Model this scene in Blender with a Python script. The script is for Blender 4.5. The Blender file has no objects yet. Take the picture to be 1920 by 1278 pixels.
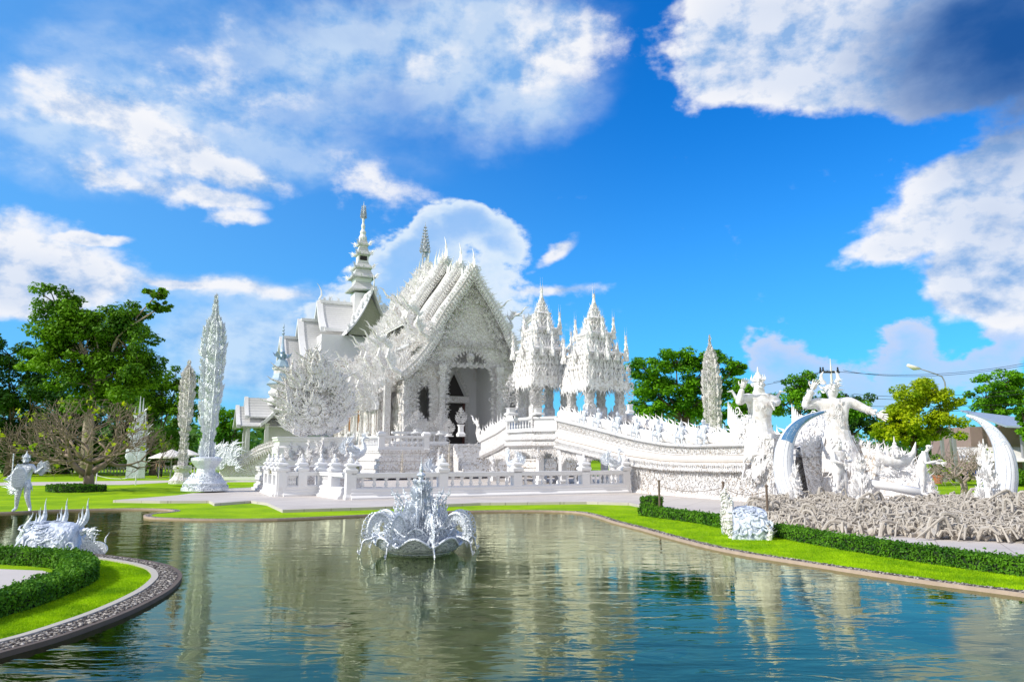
import bpy, math, random
import numpy as np
from mathutils import Vector, Matrix
from mathutils.geometry import tessellate_polygon
random.seed(7); RS = np.random.RandomState(11)
C = bpy.context.scene.collection
SC = bpy.context.scene
PI = math.pi
# ------------------------------------------------------------------ camera
FP = 1400.0; CH = 2.0; TILT = math.atan(211 / FP)
cam_d = bpy.data.cameras.new('camera'); cam = bpy.data.objects.new('camera', cam_d); C.objects.link(cam)
cam_d.sensor_width = 36; cam_d.lens = FP / 1920 * 36; cam_d.clip_end = 6000; cam_d.clip_start = .1
cam.location = (0, 0, CH); cam.rotation_euler = (PI / 2 + TILT, 0, 0)
SC.camera = cam
ct, st = math.cos(TILT), math.sin(TILT)
def ray(px, py):
    u = (px - 960) / FP; v = (639 - py) / FP
    return Vector((u, ct - v * st, st + v * ct))
def W(px, py, D):
    d = ray(px, py); k = D / d.y
    return Vector((d.x * k, D, CH + d.z * k))
def G(px, py, z=.045):
    d = ray(px, py); k = (z - CH) / d.z
    return Vector((d.x * k, d.y * k, z))
# ------------------------------------------------------------------ light
SUN = Vector((-.85, -.36, .68)).normalized()
SC.view_settings.view_transform = 'Standard'; SC.view_settings.look = 'None'
SC.view_settings.exposure = 0.40; SC.view_settings.gamma = 1
sd = bpy.data.lights.new('sun', 'SUN'); sd.energy = 3.6; sd.angle = math.radians(.53); sd.color = (1, .95, .87)
so = bpy.data.objects.new('sun', sd); C.objects.link(so); so.rotation_euler = SUN.to_track_quat('Z', 'Y').to_euler()
so.location = (-40, -20, 60)
w = bpy.data.worlds.new('World'); SC.world = w; w.use_nodes = True
SKY = 0.113
def sky_nodes():
    nt = w.node_tree; N = nt.nodes; L = nt.links; N.clear()
    out = N.new('ShaderNodeOutputWorld'); bg = N.new('ShaderNodeBackground'); bg.inputs['Strength'].default_value = SKY
    L.new(bg.outputs[0], out.inputs[0])
    def val(x, sock):
        if hasattr(x, 'is_linked') or isinstance(x, bpy.types.NodeSocket): L.new(x, sock)
        else: sock.default_value = x
    def M(op, a, b=0.0, c=None, clamp=False):
        n = N.new('ShaderNodeMath'); n.operation = op; n.use_clamp = clamp
        val(a, n.inputs[0]); val(b, n.inputs[1])
        if c is not None: val(c, n.inputs[2])
        return n.outputs[0]
    def mix(f, a, b, bt='MIX'):
        n = N.new('ShaderNodeMix'); n.data_type = 'RGBA'; n.blend_type = bt
        val(f, n.inputs[0]); val(a, n.inputs[6]); val(b, n.inputs[7]); return n.outputs[2]
    def sm(x, lo, hi):
        n = N.new('ShaderNodeMapRange'); n.interpolation_type = 'SMOOTHSTEP'; val(x, n.inputs[0])
        n.inputs[1].default_value = lo; n.inputs[2].default_value = hi; return n.outputs[0]
    def noise(v, sc, det=6, rough=.55, off=(0, 0, 0), dist=0.0):
        mp = N.new('ShaderNodeMapping'); mp.inputs['Location'].default_value = off; L.new(v, mp.inputs[0])
        n = N.new('ShaderNodeTexNoise'); n.inputs['Scale'].default_value = sc; n.inputs['Detail'].default_value = det
        n.inputs['Roughness'].default_value = rough; n.inputs['Distortion'].default_value = dist; L.new(mp.outputs[0], n.inputs[0]); return n
    sky = N.new('ShaderNodeTexSky'); sky.sky_type = 'NISHITA'; sky.sun_disc = False
    sky.sun_elevation = math.asin(SUN.z); sky.sun_rotation = math.atan2(SUN.x, SUN.y)
    sky.air_density = 1.0; sky.dust_density = .25; sky.ozone_density = 3.0
    tc = N.new('ShaderNodeTexCoord'); dirv = tc.outputs['Generated']
    sx = N.new('ShaderNodeSeparateXYZ'); L.new(dirv, sx.inputs[0])
    az = M('ARCTAN2', sx.outputs[0], sx.outputs[1]); el = M('ARCSINE', sx.outputs[2])
    # saturated tropical blue, paler to the left (sun side) and to the horizon
    hs = N.new('ShaderNodeHueSaturation'); hs.inputs['Saturation'].default_value = 1.3; hs.inputs['Value'].default_value = 1
    L.new(sky.outputs[0], hs.inputs['Color'])
    tint = mix(1.0, hs.outputs[0], (.13, .95, 1.44, 1), 'MULTIPLY')
    hz = sm(el, .52, -.04); 
    pal = mix(M('MULTIPLY', M('POWER', hz, 1.4), .55), tint, (1.3, 3.5, 6.0, 1))
    lf = sm(az, .25, -.75)
    pal2 = mix(M('MULTIPLY', lf, .42), pal, (1.5, 3.7, 6.2, 1))
    cv = N.new('ShaderNodeCombineXYZ'); L.new(az, cv.inputs[0]); L.new(el, cv.inputs[1])
    stretch = N.new('ShaderNodeVectorMath'); stretch.operation = 'MULTIPLY'; L.new(cv.outputs[0], stretch.inputs[0]); stretch.inputs[1].default_value = (1, 1.5, 1)
    P = stretch.outputs[0]
    wn = noise(P, 5.5, 5, .6)
    def warp(amt):
        s = N.new('ShaderNodeVectorMath'); s.operation = 'SUBTRACT'; L.new(wn.outputs['Color'], s.inputs[0]); s.inputs[1].default_value = (.5, .5, .5)
        m = N.new('ShaderNodeVectorMath'); m.operation = 'SCALE'; L.new(s.outputs[0], m.inputs[0]); m.inputs['Scale'].default_value = amt
        a = N.new('ShaderNodeVectorMath'); a.operation = 'ADD'; L.new(cv.outputs[0], a.inputs[0]); L.new(m.outputs[0], a.inputs[1])
        f = N.new('ShaderNodeVectorMath'); f.operation = 'MULTIPLY'; L.new(a.outputs[0], f.inputs[0]); f.inputs[1].default_value = (1, 1, 0); return f.outputs[0]
    def field(blobs, wv):
        acc = None
        for (px, py, rx, ry, rot, wt) in blobs:
            d = ray(px, py).normalized()
            mp = N.new('ShaderNodeMapping'); mp.vector_type = 'TEXTURE'
            mp.inputs['Location'].default_value = (math.atan2(d.x, d.y), math.asin(d.z), 0)
            mp.inputs['Rotation'].default_value = (0, 0, math.radians(rot))
            mp.inputs['Scale'].default_value = (rx / FP, ry / FP, 1); L.new(wv, mp.inputs[0])
            g = N.new('ShaderNodeTexGradient'); g.gradient_type = 'SPHERICAL'; L.new(mp.outputs[0], g.inputs[0])
            acc = M('MULTIPLY_ADD', g.outputs['Fac'], wt, acc if acc is not None else 0.0)
        return acc
    fine = noise(P, 11, 9, .6).outputs['Fac']
    fine2 = noise(P, 11, 9, .6, (.014, -.026, 0)).outputs['Fac']
    big = noise(P, 3.2, 6, .6, (3, 1, 0), .4).outputs['Fac']
    SOFT = SOFT_BLOBS; HARD = HARD_BLOBS; DARK = DARK_BLOBS; PALE = PALE_BLOBS
    wv = warp(.10); wv2 = warp(.07)
    fs = field(SOFT, wv); fh = field(HARD, wv2); fp = field(PALE, wv2); fd = M('MULTIPLY', field(DARK, wv), M('ADD', M('MULTIPLY', M('SUBTRACT', big, .5), 1.4), 1.0))
    ds = sm(M('ADD', M('MULTIPLY', fs, 1.0), M('MULTIPLY', M('SUBTRACT', big, .5), 1.3)), .15, 1.0)
    ds = M('MULTIPLY', ds, sm(fs, .02, .35))
    dh = M('MULTIPLY', sm(M('MULTIPLY_ADD', M('SUBTRACT', fine, .5), 1.35, fh), .18, .62), .97)
    fn3 = noise(P, 26, 6, .6, (5, 2, 0)).outputs['Fac']; fpn = M('MULTIPLY_ADD', M('SUBTRACT', fn3, .5), .9, M('MULTIPLY_ADD', M('SUBTRACT', fine, .5), 1.7, fp)); dp = M('MULTIPLY', sm(fpn, .14, .46), sm(fp, .03, .22))
    lit = M('MULTIPLY_ADD', M('SUBTRACT', fine, fine2), 4.0, .80, clamp=True)
    core = sm(fh, .35, 1.3)
    lit = M('SUBTRACT', lit, M('MULTIPLY', core, .25), clamp=True)
    lit2 = M('MULTIPLY', lit, M('SUBTRACT', 1.0, M('MULTIPLY', sm(fd, 0, 1.2), .9)), clamp=True)
    whitec = mix(lit2, (1.9, 3.2, 5.4, 1), (6.3, 6.35, 6.6, 1))
    whitec = mix(sm(fd, .10, 1.5), whitec, (.10, .65, 2.3, 1))
    softc = mix(M('MULTIPLY', lit, .8), (1.6, 3.3, 5.9, 1), (5.0, 5.8, 6.6, 1))
    c1 = mix(M('MULTIPLY', ds, .80), pal2, softc)
    pedge = M('MULTIPLY_ADD', sm(fpn, 1.5, .35), .62, M('MULTIPLY', lit, .25))
    palec = mix(pedge, (3.4, 4.9, 6.5, 1), (5.5, 6.1, 6.7, 1))
    lowpink = sm(el, .26, .10)
    rt = sm(az, .10, .35)
    palec = mix(M('MULTIPLY', M('MULTIPLY', lowpink, rt), .8), palec, (3.9, 4.1, 5.6, 1))
    pfade = M('MULTIPLY', dp, M('SUBTRACT', 1.0, M('MULTIPLY', sm(el, .20, .0), .55)))
    pa = M('MULTIPLY', pfade, M('MULTIPLY_ADD', sm(fpn, 1.3, .35), .45, .5)); c2 = mix(pa, c1, palec)
    c3 = mix(dh, c2, whitec)
    # light haze band at the horizon
    c4 = mix(M('MULTIPLY', sm(el, .10, -.02), .35), c3, (3.0, 4.6, 6.6, 1))
    # unseen bright cloud added behind the camera as fill light for the shaded facade
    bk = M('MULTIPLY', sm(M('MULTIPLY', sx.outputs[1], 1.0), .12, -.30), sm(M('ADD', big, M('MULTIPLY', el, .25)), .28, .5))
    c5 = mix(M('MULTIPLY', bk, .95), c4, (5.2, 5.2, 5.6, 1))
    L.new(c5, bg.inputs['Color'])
SOFT_BLOBS = [(330, 210, 420, 150, 8, .8), (640, 90, 520, 130, -4, .85), (980, 110, 260, 190, 0, .8), (620, 300, 340, 110, 12, .6),
 (60, 270, 220, 120, 0, .6), (90, 60, 200, 120, 0, .35), (430, 640, 330, 120, 0, .85), (560, 690, 300, 110, 0, .7), (130, 520, 260, 80, 0, .4),
 (870, 20, 420, 80, 0, .7), (480, 545, 240, 45, 0, .6), (1600, 730, 380, 60, 0, .5), (1000, 230, 160, 90, 0, .4)]
HARD_BLOBS = [(1370, 70, 170, 130, 0, 1.15), (1520, 60, 260, 150, 0, 1.2), (1680, 95, 330, 115, -6, 1.2), (1860, 60, 250, 150, 0, 1.1),
 (1890, 325, 170, 105, 20, 1.15), (1855, 425, 200, 160, 20, 1.25), (1840, 520, 120, 70, 30, 1.0), (1660, 470, 110, 34, 8, .8), (1630, 425, 60, 45, 0, .5), (1905, 570, 90, 80, 0, .9),
 (70, 490, 230, 100, -3, 1.0), (40, 530, 220, 60, 0, .9), (300, 262, 300, 62, -14, .75), (420, 300, 170, 40, -14, .6), (230, 330, 220, 34, -4, .75), (720, 350, 150, 75, -14, .62),
 (410, 160, 280, 90, 5, .45), (1070, 90, 170, 150, 0, .62), (860, 110, 260, 100, 0, .35),
 (430, 372, 90, 26, -6, .75), (445, 410, 80, 22, 0, .8), (500, 548, 230, 30, 0, .62), (1040, 468, 85, 26, 42, .8), (1040, 542, 140, 20, 4, .68), (190, 437, 80, 14, 0, .6), (345, 540, 70, 14, 0, .5), (90, 225, 130, 40, 10, .6)]
DARK_BLOBS = [(1930, 100, 420, 210, 0, 1.35), (1820, 20, 260, 80, 0, .5), (1500, 5, 200, 60, 0, .3), (1880, 430, 130, 140, 0, .30), (70, 540, 220, 60, 0, .25)]
PALE_BLOBS = [(860, 510, 200, 140, 0, .45), (765, 520, 120, 110, 0, .8), (845, 415, 80, 58, 0, .9), (900, 425, 75, 62, 0, .9), (800, 455, 80, 60, 0, .8), (945, 470, 62, 60, 0, .7), (750, 480, 50, 36, 0, .6), (730, 580, 150, 130, 0, .8), (860, 640, 300, 140, 0, .8),
 (1455, 668, 70, 85, 0, 1.0), (1530, 706, 100, 52, 0, .9), (1700, 668, 60, 78, 0, 1.0), (1640, 726, 120, 40, 0, .7), (1820, 700, 80, 42, 0, .8), (1900, 655, 66, 60, 0, .8), (1390, 740, 60, 30, 0, .6), (600, 600, 90, 50, 0, .6)]
sky_nodes()
# ------------------------------------------------------------------ mesh helpers
class T:                                   # a reusable shape: verts, flat loop indices, face sizes
    def __init__(s, V, F=None, L=None, S=None):
        s.V = np.asarray(V, dtype=np.float64).reshape(-1, 3)
        if F is not None:
            s.L = np.array([i for f in F for i in f], dtype=np.int32); s.S = np.array([len(f) for f in F], dtype=np.int32)
        else: s.L, s.S = L, S
    def tf(s, M):
        M = np.array(M); return T(s.V @ M[:3, :3].T + M[:3, 3], L=s.L, S=s.S)
def joinT(*ts):
    V, L, S, n = [], [], [], 0
    for t in ts: V.append(t.V); L.append(t.L + n); S.append(t.S); n += len(t.V)
    return T(np.vstack(V), L=np.concatenate(L), S=np.concatenate(S))
def loc(x, y=None, z=None): return Matrix.Translation((x, y, z) if y is not None else x)
def rot(a, ax): return Matrix.Rotation(a, 4, ax)
def scl(x, y=None, z=None): return Matrix.Diagonal((x, x if y is None else y, x if z is None else z, 1))
def frame(p, up, nrm, s=1, sx=None, sy=None):
    u = Vector(up).normalized(); n = Vector(nrm); n = (n - u * n.dot(u))
    if n.length < 1e-5: n = u.orthogonal()
    n.normalize(); x = u.cross(n)           # x = up x (-?) : right-handed with y=-n
    sx = s if sx is None else sx; sy = s if sy is None else sy
    M = Matrix.Identity(4)
    for i in range(3): M[i][0] = -x[i] * sx; M[i][1] = -n[i] * sy; M[i][2] = u[i] * s; M[i][3] = p[i]
    return M
WL = {}
def wloc(o): return WL.get(o.name, Vector((0, 0, 0))) if o else Vector((0, 0, 0))
class MB:
    def __init__(s): s.V = []; s.L = []; s.S = []; s.n = 0
    def add(s, t, M=None):
        if M is not None: t = t.tf(M)
        s.V.append(t.V); s.L.append(t.L + s.n); s.S.append(t.S); s.n += len(t.V); return s
    def many(s, t, Ms):
        if len(Ms) == 0: return s
        Ms = np.array([np.array(m) for m in Ms]) if not isinstance(Ms, np.ndarray) else Ms
        V = np.einsum('kij,nj->kni', Ms[:, :3, :3], t.V) + Ms[:, None, :3, 3]
        k, n = len(Ms), len(t.V)
        s.V.append(V.reshape(-1, 3)); s.L.append((t.L[None, :] + (np.arange(k) * n)[:, None]).reshape(-1) + s.n)
        s.S.append(np.tile(t.S, k)); s.n += k * n; return s
    def f(s, V, F): return s.add(T(V, F))
    def build(s, name, mat, parent=None, smooth=False):
        V = np.vstack(s.V) - np.array(wloc(parent)); L = np.concatenate(s.L); S = np.concatenate(s.S)
        me = bpy.data.meshes.new(name); me.vertices.add(len(V)); me.vertices.foreach_set('co', V.ravel().astype(np.float32))
        me.loops.add(len(L)); me.loops.foreach_set('vertex_index', L.astype(np.int32))
        me.polygons.add(len(S)); st_ = np.concatenate([[0], np.cumsum(S)[:-1]]).astype(np.int32)
        me.polygons.foreach_set('loop_start', st_)
        me.polygons.foreach_set('use_smooth', np.full(len(S), bool(smooth)))
        me.update(calc_edges=True); me.validate()
        me.materials.append(mat); o = bpy.data.objects.new(name, me); C.objects.link(o)
        if parent: o.parent = parent; WL[o.name] = wloc(parent).copy()
        return o
def tag(o, label=None, cat=None, group=None, kind=None):
    if label: o['label'] = label
    if cat: o['category'] = cat
    if group: o['group'] = group
    if kind: o['kind'] = kind
    return o
def thing(name, p, label, cat, group=None):
    o = bpy.data.objects.new(name, None); C.objects.link(o); o.location = p; o.empty_display_size = .2
    WL[o.name] = Vector(p); return tag(o, label, cat, group)
def struct(name, mb, mat, smooth=False): return tag(mb.build(name, mat, None, smooth), kind='structure')
def copy_tree(o, parent=None):
    c = o.copy(); C.objects.link(c)
    if parent: c.parent = parent
    for ch in list(o.children): copy_tree(ch, c)
    return c
def box(x0, x1, y0, y1, z0, z1):
    return T([(x0, y0, z0), (x1, y0, z0), (x1, y1, z0), (x0, y1, z0), (x0, y0, z1), (x1, y0, z1), (x1, y1, z1), (x0, y1, z1)],
             [(0, 3, 2, 1), (4, 5, 6, 7), (0, 1, 5, 4), (1, 2, 6, 5), (2, 3, 7, 6), (3, 0, 4, 7)])
def lathe(prof, n=12, ph=0.0, sy=1.0):
    V, F = [], []
    for r, z in prof:
        for i in range(n):
            a = ph + 2 * PI * i / n; V.append((r * math.cos(a), sy * r * math.sin(a), z))
    for k in range(len(prof) - 1):
        for i in range(n): j = (i + 1) % n; F.append((k * n + i, k * n + j, (k + 1) * n + j, (k + 1) * n + i))
    F.append(tuple(range(n))[::-1]); F.append(tuple((len(prof) - 1) * n + i for i in range(n)))
    return T(V, F)
def sq(prof): return lathe([(r * 1.41421, z) for r, z in prof], 4, PI / 4)
def tube(pts, rad, n=6, flat=1.0, nrm=None):
    P = [Vector(p) for p in pts]; V, F = [], []
    if not hasattr(rad, '__len__'): rad = [rad] * len(P)
    up = Vector(nrm) if nrm else None
    t0 = (P[1] - P[0]).normalized(); a = up if up else t0.orthogonal().normalized()
    for k, p in enumerate(P):
        t = (P[min(k + 1, len(P) - 1)] - P[max(k - 1, 0)])
        if t.length < 1e-9: t = t0.copy()
        t.normalize(); a = a - t * a.dot(t)
        if a.length < 1e-6: a = t.orthogonal()
        a.normalize(); b = t.cross(a)
        for i in range(n):
            th = 2 * PI * i / n; V.append(p + a * (math.cos(th) * rad[k] * flat) + b * (math.sin(th) * rad[k]))
    for k in range(len(P) - 1):
        for i in range(n): j = (i + 1) % n; F.append((k * n + i, k * n + j, (k + 1) * n + j, (k + 1) * n + i))
    F.append(tuple(range(n))[::-1]); F.append(tuple((len(P) - 1) * n + i for i in range(n)))
    return T(np.array([tuple(v) for v in V]), F)
def flameT(n=7, w=.14, bend=.13, th=.5, hook=.12):
    pts, rad = [], []
    for k in range(n + 1):
        t = k / n
        pts.append((bend * math.sin(1.55 * PI * t) - hook * t * t, 0, t)); rad.append(max(.004, w * (1 - t) ** .75 * (.62 + .55 * math.sin(PI * min(1, t * 1.5)))))
    return tube(pts, rad, 4, th, nrm=(0, 1, 0))
FL = flameT(); FLS = flameT(4, .17, .10, .5, .1)
def kran(n=5):
    ts = [flameT(n + 1, .13, .12)]
    for (z, a, s, x) in ((.02, 52, .52, .03), (.2, 40, .5, .06), (.42, 34, .38, .08)):
        ts.append(flameT(n - 1, .17, .12).tf(loc(x, 0, z) @ rot(math.radians(a), 'Y') @ scl(s)))
    for (z, a, s, x) in ((.04, -50, .42, -.03), (.26, -40, .34, -.03)):
        ts.append(flameT(n - 1, .17, .12).tf(loc(x, 0, z) @ rot(math.radians(a), 'Y') @ scl(-s, s, s)))
    return joinT(*ts)
KR = kran()
def scrollT(turns=1.35, n=9):
    pts, rad = [], []
    for k in range(n + 1):
        t = k / n; a = t * turns * 2 * PI; r = .5 * (1 - .85 * t)
        pts.append((r * math.cos(a) - .5, 0, r * math.sin(a))); rad.append(.085 * (1 - .55 * t))
    return tube(pts, rad, 4, .9, nrm=(0, 1, 0))
SCR = scrollT()
BALL = lathe([(.05, -1), (.6, -.8), (.95, -.3), (.95, .3), (.6, .8), (.05, 1)], 8)
def needle(n=6):                       # slim double ringed finial, height 1
    return lathe([(.055, 0), (.075, .05), (.03, .12), (.06, .2), (.02, .28), (.04, .36), (.015, .42), (.028, .5), (.010, .58), (.002, 1)], n)
ND = needle()
def fringe(mb, pts, up, nrm, step, size, t=KR, jit=.25, flip=None, lean=0.0):
    pts = [Vector(p) for p in pts]; Ms = []; k = 0
    for a, b in zip(pts[:-1], pts[1:]):
        L_ = (b - a).length; n = max(1, int(L_ / step)); d = (b - a).normalized()
        for i in range(n):
            p = a + (b - a) * ((i + .5) / n); s = size * (1 + random.uniform(-jit, jit))
            u = Vector(up) + d * (lean + random.uniform(-.12, .12))
            sg = (1 if k % 2 else -1) if flip is None else flip
            Ms.append(frame(p, u, nrm, s, s * sg)); k += 1
    mb.many(t, Ms)
def relief(mb, P0, U, V_, nrm, n, size, fn=None, t=None):
    P0, U, V_, nrm = Vector(P0), Vector(U), Vector(V_), Vector(nrm).normalized()
    for tt, share in (((SCR, .6), (FLS, .4)) if t is None else ((t, 1),)):
        Ms = []
        for i in range(int(n * share)):
            a, b = random.random(), random.random()
            if fn and not fn(a, b): continue
            p = P0 + U * a + V_ * b + nrm * .01
            ang = random.uniform(0, 2 * PI); up = U.normalized() * math.cos(ang) + V_.normalized() * math.sin(ang)
            s = size * random.uniform(.6, 1.35); Ms.append(frame(p, up, nrm, s, s * random.choice((-1, 1)), s * .8))
        mb.many(tt, Ms)
def skin(name, J, E, mat, parent, sub=2):
    import bmesh
    o0 = wloc(parent); bm = bmesh.new(); ly = bm.verts.layers.skin.verify(); vs = [bm.verts.new(Vector(j[:3]) - o0) for j in J]
    for a, b in E: bm.edges.new((vs[a], vs[b]))
    for v, j in zip(vs, J): v[ly].radius = (j[3], j[3]); v[ly].use_root = False
    vs[0][ly].use_root = True
    me = bpy.data.meshes.new(name); bm.to_mesh(me); bm.free(); me.materials.append(mat)
    o = bpy.data.objects.new(name, me); C.objects.link(o); o.modifiers.new('skin', 'SKIN').use_smooth_shade = True
    if sub: m = o.modifiers.new('sub', 'SUBSURF'); m.levels = m.render_levels = sub
    dg = bpy.context.evaluated_depsgraph_get(); m2 = bpy.data.meshes.new_from_object(o.evaluated_get(dg))
    o.modifiers.clear(); o.data = m2; m2.name = name
    if not m2.materials: m2.materials.append(mat)
    if parent: o.parent = parent; WL[o.name] = o0.copy()
    return o
# ------------------------------------------------------------------ materials
def nmat(name):
    m = bpy.data.materials.new(name); m.use_nodes = True; nt = m.node_tree
    return m, nt.nodes, nt.links, nt.nodes['Principled BSDF']
def rgba(c): return (c[0], c[1], c[2], 1)
def mixn(N, L, f, a, b):
    n = N.new('ShaderNodeMix'); n.data_type = 'RGBA'
    for x, i in ((f, 0), (a, 6), (b, 7)):
        if isinstance(x, bpy.types.NodeSocket): L.new(x, n.inputs[i])
        else: n.inputs[i].default_value = x
    return n.outputs[2]
def ntex(N, L, co, sc, det=3, rough=.55, dist=0, kind='Fac'):
    n = N.new('ShaderNodeTexNoise'); n.inputs['Scale'].default_value = sc; n.inputs['Detail'].default_value = det
    n.inputs['Roughness'].default_value = rough; n.inputs['Distortion'].default_value = dist; L.new(co, n.inputs[0]); return n.outputs[kind]
def mapr(N, L, x, a, b, c=0., d=1.):
    n = N.new('ShaderNodeMapRange'); L.new(x, n.inputs[0])
    for i, q in zip((1, 2, 3, 4), (a, b, c, d)): n.inputs[i].default_value = q
    return n.outputs[0]
def mth(N, L, op, a, b):
    n = N.new('ShaderNodeMath'); n.operation = op
    for x, i in ((a, 0), (b, 1)):
        if isinstance(x, bpy.types.NodeSocket): L.new(x, n.inputs[i])
        else: n.inputs[i].default_value = x
    return n.outputs[0]
def bump(N, L, h, bs, strength=.5, dist=.05):
    b = N.new('ShaderNodeBump'); b.inputs['Strength'].default_value = strength; b.inputs['Distance'].default_value = dist
    L.new(h, b.inputs['Height']); L.new(b.outputs[0], bs.inputs['Normal'])
def stucco(name, base=(.74, .73, .73), dirt=(.40, .31, .22), amt=.35, sc=3.0, bs_=.6, bd=.06, rough=.55, swirl=True, metal=0.0, dthr=(.42, .25)):
    m, N, L, B = nmat(name); tc = N.new('ShaderNodeTexCoord'); co = tc.outputs['Object']
    if swirl:
        wv = N.new('ShaderNodeTexWave'); wv.wave_type = 'RINGS'; wv.rings_direction = 'SPHERICAL'; wv.inputs['Scale'].default_value = sc * .55
        wv.inputs['Distortion'].default_value = 14; wv.inputs['Detail'].default_value = 3; wv.inputs['Detail Scale'].default_value = 1.6; wv.inputs['Detail Roughness'].default_value = .6
        L.new(co, wv.inputs[0]); vo = N.new('ShaderNodeTexVoronoi'); vo.inputs['Scale'].default_value = sc * 1.6; L.new(co, vo.inputs[0])
        h = mth(N, L, 'ADD', mth(N, L, 'MULTIPLY', wv.outputs['Fac'], .65), mth(N, L, 'MULTIPLY', vo.outputs['Distance'], .5))
    else:
        h = ntex(N, L, co, sc * 2, 5, .6)
    big = ntex(N, L, co, .35, 4, .6)
    f = mth(N, L, 'MULTIPLY', mapr(N, L, h, dthr[0], dthr[1]), mapr(N, L, big, .38, .62, .25, 1.0))
    f = mth(N, L, 'MULTIPLY', f, amt)
    st2 = N.new('ShaderNodeMapping'); st2.inputs['Scale'].default_value = (2, 2, .25); L.new(co, st2.inputs[0])
    sk = mapr(N, L, ntex(N, L, st2.outputs[0], 1.3, 5, .65), .5, .75, 0, .3)
    c = mixn(N, L, f, rgba(base), rgba(dirt)); c = mixn(N, L, mth(N, L, 'MULTIPLY', sk, amt), c, rgba(tuple(x * .7 for x in base)))
    L.new(c, B.inputs['Base Color']); B.inputs['Roughness'].default_value = rough; B.inputs['Metallic'].default_value = metal
    bump(N, L, h, B, bs_, bd); return m
def plain(name, col, rough=.6, metal=0., var=.15, sc=3., bs_=.2, bd=.02):
    m, N, L, B = nmat(name); co = N.new('ShaderNodeTexCoord').outputs['Object']; n = ntex(N, L, co, sc, 5, .6)
    c = mixn(N, L, n, rgba(tuple(x * (1 - var) for x in col)), rgba(tuple(min(1, x * (1 + var)) for x in col)))
    L.new(c, B.inputs['Base Color']); B.inputs['Roughness'].default_value = rough; B.inputs['Metallic'].default_value = metal
    bump(N, L, ntex(N, L, co, sc * 6, 4), B, bs_, bd); return m
def leafm(name, c1, c2, tr=.35, sc=.5):
    m, N, L, B = nmat(name); co = N.new('ShaderNodeTexCoord').outputs['Object']
    n = mapr(N, L, ntex(N, L, co, sc, 4, .65), .35, .65); n2 = mapr(N, L, ntex(N, L, co, sc * 14, 1, .5), .3, .7, -.25, .25)
    f = N.new('ShaderNodeMath'); f.operation = 'ADD'; f.use_clamp = True; L.new(n, f.inputs[0]); L.new(n2, f.inputs[1])
    c = mixn(N, L, f.outputs[0], rgba(c1), rgba(c2)); L.new(c, B.inputs['Base Color']); B.inputs['Roughness'].default_value = .6; B.inputs['Specular IOR Level'].default_value = .18
    t = N.new('ShaderNodeBsdfTranslucent'); L.new(c, t.inputs[0]); mx = N.new('ShaderNodeMixShader'); mx.inputs[0].default_value = tr
    L.new(B.outputs[0], mx.inputs[1]); L.new(t.outputs[0], mx.inputs[2]); L.new(mx.outputs[0], N['Material Output'].inputs[0]); return m
m_orn = stucco('ornate_white', base=(.84, .83, .83), dirt=(.36, .27, .18), sc=2.6, bd=.12, amt=.9)
m_carve = stucco('carved_white', base=(.84, .83, .83), dirt=(.34, .25, .16), sc=5.0, bd=.06, bs_=.9, amt=.8)
m_stain = stucco('brown_stained_joint', base=(.42, .31, .20), dirt=(.16, .10, .06), sc=3, amt=.8, swirl=False)
m_fine = stucco('flame_white', base=(.86, .85, .85), sc=3.0, bd=.03, bs_=.5, amt=.6, swirl=False, dthr=(.52, .40))
m_white = stucco('plain_white', base=(.76, .76, .77), sc=1.0, bd=.01, bs_=.3, amt=.25, swirl=False)
m_filigree = stucco('filigree_facade', base=(.84, .83, .82), dirt=(.36, .27, .17), sc=3.6, bd=.08, bs_=.8, amt=.85, dthr=(.45, .2))
m_shadow_white = stucco('shaded_white', base=(.62, .62, .62), sc=1.2, bd=.01, bs_=.2, amt=.5, swirl=False)  # darker white for the porch walls, their shade put into the base colour
m_silver = stucco('silver_mirror_inlay', base=(.76, .81, .87), dirt=(.16, .20, .30), sc=9, bd=.025, bs_=.6, amt=.8, rough=.36, metal=.25)
m_silver2 = stucco('weathered_silver', base=(.46, .50, .56), dirt=(.25, .22, .2), sc=8, bd=.03, bs_=.6, amt=.9, rough=.4, metal=.35)
m_serp = stucco('scaly_blue_white', base=(.66, .72, .82), dirt=(.10, .15, .28), sc=4, bd=.03, bs_=.6, amt=.7, rough=.5, metal=.0, dthr=(.5, .3))
m_trunk = plain('mossy_trunk', (.26, .20, .15), .9, 0, .35, 6, .5, .03)
m_blue = stucco('mirror_blue_glass', base=(.12, .28, .48), dirt=(.5, .55, .6), sc=4, bd=.01, bs_=.3, amt=.5, rough=.12, metal=.5)
m_root = stucco('grey_root_stucco', base=(.46, .42, .365), dirt=(.13, .09, .06), sc=6, bd=.03, bs_=.8, amt=.9, swirl=False, rough=.8)
m_wood = plain('brown_wood', (.30, .13, .04), .5, 0, .35, 5)
m_dark = plain('dark_interior', (.02, .015, .015), .7)
m_red = plain('dark_red_door', (.06, .012, .01), .5, 0, .3, 4)
m_bark = plain('bark', (.16, .12, .09), .9, 0, .35, 4, .8, .05)
m_bark2 = plain('pale_bark', (.34, .28, .23), .9, 0, .25, 6, .5, .03)
m_black = plain('black_metal', (.03, .03, .03), .4, .3)
m_grey = plain('grey_metal', (.32, .33, .35), .5, .4)
m_cloth = plain('umbrella_cloth', (.78, .75, .70), .8, 0, .06)
m_terra = plain('terracotta', (.45, .16, .08), .8)
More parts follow.
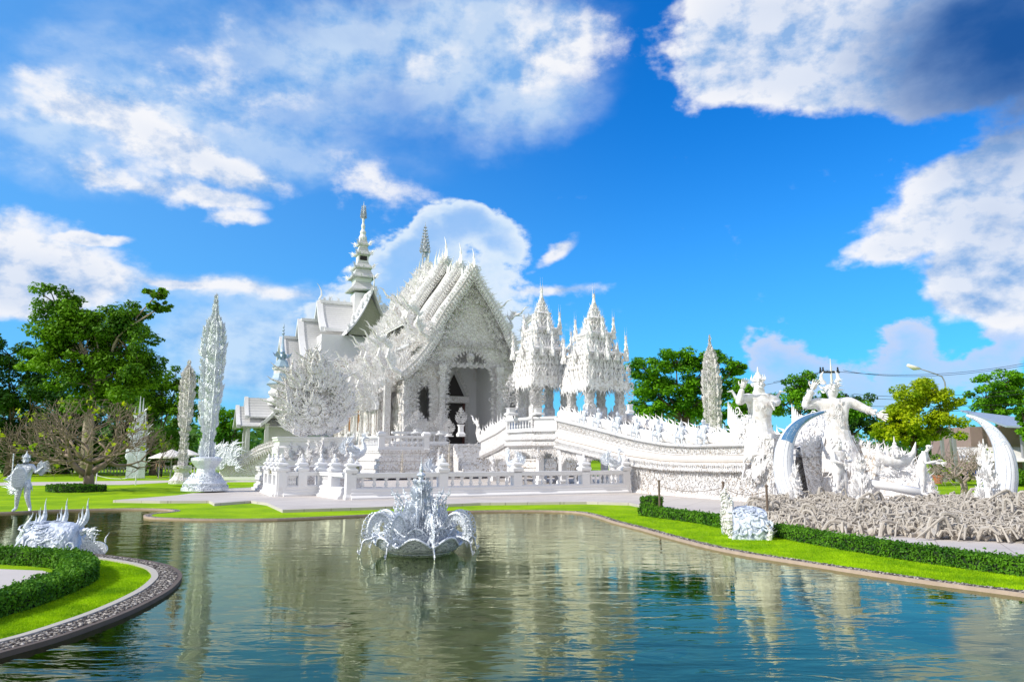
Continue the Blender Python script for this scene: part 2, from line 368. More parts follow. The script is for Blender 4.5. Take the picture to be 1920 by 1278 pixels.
def tiles(name, base, dk, rows=.28):
    m, N, L, B = nmat(name); co = N.new('ShaderNodeTexCoord').outputs['Object']
    wv = N.new('ShaderNodeTexWave'); wv.bands_direction = 'Z'; wv.wave_profile = 'SAW'; wv.inputs['Scale'].default_value = 1 / rows / 3.2; wv.inputs['Distortion'].default_value = .15; L.new(co, wv.inputs[0])
    vo = N.new('ShaderNodeTexVoronoi'); vo.inputs['Scale'].default_value = 5; L.new(co, vo.inputs[0])
    c = mixn(N, L, mapr(N, L, wv.outputs['Fac'], .0, .35), rgba(dk), rgba(base)); c = mixn(N, L, mth(N, L, 'MULTIPLY', vo.outputs['Color'], .25), c, rgba(tuple(x * .6 for x in base)))
    L.new(c, B.inputs['Base Color']); B.inputs['Roughness'].default_value = .55; bump(N, L, wv.outputs['Fac'], B, .6, .06); return m
m_tile = tiles('grey_roof_tile', (.66, .66, .66), (.38, .38, .40))
m_tilew = tiles('white_roof_tile', (.80, .79, .78), (.6, .58, .56), .22)
def grassm(name, c1, c2):
    m, N, L, B = nmat(name); co = N.new('ShaderNodeTexCoord').outputs['Object']
    a = mapr(N, L, ntex(N, L, co, .45, 6, .65), .35, .65); b = ntex(N, L, co, 22, 4, .7)
    c = mixn(N, L, a, rgba(c1), rgba(c2)); c = mixn(N, L, mapr(N, L, b, .3, .72, .45, 0), c, rgba(tuple(x * .45 for x in c1)))
    L.new(c, B.inputs['Base Color']); B.inputs['Roughness'].default_value = .9; B.inputs['Specular IOR Level'].default_value = .1; bump(N, L, b, B, .6, .04); return m
m_grass = grassm('lawn_grass', (.19, .37, .006), (.42, .64, .002))
m_blade = leafm('grass_blades', (.18, .38, .004), (.46, .70, .003), .3, 1.2)
m_pave = plain('pavement', (.56, .51, .475), .8, 0, .12, .7, .2, .01)
def pavem():
    m, N, L, B = nmat('paved_plaza'); co = N.new('ShaderNodeTexCoord').outputs['Object']
    br = N.new('ShaderNodeTexBrick'); br.inputs['Scale'].default_value = 1; br.inputs['Brick Width'].default_value = 1.2; br.inputs['Row Height'].default_value = 1.2; br.offset = 0; br.inputs['Mortar Size'].default_value = .012
    br.inputs['Color1'].default_value = (.58, .53, .49, 1); br.inputs['Color2'].default_value = (.53, .485, .45, 1); br.inputs['Mortar'].default_value = (.34, .30, .27, 1)
    mp = N.new('ShaderNodeMapping'); mp.inputs['Rotation'].default_value = (0, 0, .44); L.new(co, mp.inputs[0]); L.new(mp.outputs[0], br.inputs[0])
    st_ = mapr(N, L, ntex(N, L, co, .5, 6, .65), .45, .75, 0, .45); c = mixn(N, L, st_, br.outputs[0], (.36, .32, .28, 1))
    L.new(c, B.inputs['Base Color']); B.inputs['Roughness'].default_value = .8; bump(N, L, ntex(N, L, co, 20, 4), B, .2, .01); return m
m_plaza = pavem()
m_asph = plain('road_asphalt', (.30, .29, .28), .9, 0, .15, .8)
m_curbd = plain('dark_kerb', (.12, .09, .07), .8, 0, .3, 6)
m_wall = plain('wet_pond_wall', (.05, .045, .03), .6, 0, .3, 4)
m_curbw = plain('white_kerb', (.47, .43, .37), .8, 0, .12, 6)
m_rust = plain('rusty_pond_lip', (.40, .31, .24), .8, 0, .3, 5)
def gravelm():
    m, N, L, B = nmat('grey_gravel'); co = N.new('ShaderNodeTexCoord').outputs['Object']
    vo = N.new('ShaderNodeTexVoronoi'); vo.inputs['Scale'].default_value = 22; L.new(co, vo.inputs[0])
    s = N.new('ShaderNodeSeparateColor'); L.new(vo.outputs['Color'], s.inputs[0])
    c = mixn(N, L, s.outputs[0], (.16, .14, .12, 1), (.62, .57, .5, 1)); c = mixn(N, L, mapr(N, L, vo.outputs['Distance'], .3, .6), c, (.05, .04, .035, 1))
    L.new(c, B.inputs['Base Color']); B.inputs['Roughness'].default_value = .85; bump(N, L, vo.outputs['Distance'], B, -1.0, .05); return m
m_gravel = gravelm()
def waterm():
    m, N, L, B = nmat('pond_water'); N.remove(B); co = N.new('ShaderNodeTexCoord').outputs['Object']
    mp = N.new('ShaderNodeMapping'); mp.inputs['Scale'].default_value = (.55, 1.6, 1); mp.inputs['Rotation'].default_value = (0, 0, .10); L.new(co, mp.inputs[0])
    n1 = ntex(N, L, mp.outputs[0], 1.5, 3, .55, .6); n2 = ntex(N, L, mp.outputs[0], 6.5, 2, .5, .4)
    patch = mapr(N, L, ntex(N, L, co, .16, 2, .5), .40, .60, .22, 1.0)
    h = mth(N, L, 'ADD', mth(N, L, 'MULTIPLY', n1, 1.0), mth(N, L, 'MULTIPLY', n2, .09)); h = mth(N, L, 'MULTIPLY', h, patch)
    b = N.new('ShaderNodeBump'); b.inputs['Strength'].default_value = 1; b.inputs['Distance'].default_value = .021; L.new(h, b.inputs['Height'])
    fr = N.new('ShaderNodeFresnel'); fr.inputs['IOR'].default_value = 1.8; L.new(b.outputs[0], fr.inputs['Normal'])
    tr = N.new('ShaderNodeBsdfTransparent'); tr.inputs[0].default_value = (.58, .70, .50, 1)
    gl = N.new('ShaderNodeBsdfGlossy'); gl.inputs['Roughness'].default_value = .015; gl.inputs['Color'].default_value = (.95, .99, .70, 1); L.new(b.outputs[0], gl.inputs['Normal'])
    mx = N.new('ShaderNodeMixShader'); L.new(fr.outputs[0], mx.inputs[0]); L.new(tr.outputs[0], mx.inputs[1]); L.new(gl.outputs[0], mx.inputs[2])
    L.new(mx.outputs[0], N['Material Output'].inputs[0]); return m
m_water = waterm()
def bedm():
    m, N, L, B = nmat('pond_bed'); co = N.new('ShaderNodeTexCoord').outputs['Object']
    c = mixn(N, L, mapr(N, L, ntex(N, L, co, .22, 4, .6), .30, .54), (.06, .36, .28, 1), (.60, .62, .08, 1))
    c = mixn(N, L, mapr(N, L, ntex(N, L, co, 1.6, 4, .6), .5, .75, 0, .5), c, (.03, .03, .012, 1))
    L.new(c, B.inputs['Base Color']); B.inputs['Roughness'].default_value = 1; return m
m_bed = bedm()
# ------------------------------------------------------------------ ground, pond, paths
ZG = .045
def xy(lst, z=0.): return [G(a, b, z) for a, b in lst]
SH_FAR = [(-330, 968), (-150, 966), (0, 963), (80, 959), (150, 957), (230, 955.6), (290, 956), (318, 957.5), (326, 960), (312, 962.5), (285, 965), (271, 968), (276, 971.5), (310, 974), (400, 976), (520, 975), (640, 970), (760, 964), (880, 960), (980, 959),
  (1050, 960), (1090, 963), (1120, 970), (1150, 980), (1200, 993), (1260, 1010), (1330, 1028), (1400, 1042), (1500, 1058), (1600, 1074), (1700, 1089), (1800, 1103), (1920, 1119), (2200, 1160)]
SH_PEN = [(-150, 1275), (0, 1233), (100, 1205), (180, 1177), (240, 1153), (290, 1128), (320, 1109), (336, 1092), (338, 1082), (328, 1071), (305, 1062), (265, 1054), (215, 1047), (150, 1041), (50, 1035), (-100, 1030), (-420, 1026)]
def smooth_line(P, k=4):
    out = []
    for i in range(len(P) - 1):
        p0 = P[max(i - 1, 0)]; p1 = P[i]; p2 = P[i + 1]; p3 = P[min(i + 2, len(P) - 1)]
        for j in range(k):
            t = j / k; out.append(.5 * ((2 * p1) + (p2 - p0) * t + (2 * p0 - 5 * p1 + 4 * p2 - p3) * t * t + (3 * p1 - p0 - 3 * p2 + p3) * t ** 3))
    return out + [P[-1]]
far = smooth_line(xy(SH_FAR)); pen = smooth_line(xy(SH_PEN))
pond = far + [Vector((13, 3.2, 0)), Vector((-5.5, 3.2, 0))] + pen
def offs(P, d):                            # offset to the left of travel
    out = []
    for i, p in enumerate(P):
        t = (P[min(i + 1, len(P) - 1)] - P[max(i - 1, 0)]); t.z = 0; t.normalize(); out.append(p + Vector((-t.y, t.x, 0)) * d)
    return out
def poly_sheet(outer, holes, z):
    rings = [[Vector((p.x, p.y, 0)) for p in outer]] + [[Vector((p.x, p.y, 0)) for p in h] for h in holes]
    tris = tessellate_polygon(rings); V = [(p.x, p.y, z) for r in rings for p in r]
    F = []
    for t in tris:
        a, b, c = [Vector(V[i]) for i in t]
        F.append(tuple(t) if (b - a).cross(c - a).z > 0 else tuple(t)[::-1])
    return T(V, F)
def strip(A, B, za, zb=None):
    zb = za if zb is None else zb; n = len(A)
    V = [(p.x, p.y, za) for p in A] + [(p.x, p.y, zb) for p in B]
    return T(V, [(i, i + 1, n + i + 1, n + i) for i in range(n - 1)])
big = [Vector((-1500, -300, 0)), Vector((1500, -300, 0)), Vector((1500, 2500, 0)), Vector((-1500, 2500, 0))]
struct('lawn', MB().add(poly_sheet(big, [pond], ZG)), m_grass)
struct('pond_bed', MB().add(T([(-60, 0, -.9), (40, 0, -.9), (40, 60, -.9), (-60, 60, -.9)], [(0, 1, 2, 3)])), m_bed)
wm = MB(); wm.add(T([(-60, 1, 0), (40, 1, 0), (40, 60, 0), (-60, 60, 0)], [(0, 1, 2, 3)])); struct('pond_water', wm, m_water)
pm = MB(); pp = pond + [pond[0]]; pm.add(strip(pp, pp, -.9, ZG - .002)); struct('pond_wall', pm, m_wall)
# kerb, gravel band and inner kerb along both shores
def shore(P, wg, name):
    k = MB(); a0 = offs(P, -.02); a1 = offs(P, .05 if wg > .2 else .03)
    k.add(strip(a0, a1, ZG + .012)); k.add(strip(a0, a0, .0, ZG + .012)); k.add(strip(a1, a1, ZG - .01, ZG + .012)); struct(name + '_kerb', k, m_curbd if wg > .2 else m_rust)
    a2 = offs(P, .05 + wg); struct(name + '_gravel', MB().add(strip(a1, a2, ZG + .008)), m_gravel)
    if wg > .2:
        a3 = offs(P, .05 + wg + .10); k = MB(); k.add(strip(a2, a3, ZG + .03)); k.add(strip(a2, a2, ZG, ZG + .03)); k.add(strip(a3, a3, ZG, ZG + .03)); struct(name + '_inner_kerb', k, m_curbw)
def dstones(P, w0, w1, n, smin, smax, z=ZG + .01):
    A = offs(P, w0); B_ = offs(P, w1); Ms = []
    cum = [0]
    for a, b in zip(A[:-1], A[1:]): cum.append(cum[-1] + (b - a).length)
    for i in range(n):
        s = random.random() * cum[-1]; k = min(len(A) - 2, max(0, int(np.searchsorted(cum, s)) - 1)); t = random.random(); q = random.random()
        p = (A[k].lerp(A[k + 1], t)).lerp(B_[k].lerp(B_[k + 1], t), q); sz = random.uniform(smin, smax)
        Ms.append(loc(p.x, p.y, z) @ rot(random.uniform(0, 6.3), 'Z') @ rot(random.uniform(-.6, .6), 'X') @ scl(sz, sz * random.uniform(.5, .9), sz * random.uniform(.3, .6)))
    return Ms
ROCK = lathe([(.3, -.6), (1, -.1), (.8, .5), (.2, .8)], 6)
shore(far, .16, 'far_shore'); shore(pen, .28, 'near_shore')
st_m = MB(); near_pen = [p for p in pen if p.y < 19 and p.x > -9]
st_m.many(ROCK, dstones(near_pen, .06, .32, 4600, .012, .034)); 
rb = [p for p in far if p.x > 2 and p.y < 30]; st_m.many(ROCK, dstones(rb, .05, .2, 3500, .015, .035))
tag(st_m.build('shore_pebbles', m_gravel), 'loose grey pebbles in the narrow band along the pond edge', 'pebbles', kind='stuff')
# plaza and paths: raised slabs
def slab(name, pts, h, mat, z0=ZG):
    P = [G(a, b, z0 + h) if not isinstance(a, Vector) else a for a, b in pts]
    k = MB().add(poly_sheet(P, [], z0 + h)); Q = P + [P[0]]; k.add(strip(Q, Q, z0 - .02, z0 + h)); return struct(name, k, mat)
slab('plaza', [(212, 937), (300, 938.5), (392, 938), (402, 943), (470, 938), (500, 942), (530, 955), (700, 950), (900, 942), (1100, 940), (1180, 942), (1235, 953), (1340, 973), (1440, 990), (1580, 1014), (1750, 1036), (1930, 1056), (2400, 1112),
     (2500, 960), (1900, 930), (1600, 922), (1450, 912), (1000, 885), (560, 895), (500, 912), (430, 915), (330, 928)], .10, m_plaza)
slab('garden_path', [(-300, 912), (240, 908), (330, 903), (500, 903), (500, 900), (300, 900), (-300, 908)], .01, m_pave)
slab('road', [(1400, 897), (1600, 896), (2600, 903), (2600, 892), (1600, 889), (1400, 890)], .02, m_asph)
slab('hedge_garden_path', [(-200, 1130), (0, 1111), (60, 1096), (100, 1082), (104, 1076), (80, 1069), (0, 1066), (-200, 1064)], .01, m_pave)
# grass blades near the camera
def blades(n, fn, hmin, hmax):
    V = []; 
    while len(V) < n:
        p = fn()
        if p is not None: V.append(p)
    P = np.array(V); n = len(P); a = RS.rand(n) * 2 * PI; h = hmin + RS.rand(n) * (hmax - hmin); w_ = .004 + .004 * RS.rand(n)
    d = np.stack([np.cos(a), np.sin(a), 0 * a], 1); l = (RS.rand(n, 2) - .5) * .03
    A = P - d * w_[:, None]; B_ = P + d * w_[:, None]; C_ = P + np.stack([l[:, 0], l[:, 1], h], 1)
    VV = np.stack([A, B_, C_], 1).reshape(-1, 3); return T(VV, L=np.arange(3 * n, dtype=np.int32), S=np.full(n, 3, dtype=np.int32))
def in_poly(p, Q):
    c = False; j = len(Q) - 1
    for i in range(len(Q)):
        if (Q[i].y > p.y) != (Q[j].y > p.y) and p.x < (Q[j].x - Q[i].x) * (p.y - Q[i].y) / (Q[j].y - Q[i].y) + Q[i].x: c = not c
        j = i
    return c
pen_in = offs(pen, .44)
HIN = xy([(-140, 1200), (0, 1159), (60, 1142), (110, 1123), (150, 1106), (172, 1094), (181, 1083), (176, 1072), (158, 1063), (120, 1057), (60, 1053), (0, 1050), (-160, 1047)], ZG)
QL = [G(a, b, ZG) for a, b in [(-60, 1290), (-60, 1130), (60, 1140), (150, 1105), (182, 1086), (200, 1050)]]
def f_left():
    px = random.uniform(-40, 330); py = random.uniform(1050, 1260); p = G(px, py, ZG)
    if in_poly(p, pen_in) and not in_poly(p, HIN): return (p.x, p.y, ZG - .003)
def f_right():
    px = random.uniform(1050, 1940); t = (px - 1180) / 740; y0 = 955 + 122 * max(0, t); y1 = 990 + 130 * max(0, t)
    p = G(px, random.uniform(y0, y1), ZG)
    if not in_poly(p, pond_in): return (p.x, p.y, ZG - .003)
pond_in = [p for p in offs(far, .27)] + [Vector((13, 3.2, 0)), Vector((-5.5, 3.2, 0))] + offs(pen, .44)
gm = MB(); gm.add(blades(60000, f_left, .012, .034)); gm.add(blades(60000, f_right, .015, .035))
tag(gm.build('grass_blades', m_blade), 'short bright green mown grass on the banks of the pond', 'grass', kind='stuff')
# ------------------------------------------------------------------ hedges
m_hedge = leafm('hedge_leaves', (.035, .13, .008), (.13, .32, .014), .25, 2.2)
m_hcore = plain('hedge_core', (.012, .03, .006), .9)
LEAF = T([(0, 0, 0), (.38, 0, .45), (0, .08, 1), (-.38, 0, .45)], [(0, 1, 2, 3)])
def scatter_quads(mb, P, Nn, size, tilt=.7):
    n = len(P); R = RS.randn(n, 3) * tilt + Nn; R /= np.linalg.norm(R, axis=1)[:, None]
    a = RS.randn(n, 3); X = np.cross(R, a); X /= np.linalg.norm(X, axis=1)[:, None]; Y = np.cross(R, X); s = (size * (.6 + .8 * RS.rand(n)))[:, None]
    V = np.stack([P - Y * s * .5, P + X * s * .32, P + Y * s * .55, P - X * s * .32], 1).reshape(-1, 3)
    mb.add(T(V, L=np.arange(4 * n, dtype=np.int32), S=np.full(n, 4, dtype=np.int32)))
def hedge(line, wd, h, size, dens, label, group=None, z0=ZG):
    A = offs(line, 0); B_ = offs(line, wd); root = thing('hedge', (line[0].x, line[0].y, z0), label, 'hedge', group)
    k = MB(); i_ = .03; a = offs(line, i_); b = offs(line, wd - i_)
    k.add(strip(a, b, z0 + h - i_)); k.add(strip(a, a, z0, z0 + h - i_)); k.add(strip(b, b, z0, z0 + h - i_))
    for e in (0, -1): k.add(T([(a[e].x, a[e].y, z0), (b[e].x, b[e].y, z0), (b[e].x, b[e].y, z0 + h - i_), (a[e].x, a[e].y, z0 + h - i_)], [(0, 1, 2, 3)]))
    k.build('woody_core', m_hcore, root)
    P, Nn = [], []
    for i in range(len(A) - 1):
        L_ = (A[i + 1] - A[i]).length; t = (A[i + 1] - A[i]).normalized(); nv = Vector((-t.y, t.x, 0)); dist = max(6, A[i].length); dd = dens * min(1, (14 / dist) ** 1.5)
        for side, area in (('t', L_ * wd), ('a', L_ * h), ('b', L_ * h)):
            for q in range(int(area * dd)):
                s = random.random(); r = random.random()
                if side == 't': p = A[i].lerp(A[i + 1], s).lerp(B_[i].lerp(B_[i + 1], s), r); p.z = z0 + h; nn = Vector((0, 0, 1))
                elif side == 'a': p = A[i].lerp(A[i + 1], s); p.z = z0 + h * r; nn = -nv
                else: p = B_[i].lerp(B_[i + 1], s); p.z = z0 + h * r; nn = nv
                p = p + nn * random.gauss(0, .012) + Vector((random.gauss(0, .01), random.gauss(0, .01), random.gauss(0, .01))); P.append(tuple(p)); Nn.append(tuple(nn))
    for e, s_ in ((0, -1), (-1, 1)):
        t = (A[1] - A[0]).normalized() if e == 0 else (A[-1] - A[-2]).normalized(); dist = A[e].length; dd = dens * min(1, (14 / dist) ** 1.5)
        for q in range(int(wd * h * dd)):
            p = A[e].lerp(B_[e], random.random()); p.z = z0 + h * random.random(); p = p + t * s_ * .01; P.append(tuple(p)); Nn.append(tuple(t * s_))
    lm = MB(); scatter_quads(lm, np.array(P), np.array(Nn), size)
    K = [k for k in range(len(P)) if Nn[k][2] == 1 and random.random() < .05]; Q = np.array([(P[k][0] + random.gauss(0, .01), P[k][1], P[k][2] + random.uniform(.02, .055)) for k in K for _ in (0, 1)])
    if len(Q): scatter_quads(lm, Q, np.tile([.3, -.8, .4], (len(Q), 1)), size * 1.1)
    lm.build('leaves', m_hedge, root); return root
hl = smooth_line(xy([(-140, 1200), (0, 1159), (60, 1142), (110, 1123), (150, 1106), (172, 1094), (181, 1083), (176, 1072), (158, 1063), (120, 1057), (60, 1053), (0, 1050), (-160, 1047)], ZG), 3)
hedge(hl, .42, .25, .042, 3000, 'low clipped green hedge curving around the grey path on the near left bank')
h1 = smooth_line(xy([(1196, 966), (1250, 973), (1300, 980), (1352, 990)], ZG), 3)
hedge(h1, .45, .27, .06, 2200, 'short stretch of clipped hedge from the square bush to the white scaly sculpture')
h2 = smooth_line(xy([(1436, 1004), (1550, 1026), (1700, 1051), (1830, 1070), (1940, 1085), (2200, 1125)], ZG), 4)
hedge(h2, .45, .26, .045, 2400, 'long clipped hedge along the pond bank to the right of the white scaly sculpture')
hedge(xy([(1200, 951), (1226, 952.5)], ZG + .1), .6, .46, .06, 2200, 'small square clipped bush where the right hedge begins', z0=ZG)
hedge(smooth_line(xy([(85, 921), (100, 923), (150, 923), (200, 921)], ZG), 3), 1.6, .34, .08, 1800, 'low dark clipped hedge under the bare frangipani on the left lawn')
# ------------------------------------------------------------------ trees
m_leaf = {'mid': leafm('leaf_mid_green', (.03, .12, .006), (.19, .40, .010), .3, .35), 'dark': leafm('leaf_dark_green', (.015, .065, .008), (.08, .21, .012), .25, .35),
  'lime': leafm('leaf_yellow_green', (.18, .34, .008), (.58, .66, .010), .4, .5), 'fresh': leafm('leaf_fresh_green', (.04, .18, .006), (.21, .50, .010), .35, .35)}
def leafy_tree(name, label, D, base_px, ells, mat, leaf=.20, dens=55, trunk_r=.25, fork_py=None, group=None, clump=.34, depth=1.0, bark=m_bark, lean=None, zb=ZG):
    g = W(base_px, 850, D); base = Vector((g.x, D, zb)); root = thing(name, base, label, 'tree', group)
    mp = D / FP; cl = []; hubs = []
    for (px, py, rx, ry) in ells:
        c = W(px, py, D); RX_, RY_ = rx * mp, ry * mp; n = max(5, int(10 * max(RX_, RY_) / min(RX_, RY_))); hub = c + Vector((0, random.uniform(-.4, .4) * RY_, -.15 * RY_)); hubs.append(hub)
        for i in range(n):
            a = RS.rand() * 2 * PI; q = math.sqrt(RS.rand()) * .85; dz = (RS.rand() - .5) * 1.7 * min(RX_, RY_ * 1.5) * depth
            r = min(RX_, RY_) * (.30 + .30 * RS.rand())
            cl.append((c + Vector((math.cos(a) * q * RX_, dz, math.sin(a) * q * RY_)), r, len(hubs) - 1))
    P, Nn = [], []
    for c, r, _h in cl:
        k = int(dens * (r / leaf) ** 2 * .42) + 30; d = RS.randn(k, 3); d /= np.linalg.norm(d, axis=1)[:, None]
        rad = r * (.45 + .6 * RS.rand(k) ** .6) * (1 + .25 * np.sin(d[:, 0] * 5 + c.x * 3) * np.sin(d[:, 2] * 6 + c.z * 2))
        p = np.array(c) + d * rad[:, None] * np.array([1.15, 1.15, .72]); P.append(p); Nn.append(d * .6 + np.array([0, 0, .8]))
    P = np.vstack(P); Nn = np.vstack(Nn); lm = MB(); scatter_quads(lm, P, Nn, leaf, .55); lm.build('crown', m_leaf[mat], root)
    fz = W(base_px, fork_py, D).z if fork_py else min(c.z for c, r, _h in cl) - .3; fork = Vector((base.x + (lean or 0) * mp, D, max(zb + 1, fz)))
    tm = MB(); mid = base.lerp(fork, .5) + Vector((random.uniform(-.2, .2), 0, 0)); tm.add(tube([base - Vector((0, 0, .3)), mid, fork], [trunk_r * 1.25, trunk_r, trunk_r * .85], 8)); tm.build('trunk', bark, root, True)
    bm_ = MB()
    mids = []
    for hb in hubs:
        v = hb - fork; m1 = fork + v * .5 + Vector((random.uniform(-.1, .1), random.uniform(-.1, .1), .10)) * v.length; q = trunk_r * random.uniform(.32, .5); mids.append(q)
        bm_.add(tube(smooth_line([fork - Vector((0, 0, .2)), fork + v * .22 + Vector((0, 0, .05)) * v.length, m1, hb], 3), list(np.linspace(q, q * .35, 10)), 6))
    for c, r, h_ in cl:
        q = mids[h_] * .35; hb = hubs[h_]; e = c - (c - hb) * .15; m1 = hb.lerp(e, .5) + Vector(RS.randn(3)) * r * .25; bm_.add(tube([hb, m1, e], [q, q * .7, q * .3], 4))
        for k in range(2): e2 = c + Vector(RS.randn(3)) * r * .5; bm_.add(tube([m1, m1.lerp(e2, .5) + Vector(RS.randn(3)) * .12 * r, e2], [q * .4, q * .25, q * .08], 3))
    bm_.build('limbs', bark, root, True); return root
def bare_tree(name, label, D, base_px, base_py, spread_px, top_py, mat, gen=6, tr=.22, leaves=40, zb=ZG):
    g = W(base_px, base_py, D); base = Vector((g.x, D, zb)); root = thing(name, base, label, 'tree'); mb = MB(); tips = []
    top = W(base_px, top_py, D).z - zb; R_ = spread_px * D / FP
    def grow(p, d, L_, r, k):
        e = p + d * L_; m = p.lerp(e, .5) + Vector(RS.randn(3)) * L_ * .05; mb.add(tube([p, m, e], [r, r * .85, r * .72], 7 if k < 2 else 4))
        if k >= gen: tips.append((e, d)); return
        nb = 3 if (k == 0 or RS.rand() < .35) else 2; ph = RS.rand() * 6.3
        for i in range(nb):
            a = ph + i * 2 * PI / nb; sp = (1.0 if k < 1 else .62) * (.8 + .5 * RS.rand())
            x = d.orthogonal().normalized(); y = d.cross(x); nd = d * math.cos(sp * .9) + (x * math.cos(a) + y * math.sin(a)) * math.sin(sp * .9)
            nd.x *= 1.1; nd.z = nd.z * .8 + .16; nd.normalize()
            # keep inside the crown's outline
            if abs((e + nd * L_).x - base.x) > R_: nd.x *= .2; nd.z += .4; nd.normalize()
            if (e + nd * L_ * 1.1).z - zb > top: nd.z *= .15; nd.normalize()
            grow(e, nd, L_ * (.74 + .16 * RS.rand()), r * .62, k + 1)
    for i in range(4):
        a = i * PI / 2 + .5; grow(base + Vector((0, 0, top * .16)), Vector((math.cos(a) * .9, math.sin(a) * .8, .75)).normalized(), R_ * .30, tr * .7, 0)
    mb.add(tube([base - Vector((0, 0, .2)), base + Vector((.05, 0, top * .1)), base + Vector((0, 0, top * .2))], [tr * 1.3, tr, tr * .95], 9))
    mb.build('trunk', mat, root, True)
    lm = MB(); idx = RS.choice(len(tips), min(leaves, len(tips)), replace=False)
    P = np.vstack([np.array(tips[i][0]) + RS.randn(5, 3) * .08 for i in idx]); scatter_quads(lm, P, np.tile([0, 0, 1.], (len(P), 1)), .2, .8); lm.build('crown', m_leaf['lime'], root)
    return root
leafy_tree('broadleaf_tree', 'tallest leafy green tree at the left with pale forked limbs showing through its crown', 62, 165, [(105, 565, 40, 30), (180, 610, 75, 38), (240, 590, 45, 30), (295, 552, 24, 12), (300, 575, 28, 10), (110, 610, 42, 40), (95, 655, 38, 40), (235, 650, 62, 45), (270, 690, 38, 35), (130, 700, 60, 40), (190, 735, 80, 40), (60, 680, 30, 24), (165, 655, 85, 50), (140, 600, 60, 36), (210, 700, 80, 40)], 'mid', .26, 60, .42, 722, bark=m_bark2, depth=.8)
leafy_tree('broadleaf_tree', 'dark leafy tree cut off by the left edge of the photo', 66, 20, [(15, 660, 42, 30), (20, 720, 60, 50), (10, 790, 60, 60), (70, 760, 50, 50)], 'dark', .26, 60, .35)
leafy_tree('broadleaf_tree', 'dark dense tree behind the bare frangipani on the left', 74, 120, [(90, 790, 80, 50), (170, 800, 80, 60), (230, 780, 60, 50), (130, 850, 110, 40), (40, 850, 70, 40)], 'dark', .3, 60, .4)
leafy_tree('broadleaf_tree', 'leafy green tree between the thin white needles and the pale filigree tower', 70, 290, [(330, 710, 34, 26), (300, 740, 34, 40), (345, 760, 26, 50), (270, 790, 50, 50), (310, 830, 60, 40), (250, 850, 60, 30)], 'mid', .26, 60, .32)
leafy_tree('broadleaf_tree', 'small leafy tree between the tall filigree tower and the grey roofed pavilion', 85, 428, [(425, 778, 30, 26), (440, 812, 34, 26), (405, 820, 30, 28), (450, 845, 40, 22)], 'fresh', .26, 60, .25)
leafy_tree('rain_tree', 'wide flat topped rain tree behind the bridge, right of the white canopies', 90, 1285, [(1215, 690, 40, 24), (1270, 680, 50, 26), (1330, 676, 50, 20), (1375, 690, 26, 14), (1225, 730, 46, 26), (1290, 722, 60, 24), (1350, 730, 40, 26), (1220, 765, 40, 22), (1290, 762, 60, 22), (1345, 770, 50, 22)], 'fresh', .3, 70, .45, 790)
leafy_tree('broadleaf_tree', 'small green tree left of the saluting guardian statue', 70, 1390, [(1385, 725, 20, 18), (1408, 735, 22, 24), (1395, 765, 34, 24)], 'fresh', .26, 50, .25)
leafy_tree('broadleaf_tree', 'green tree between the two guardian statues', 60, 1500, [(1490, 725, 26, 26), (1515, 712, 20, 16), (1470, 755, 34, 24), (1520, 765, 44, 26), (1560, 760, 44, 30), (1600, 770, 30, 22)], 'fresh', .2, 60, .25)
leafy_tree('broadleaf_tree', 'dark tree behind the horned guardian statue', 72, 1600, [(1600, 760, 40, 26), (1640, 790, 40, 22), (1590, 790, 50, 24)], 'dark', .26, 50, .25)
leafy_tree('broadleaf_tree', 'rounded yellow green tree below the street lamp', 46, 1715, [(1745, 735, 34, 26), (1700, 750, 34, 28), (1765, 765, 34, 30), (1720, 785, 50, 34), (1670, 795, 32, 32), (1760, 800, 40, 26), (1700, 815, 50, 20)], 'lime', .17, 75, .2)
leafy_tree('broadleaf_tree', 'dark green tree behind the metal roofed building at the right edge', 75, 1880, [(1880, 715, 44, 24), (1850, 745, 34, 24), (1900, 745, 44, 26), (1870, 765, 40, 14)], 'fresh', .26, 60, .3)
leafy_tree('broadleaf_tree', 'sliver of bright leafy tree touching the right edge of the photo', 40, 1935, [(1922, 780, 14, 22), (1926, 815, 12, 16)], 'fresh', .16, 50, .15)
leafy_tree('broadleaf_tree', 'low dark trees behind the far left picket fence', 95, 350, [(200, 860, 90, 25), (330, 862, 60, 22), (420, 862, 50, 20), (60, 870, 80, 24)], 'dark', .3, 50, .3)
bare_tree('frangipani_tree', 'bare branched frangipani with a few yellow leaves on the left lawn', 40, 165, 905, 125, 745, m_trunk, 7, .27, 60)
bare_tree('frangipani_tree', 'bare branched frangipani inside the right tusk arch', 36, 1805, 900, 62, 786, m_bark2, 6, .15, 14)
# ------------------------------------------------------------------ helpers for buildings
ANG = math.atan2(.425, .905); RX = Vector((.905, .425, 0)); FX = Vector((.425, -.905, 0))
def LF(px, D): g = W(px, 850, D); return loc(g.x, D, 0) @ rot(ANG, 'Z')
class LB(MB):                                # a mesh built in a local frame M, front towards local -y
    def __init__(s, M): super().__init__(); s.M = np.array(M)
    def build(s, name, mat, parent=None, smooth=False):
        s.V = [v @ s.M[:3, :3].T + s.M[:3, 3] for v in s.V]; return super().build(name, mat, parent, smooth)
def rectloft(x0, x1, y0, y1, prof):
    V, F = [], []
    for o, z in prof: V += [(x0 - o, y0 - o, z), (x1 + o, y0 - o, z), (x1 + o, y1 + o, z), (x0 - o, y1 + o, z)]
    for k in range(len(prof) - 1):
        for i in range(4): j = (i + 1) % 4; F.append((4 * k + i, 4 * k + j, 4 * k + 4 + j, 4 * k + 4 + i))
    F.append((3, 2, 1, 0)); n = 4 * len(prof) - 4; F.append((n, n + 1, n + 2, n + 3)); return T(V, F)
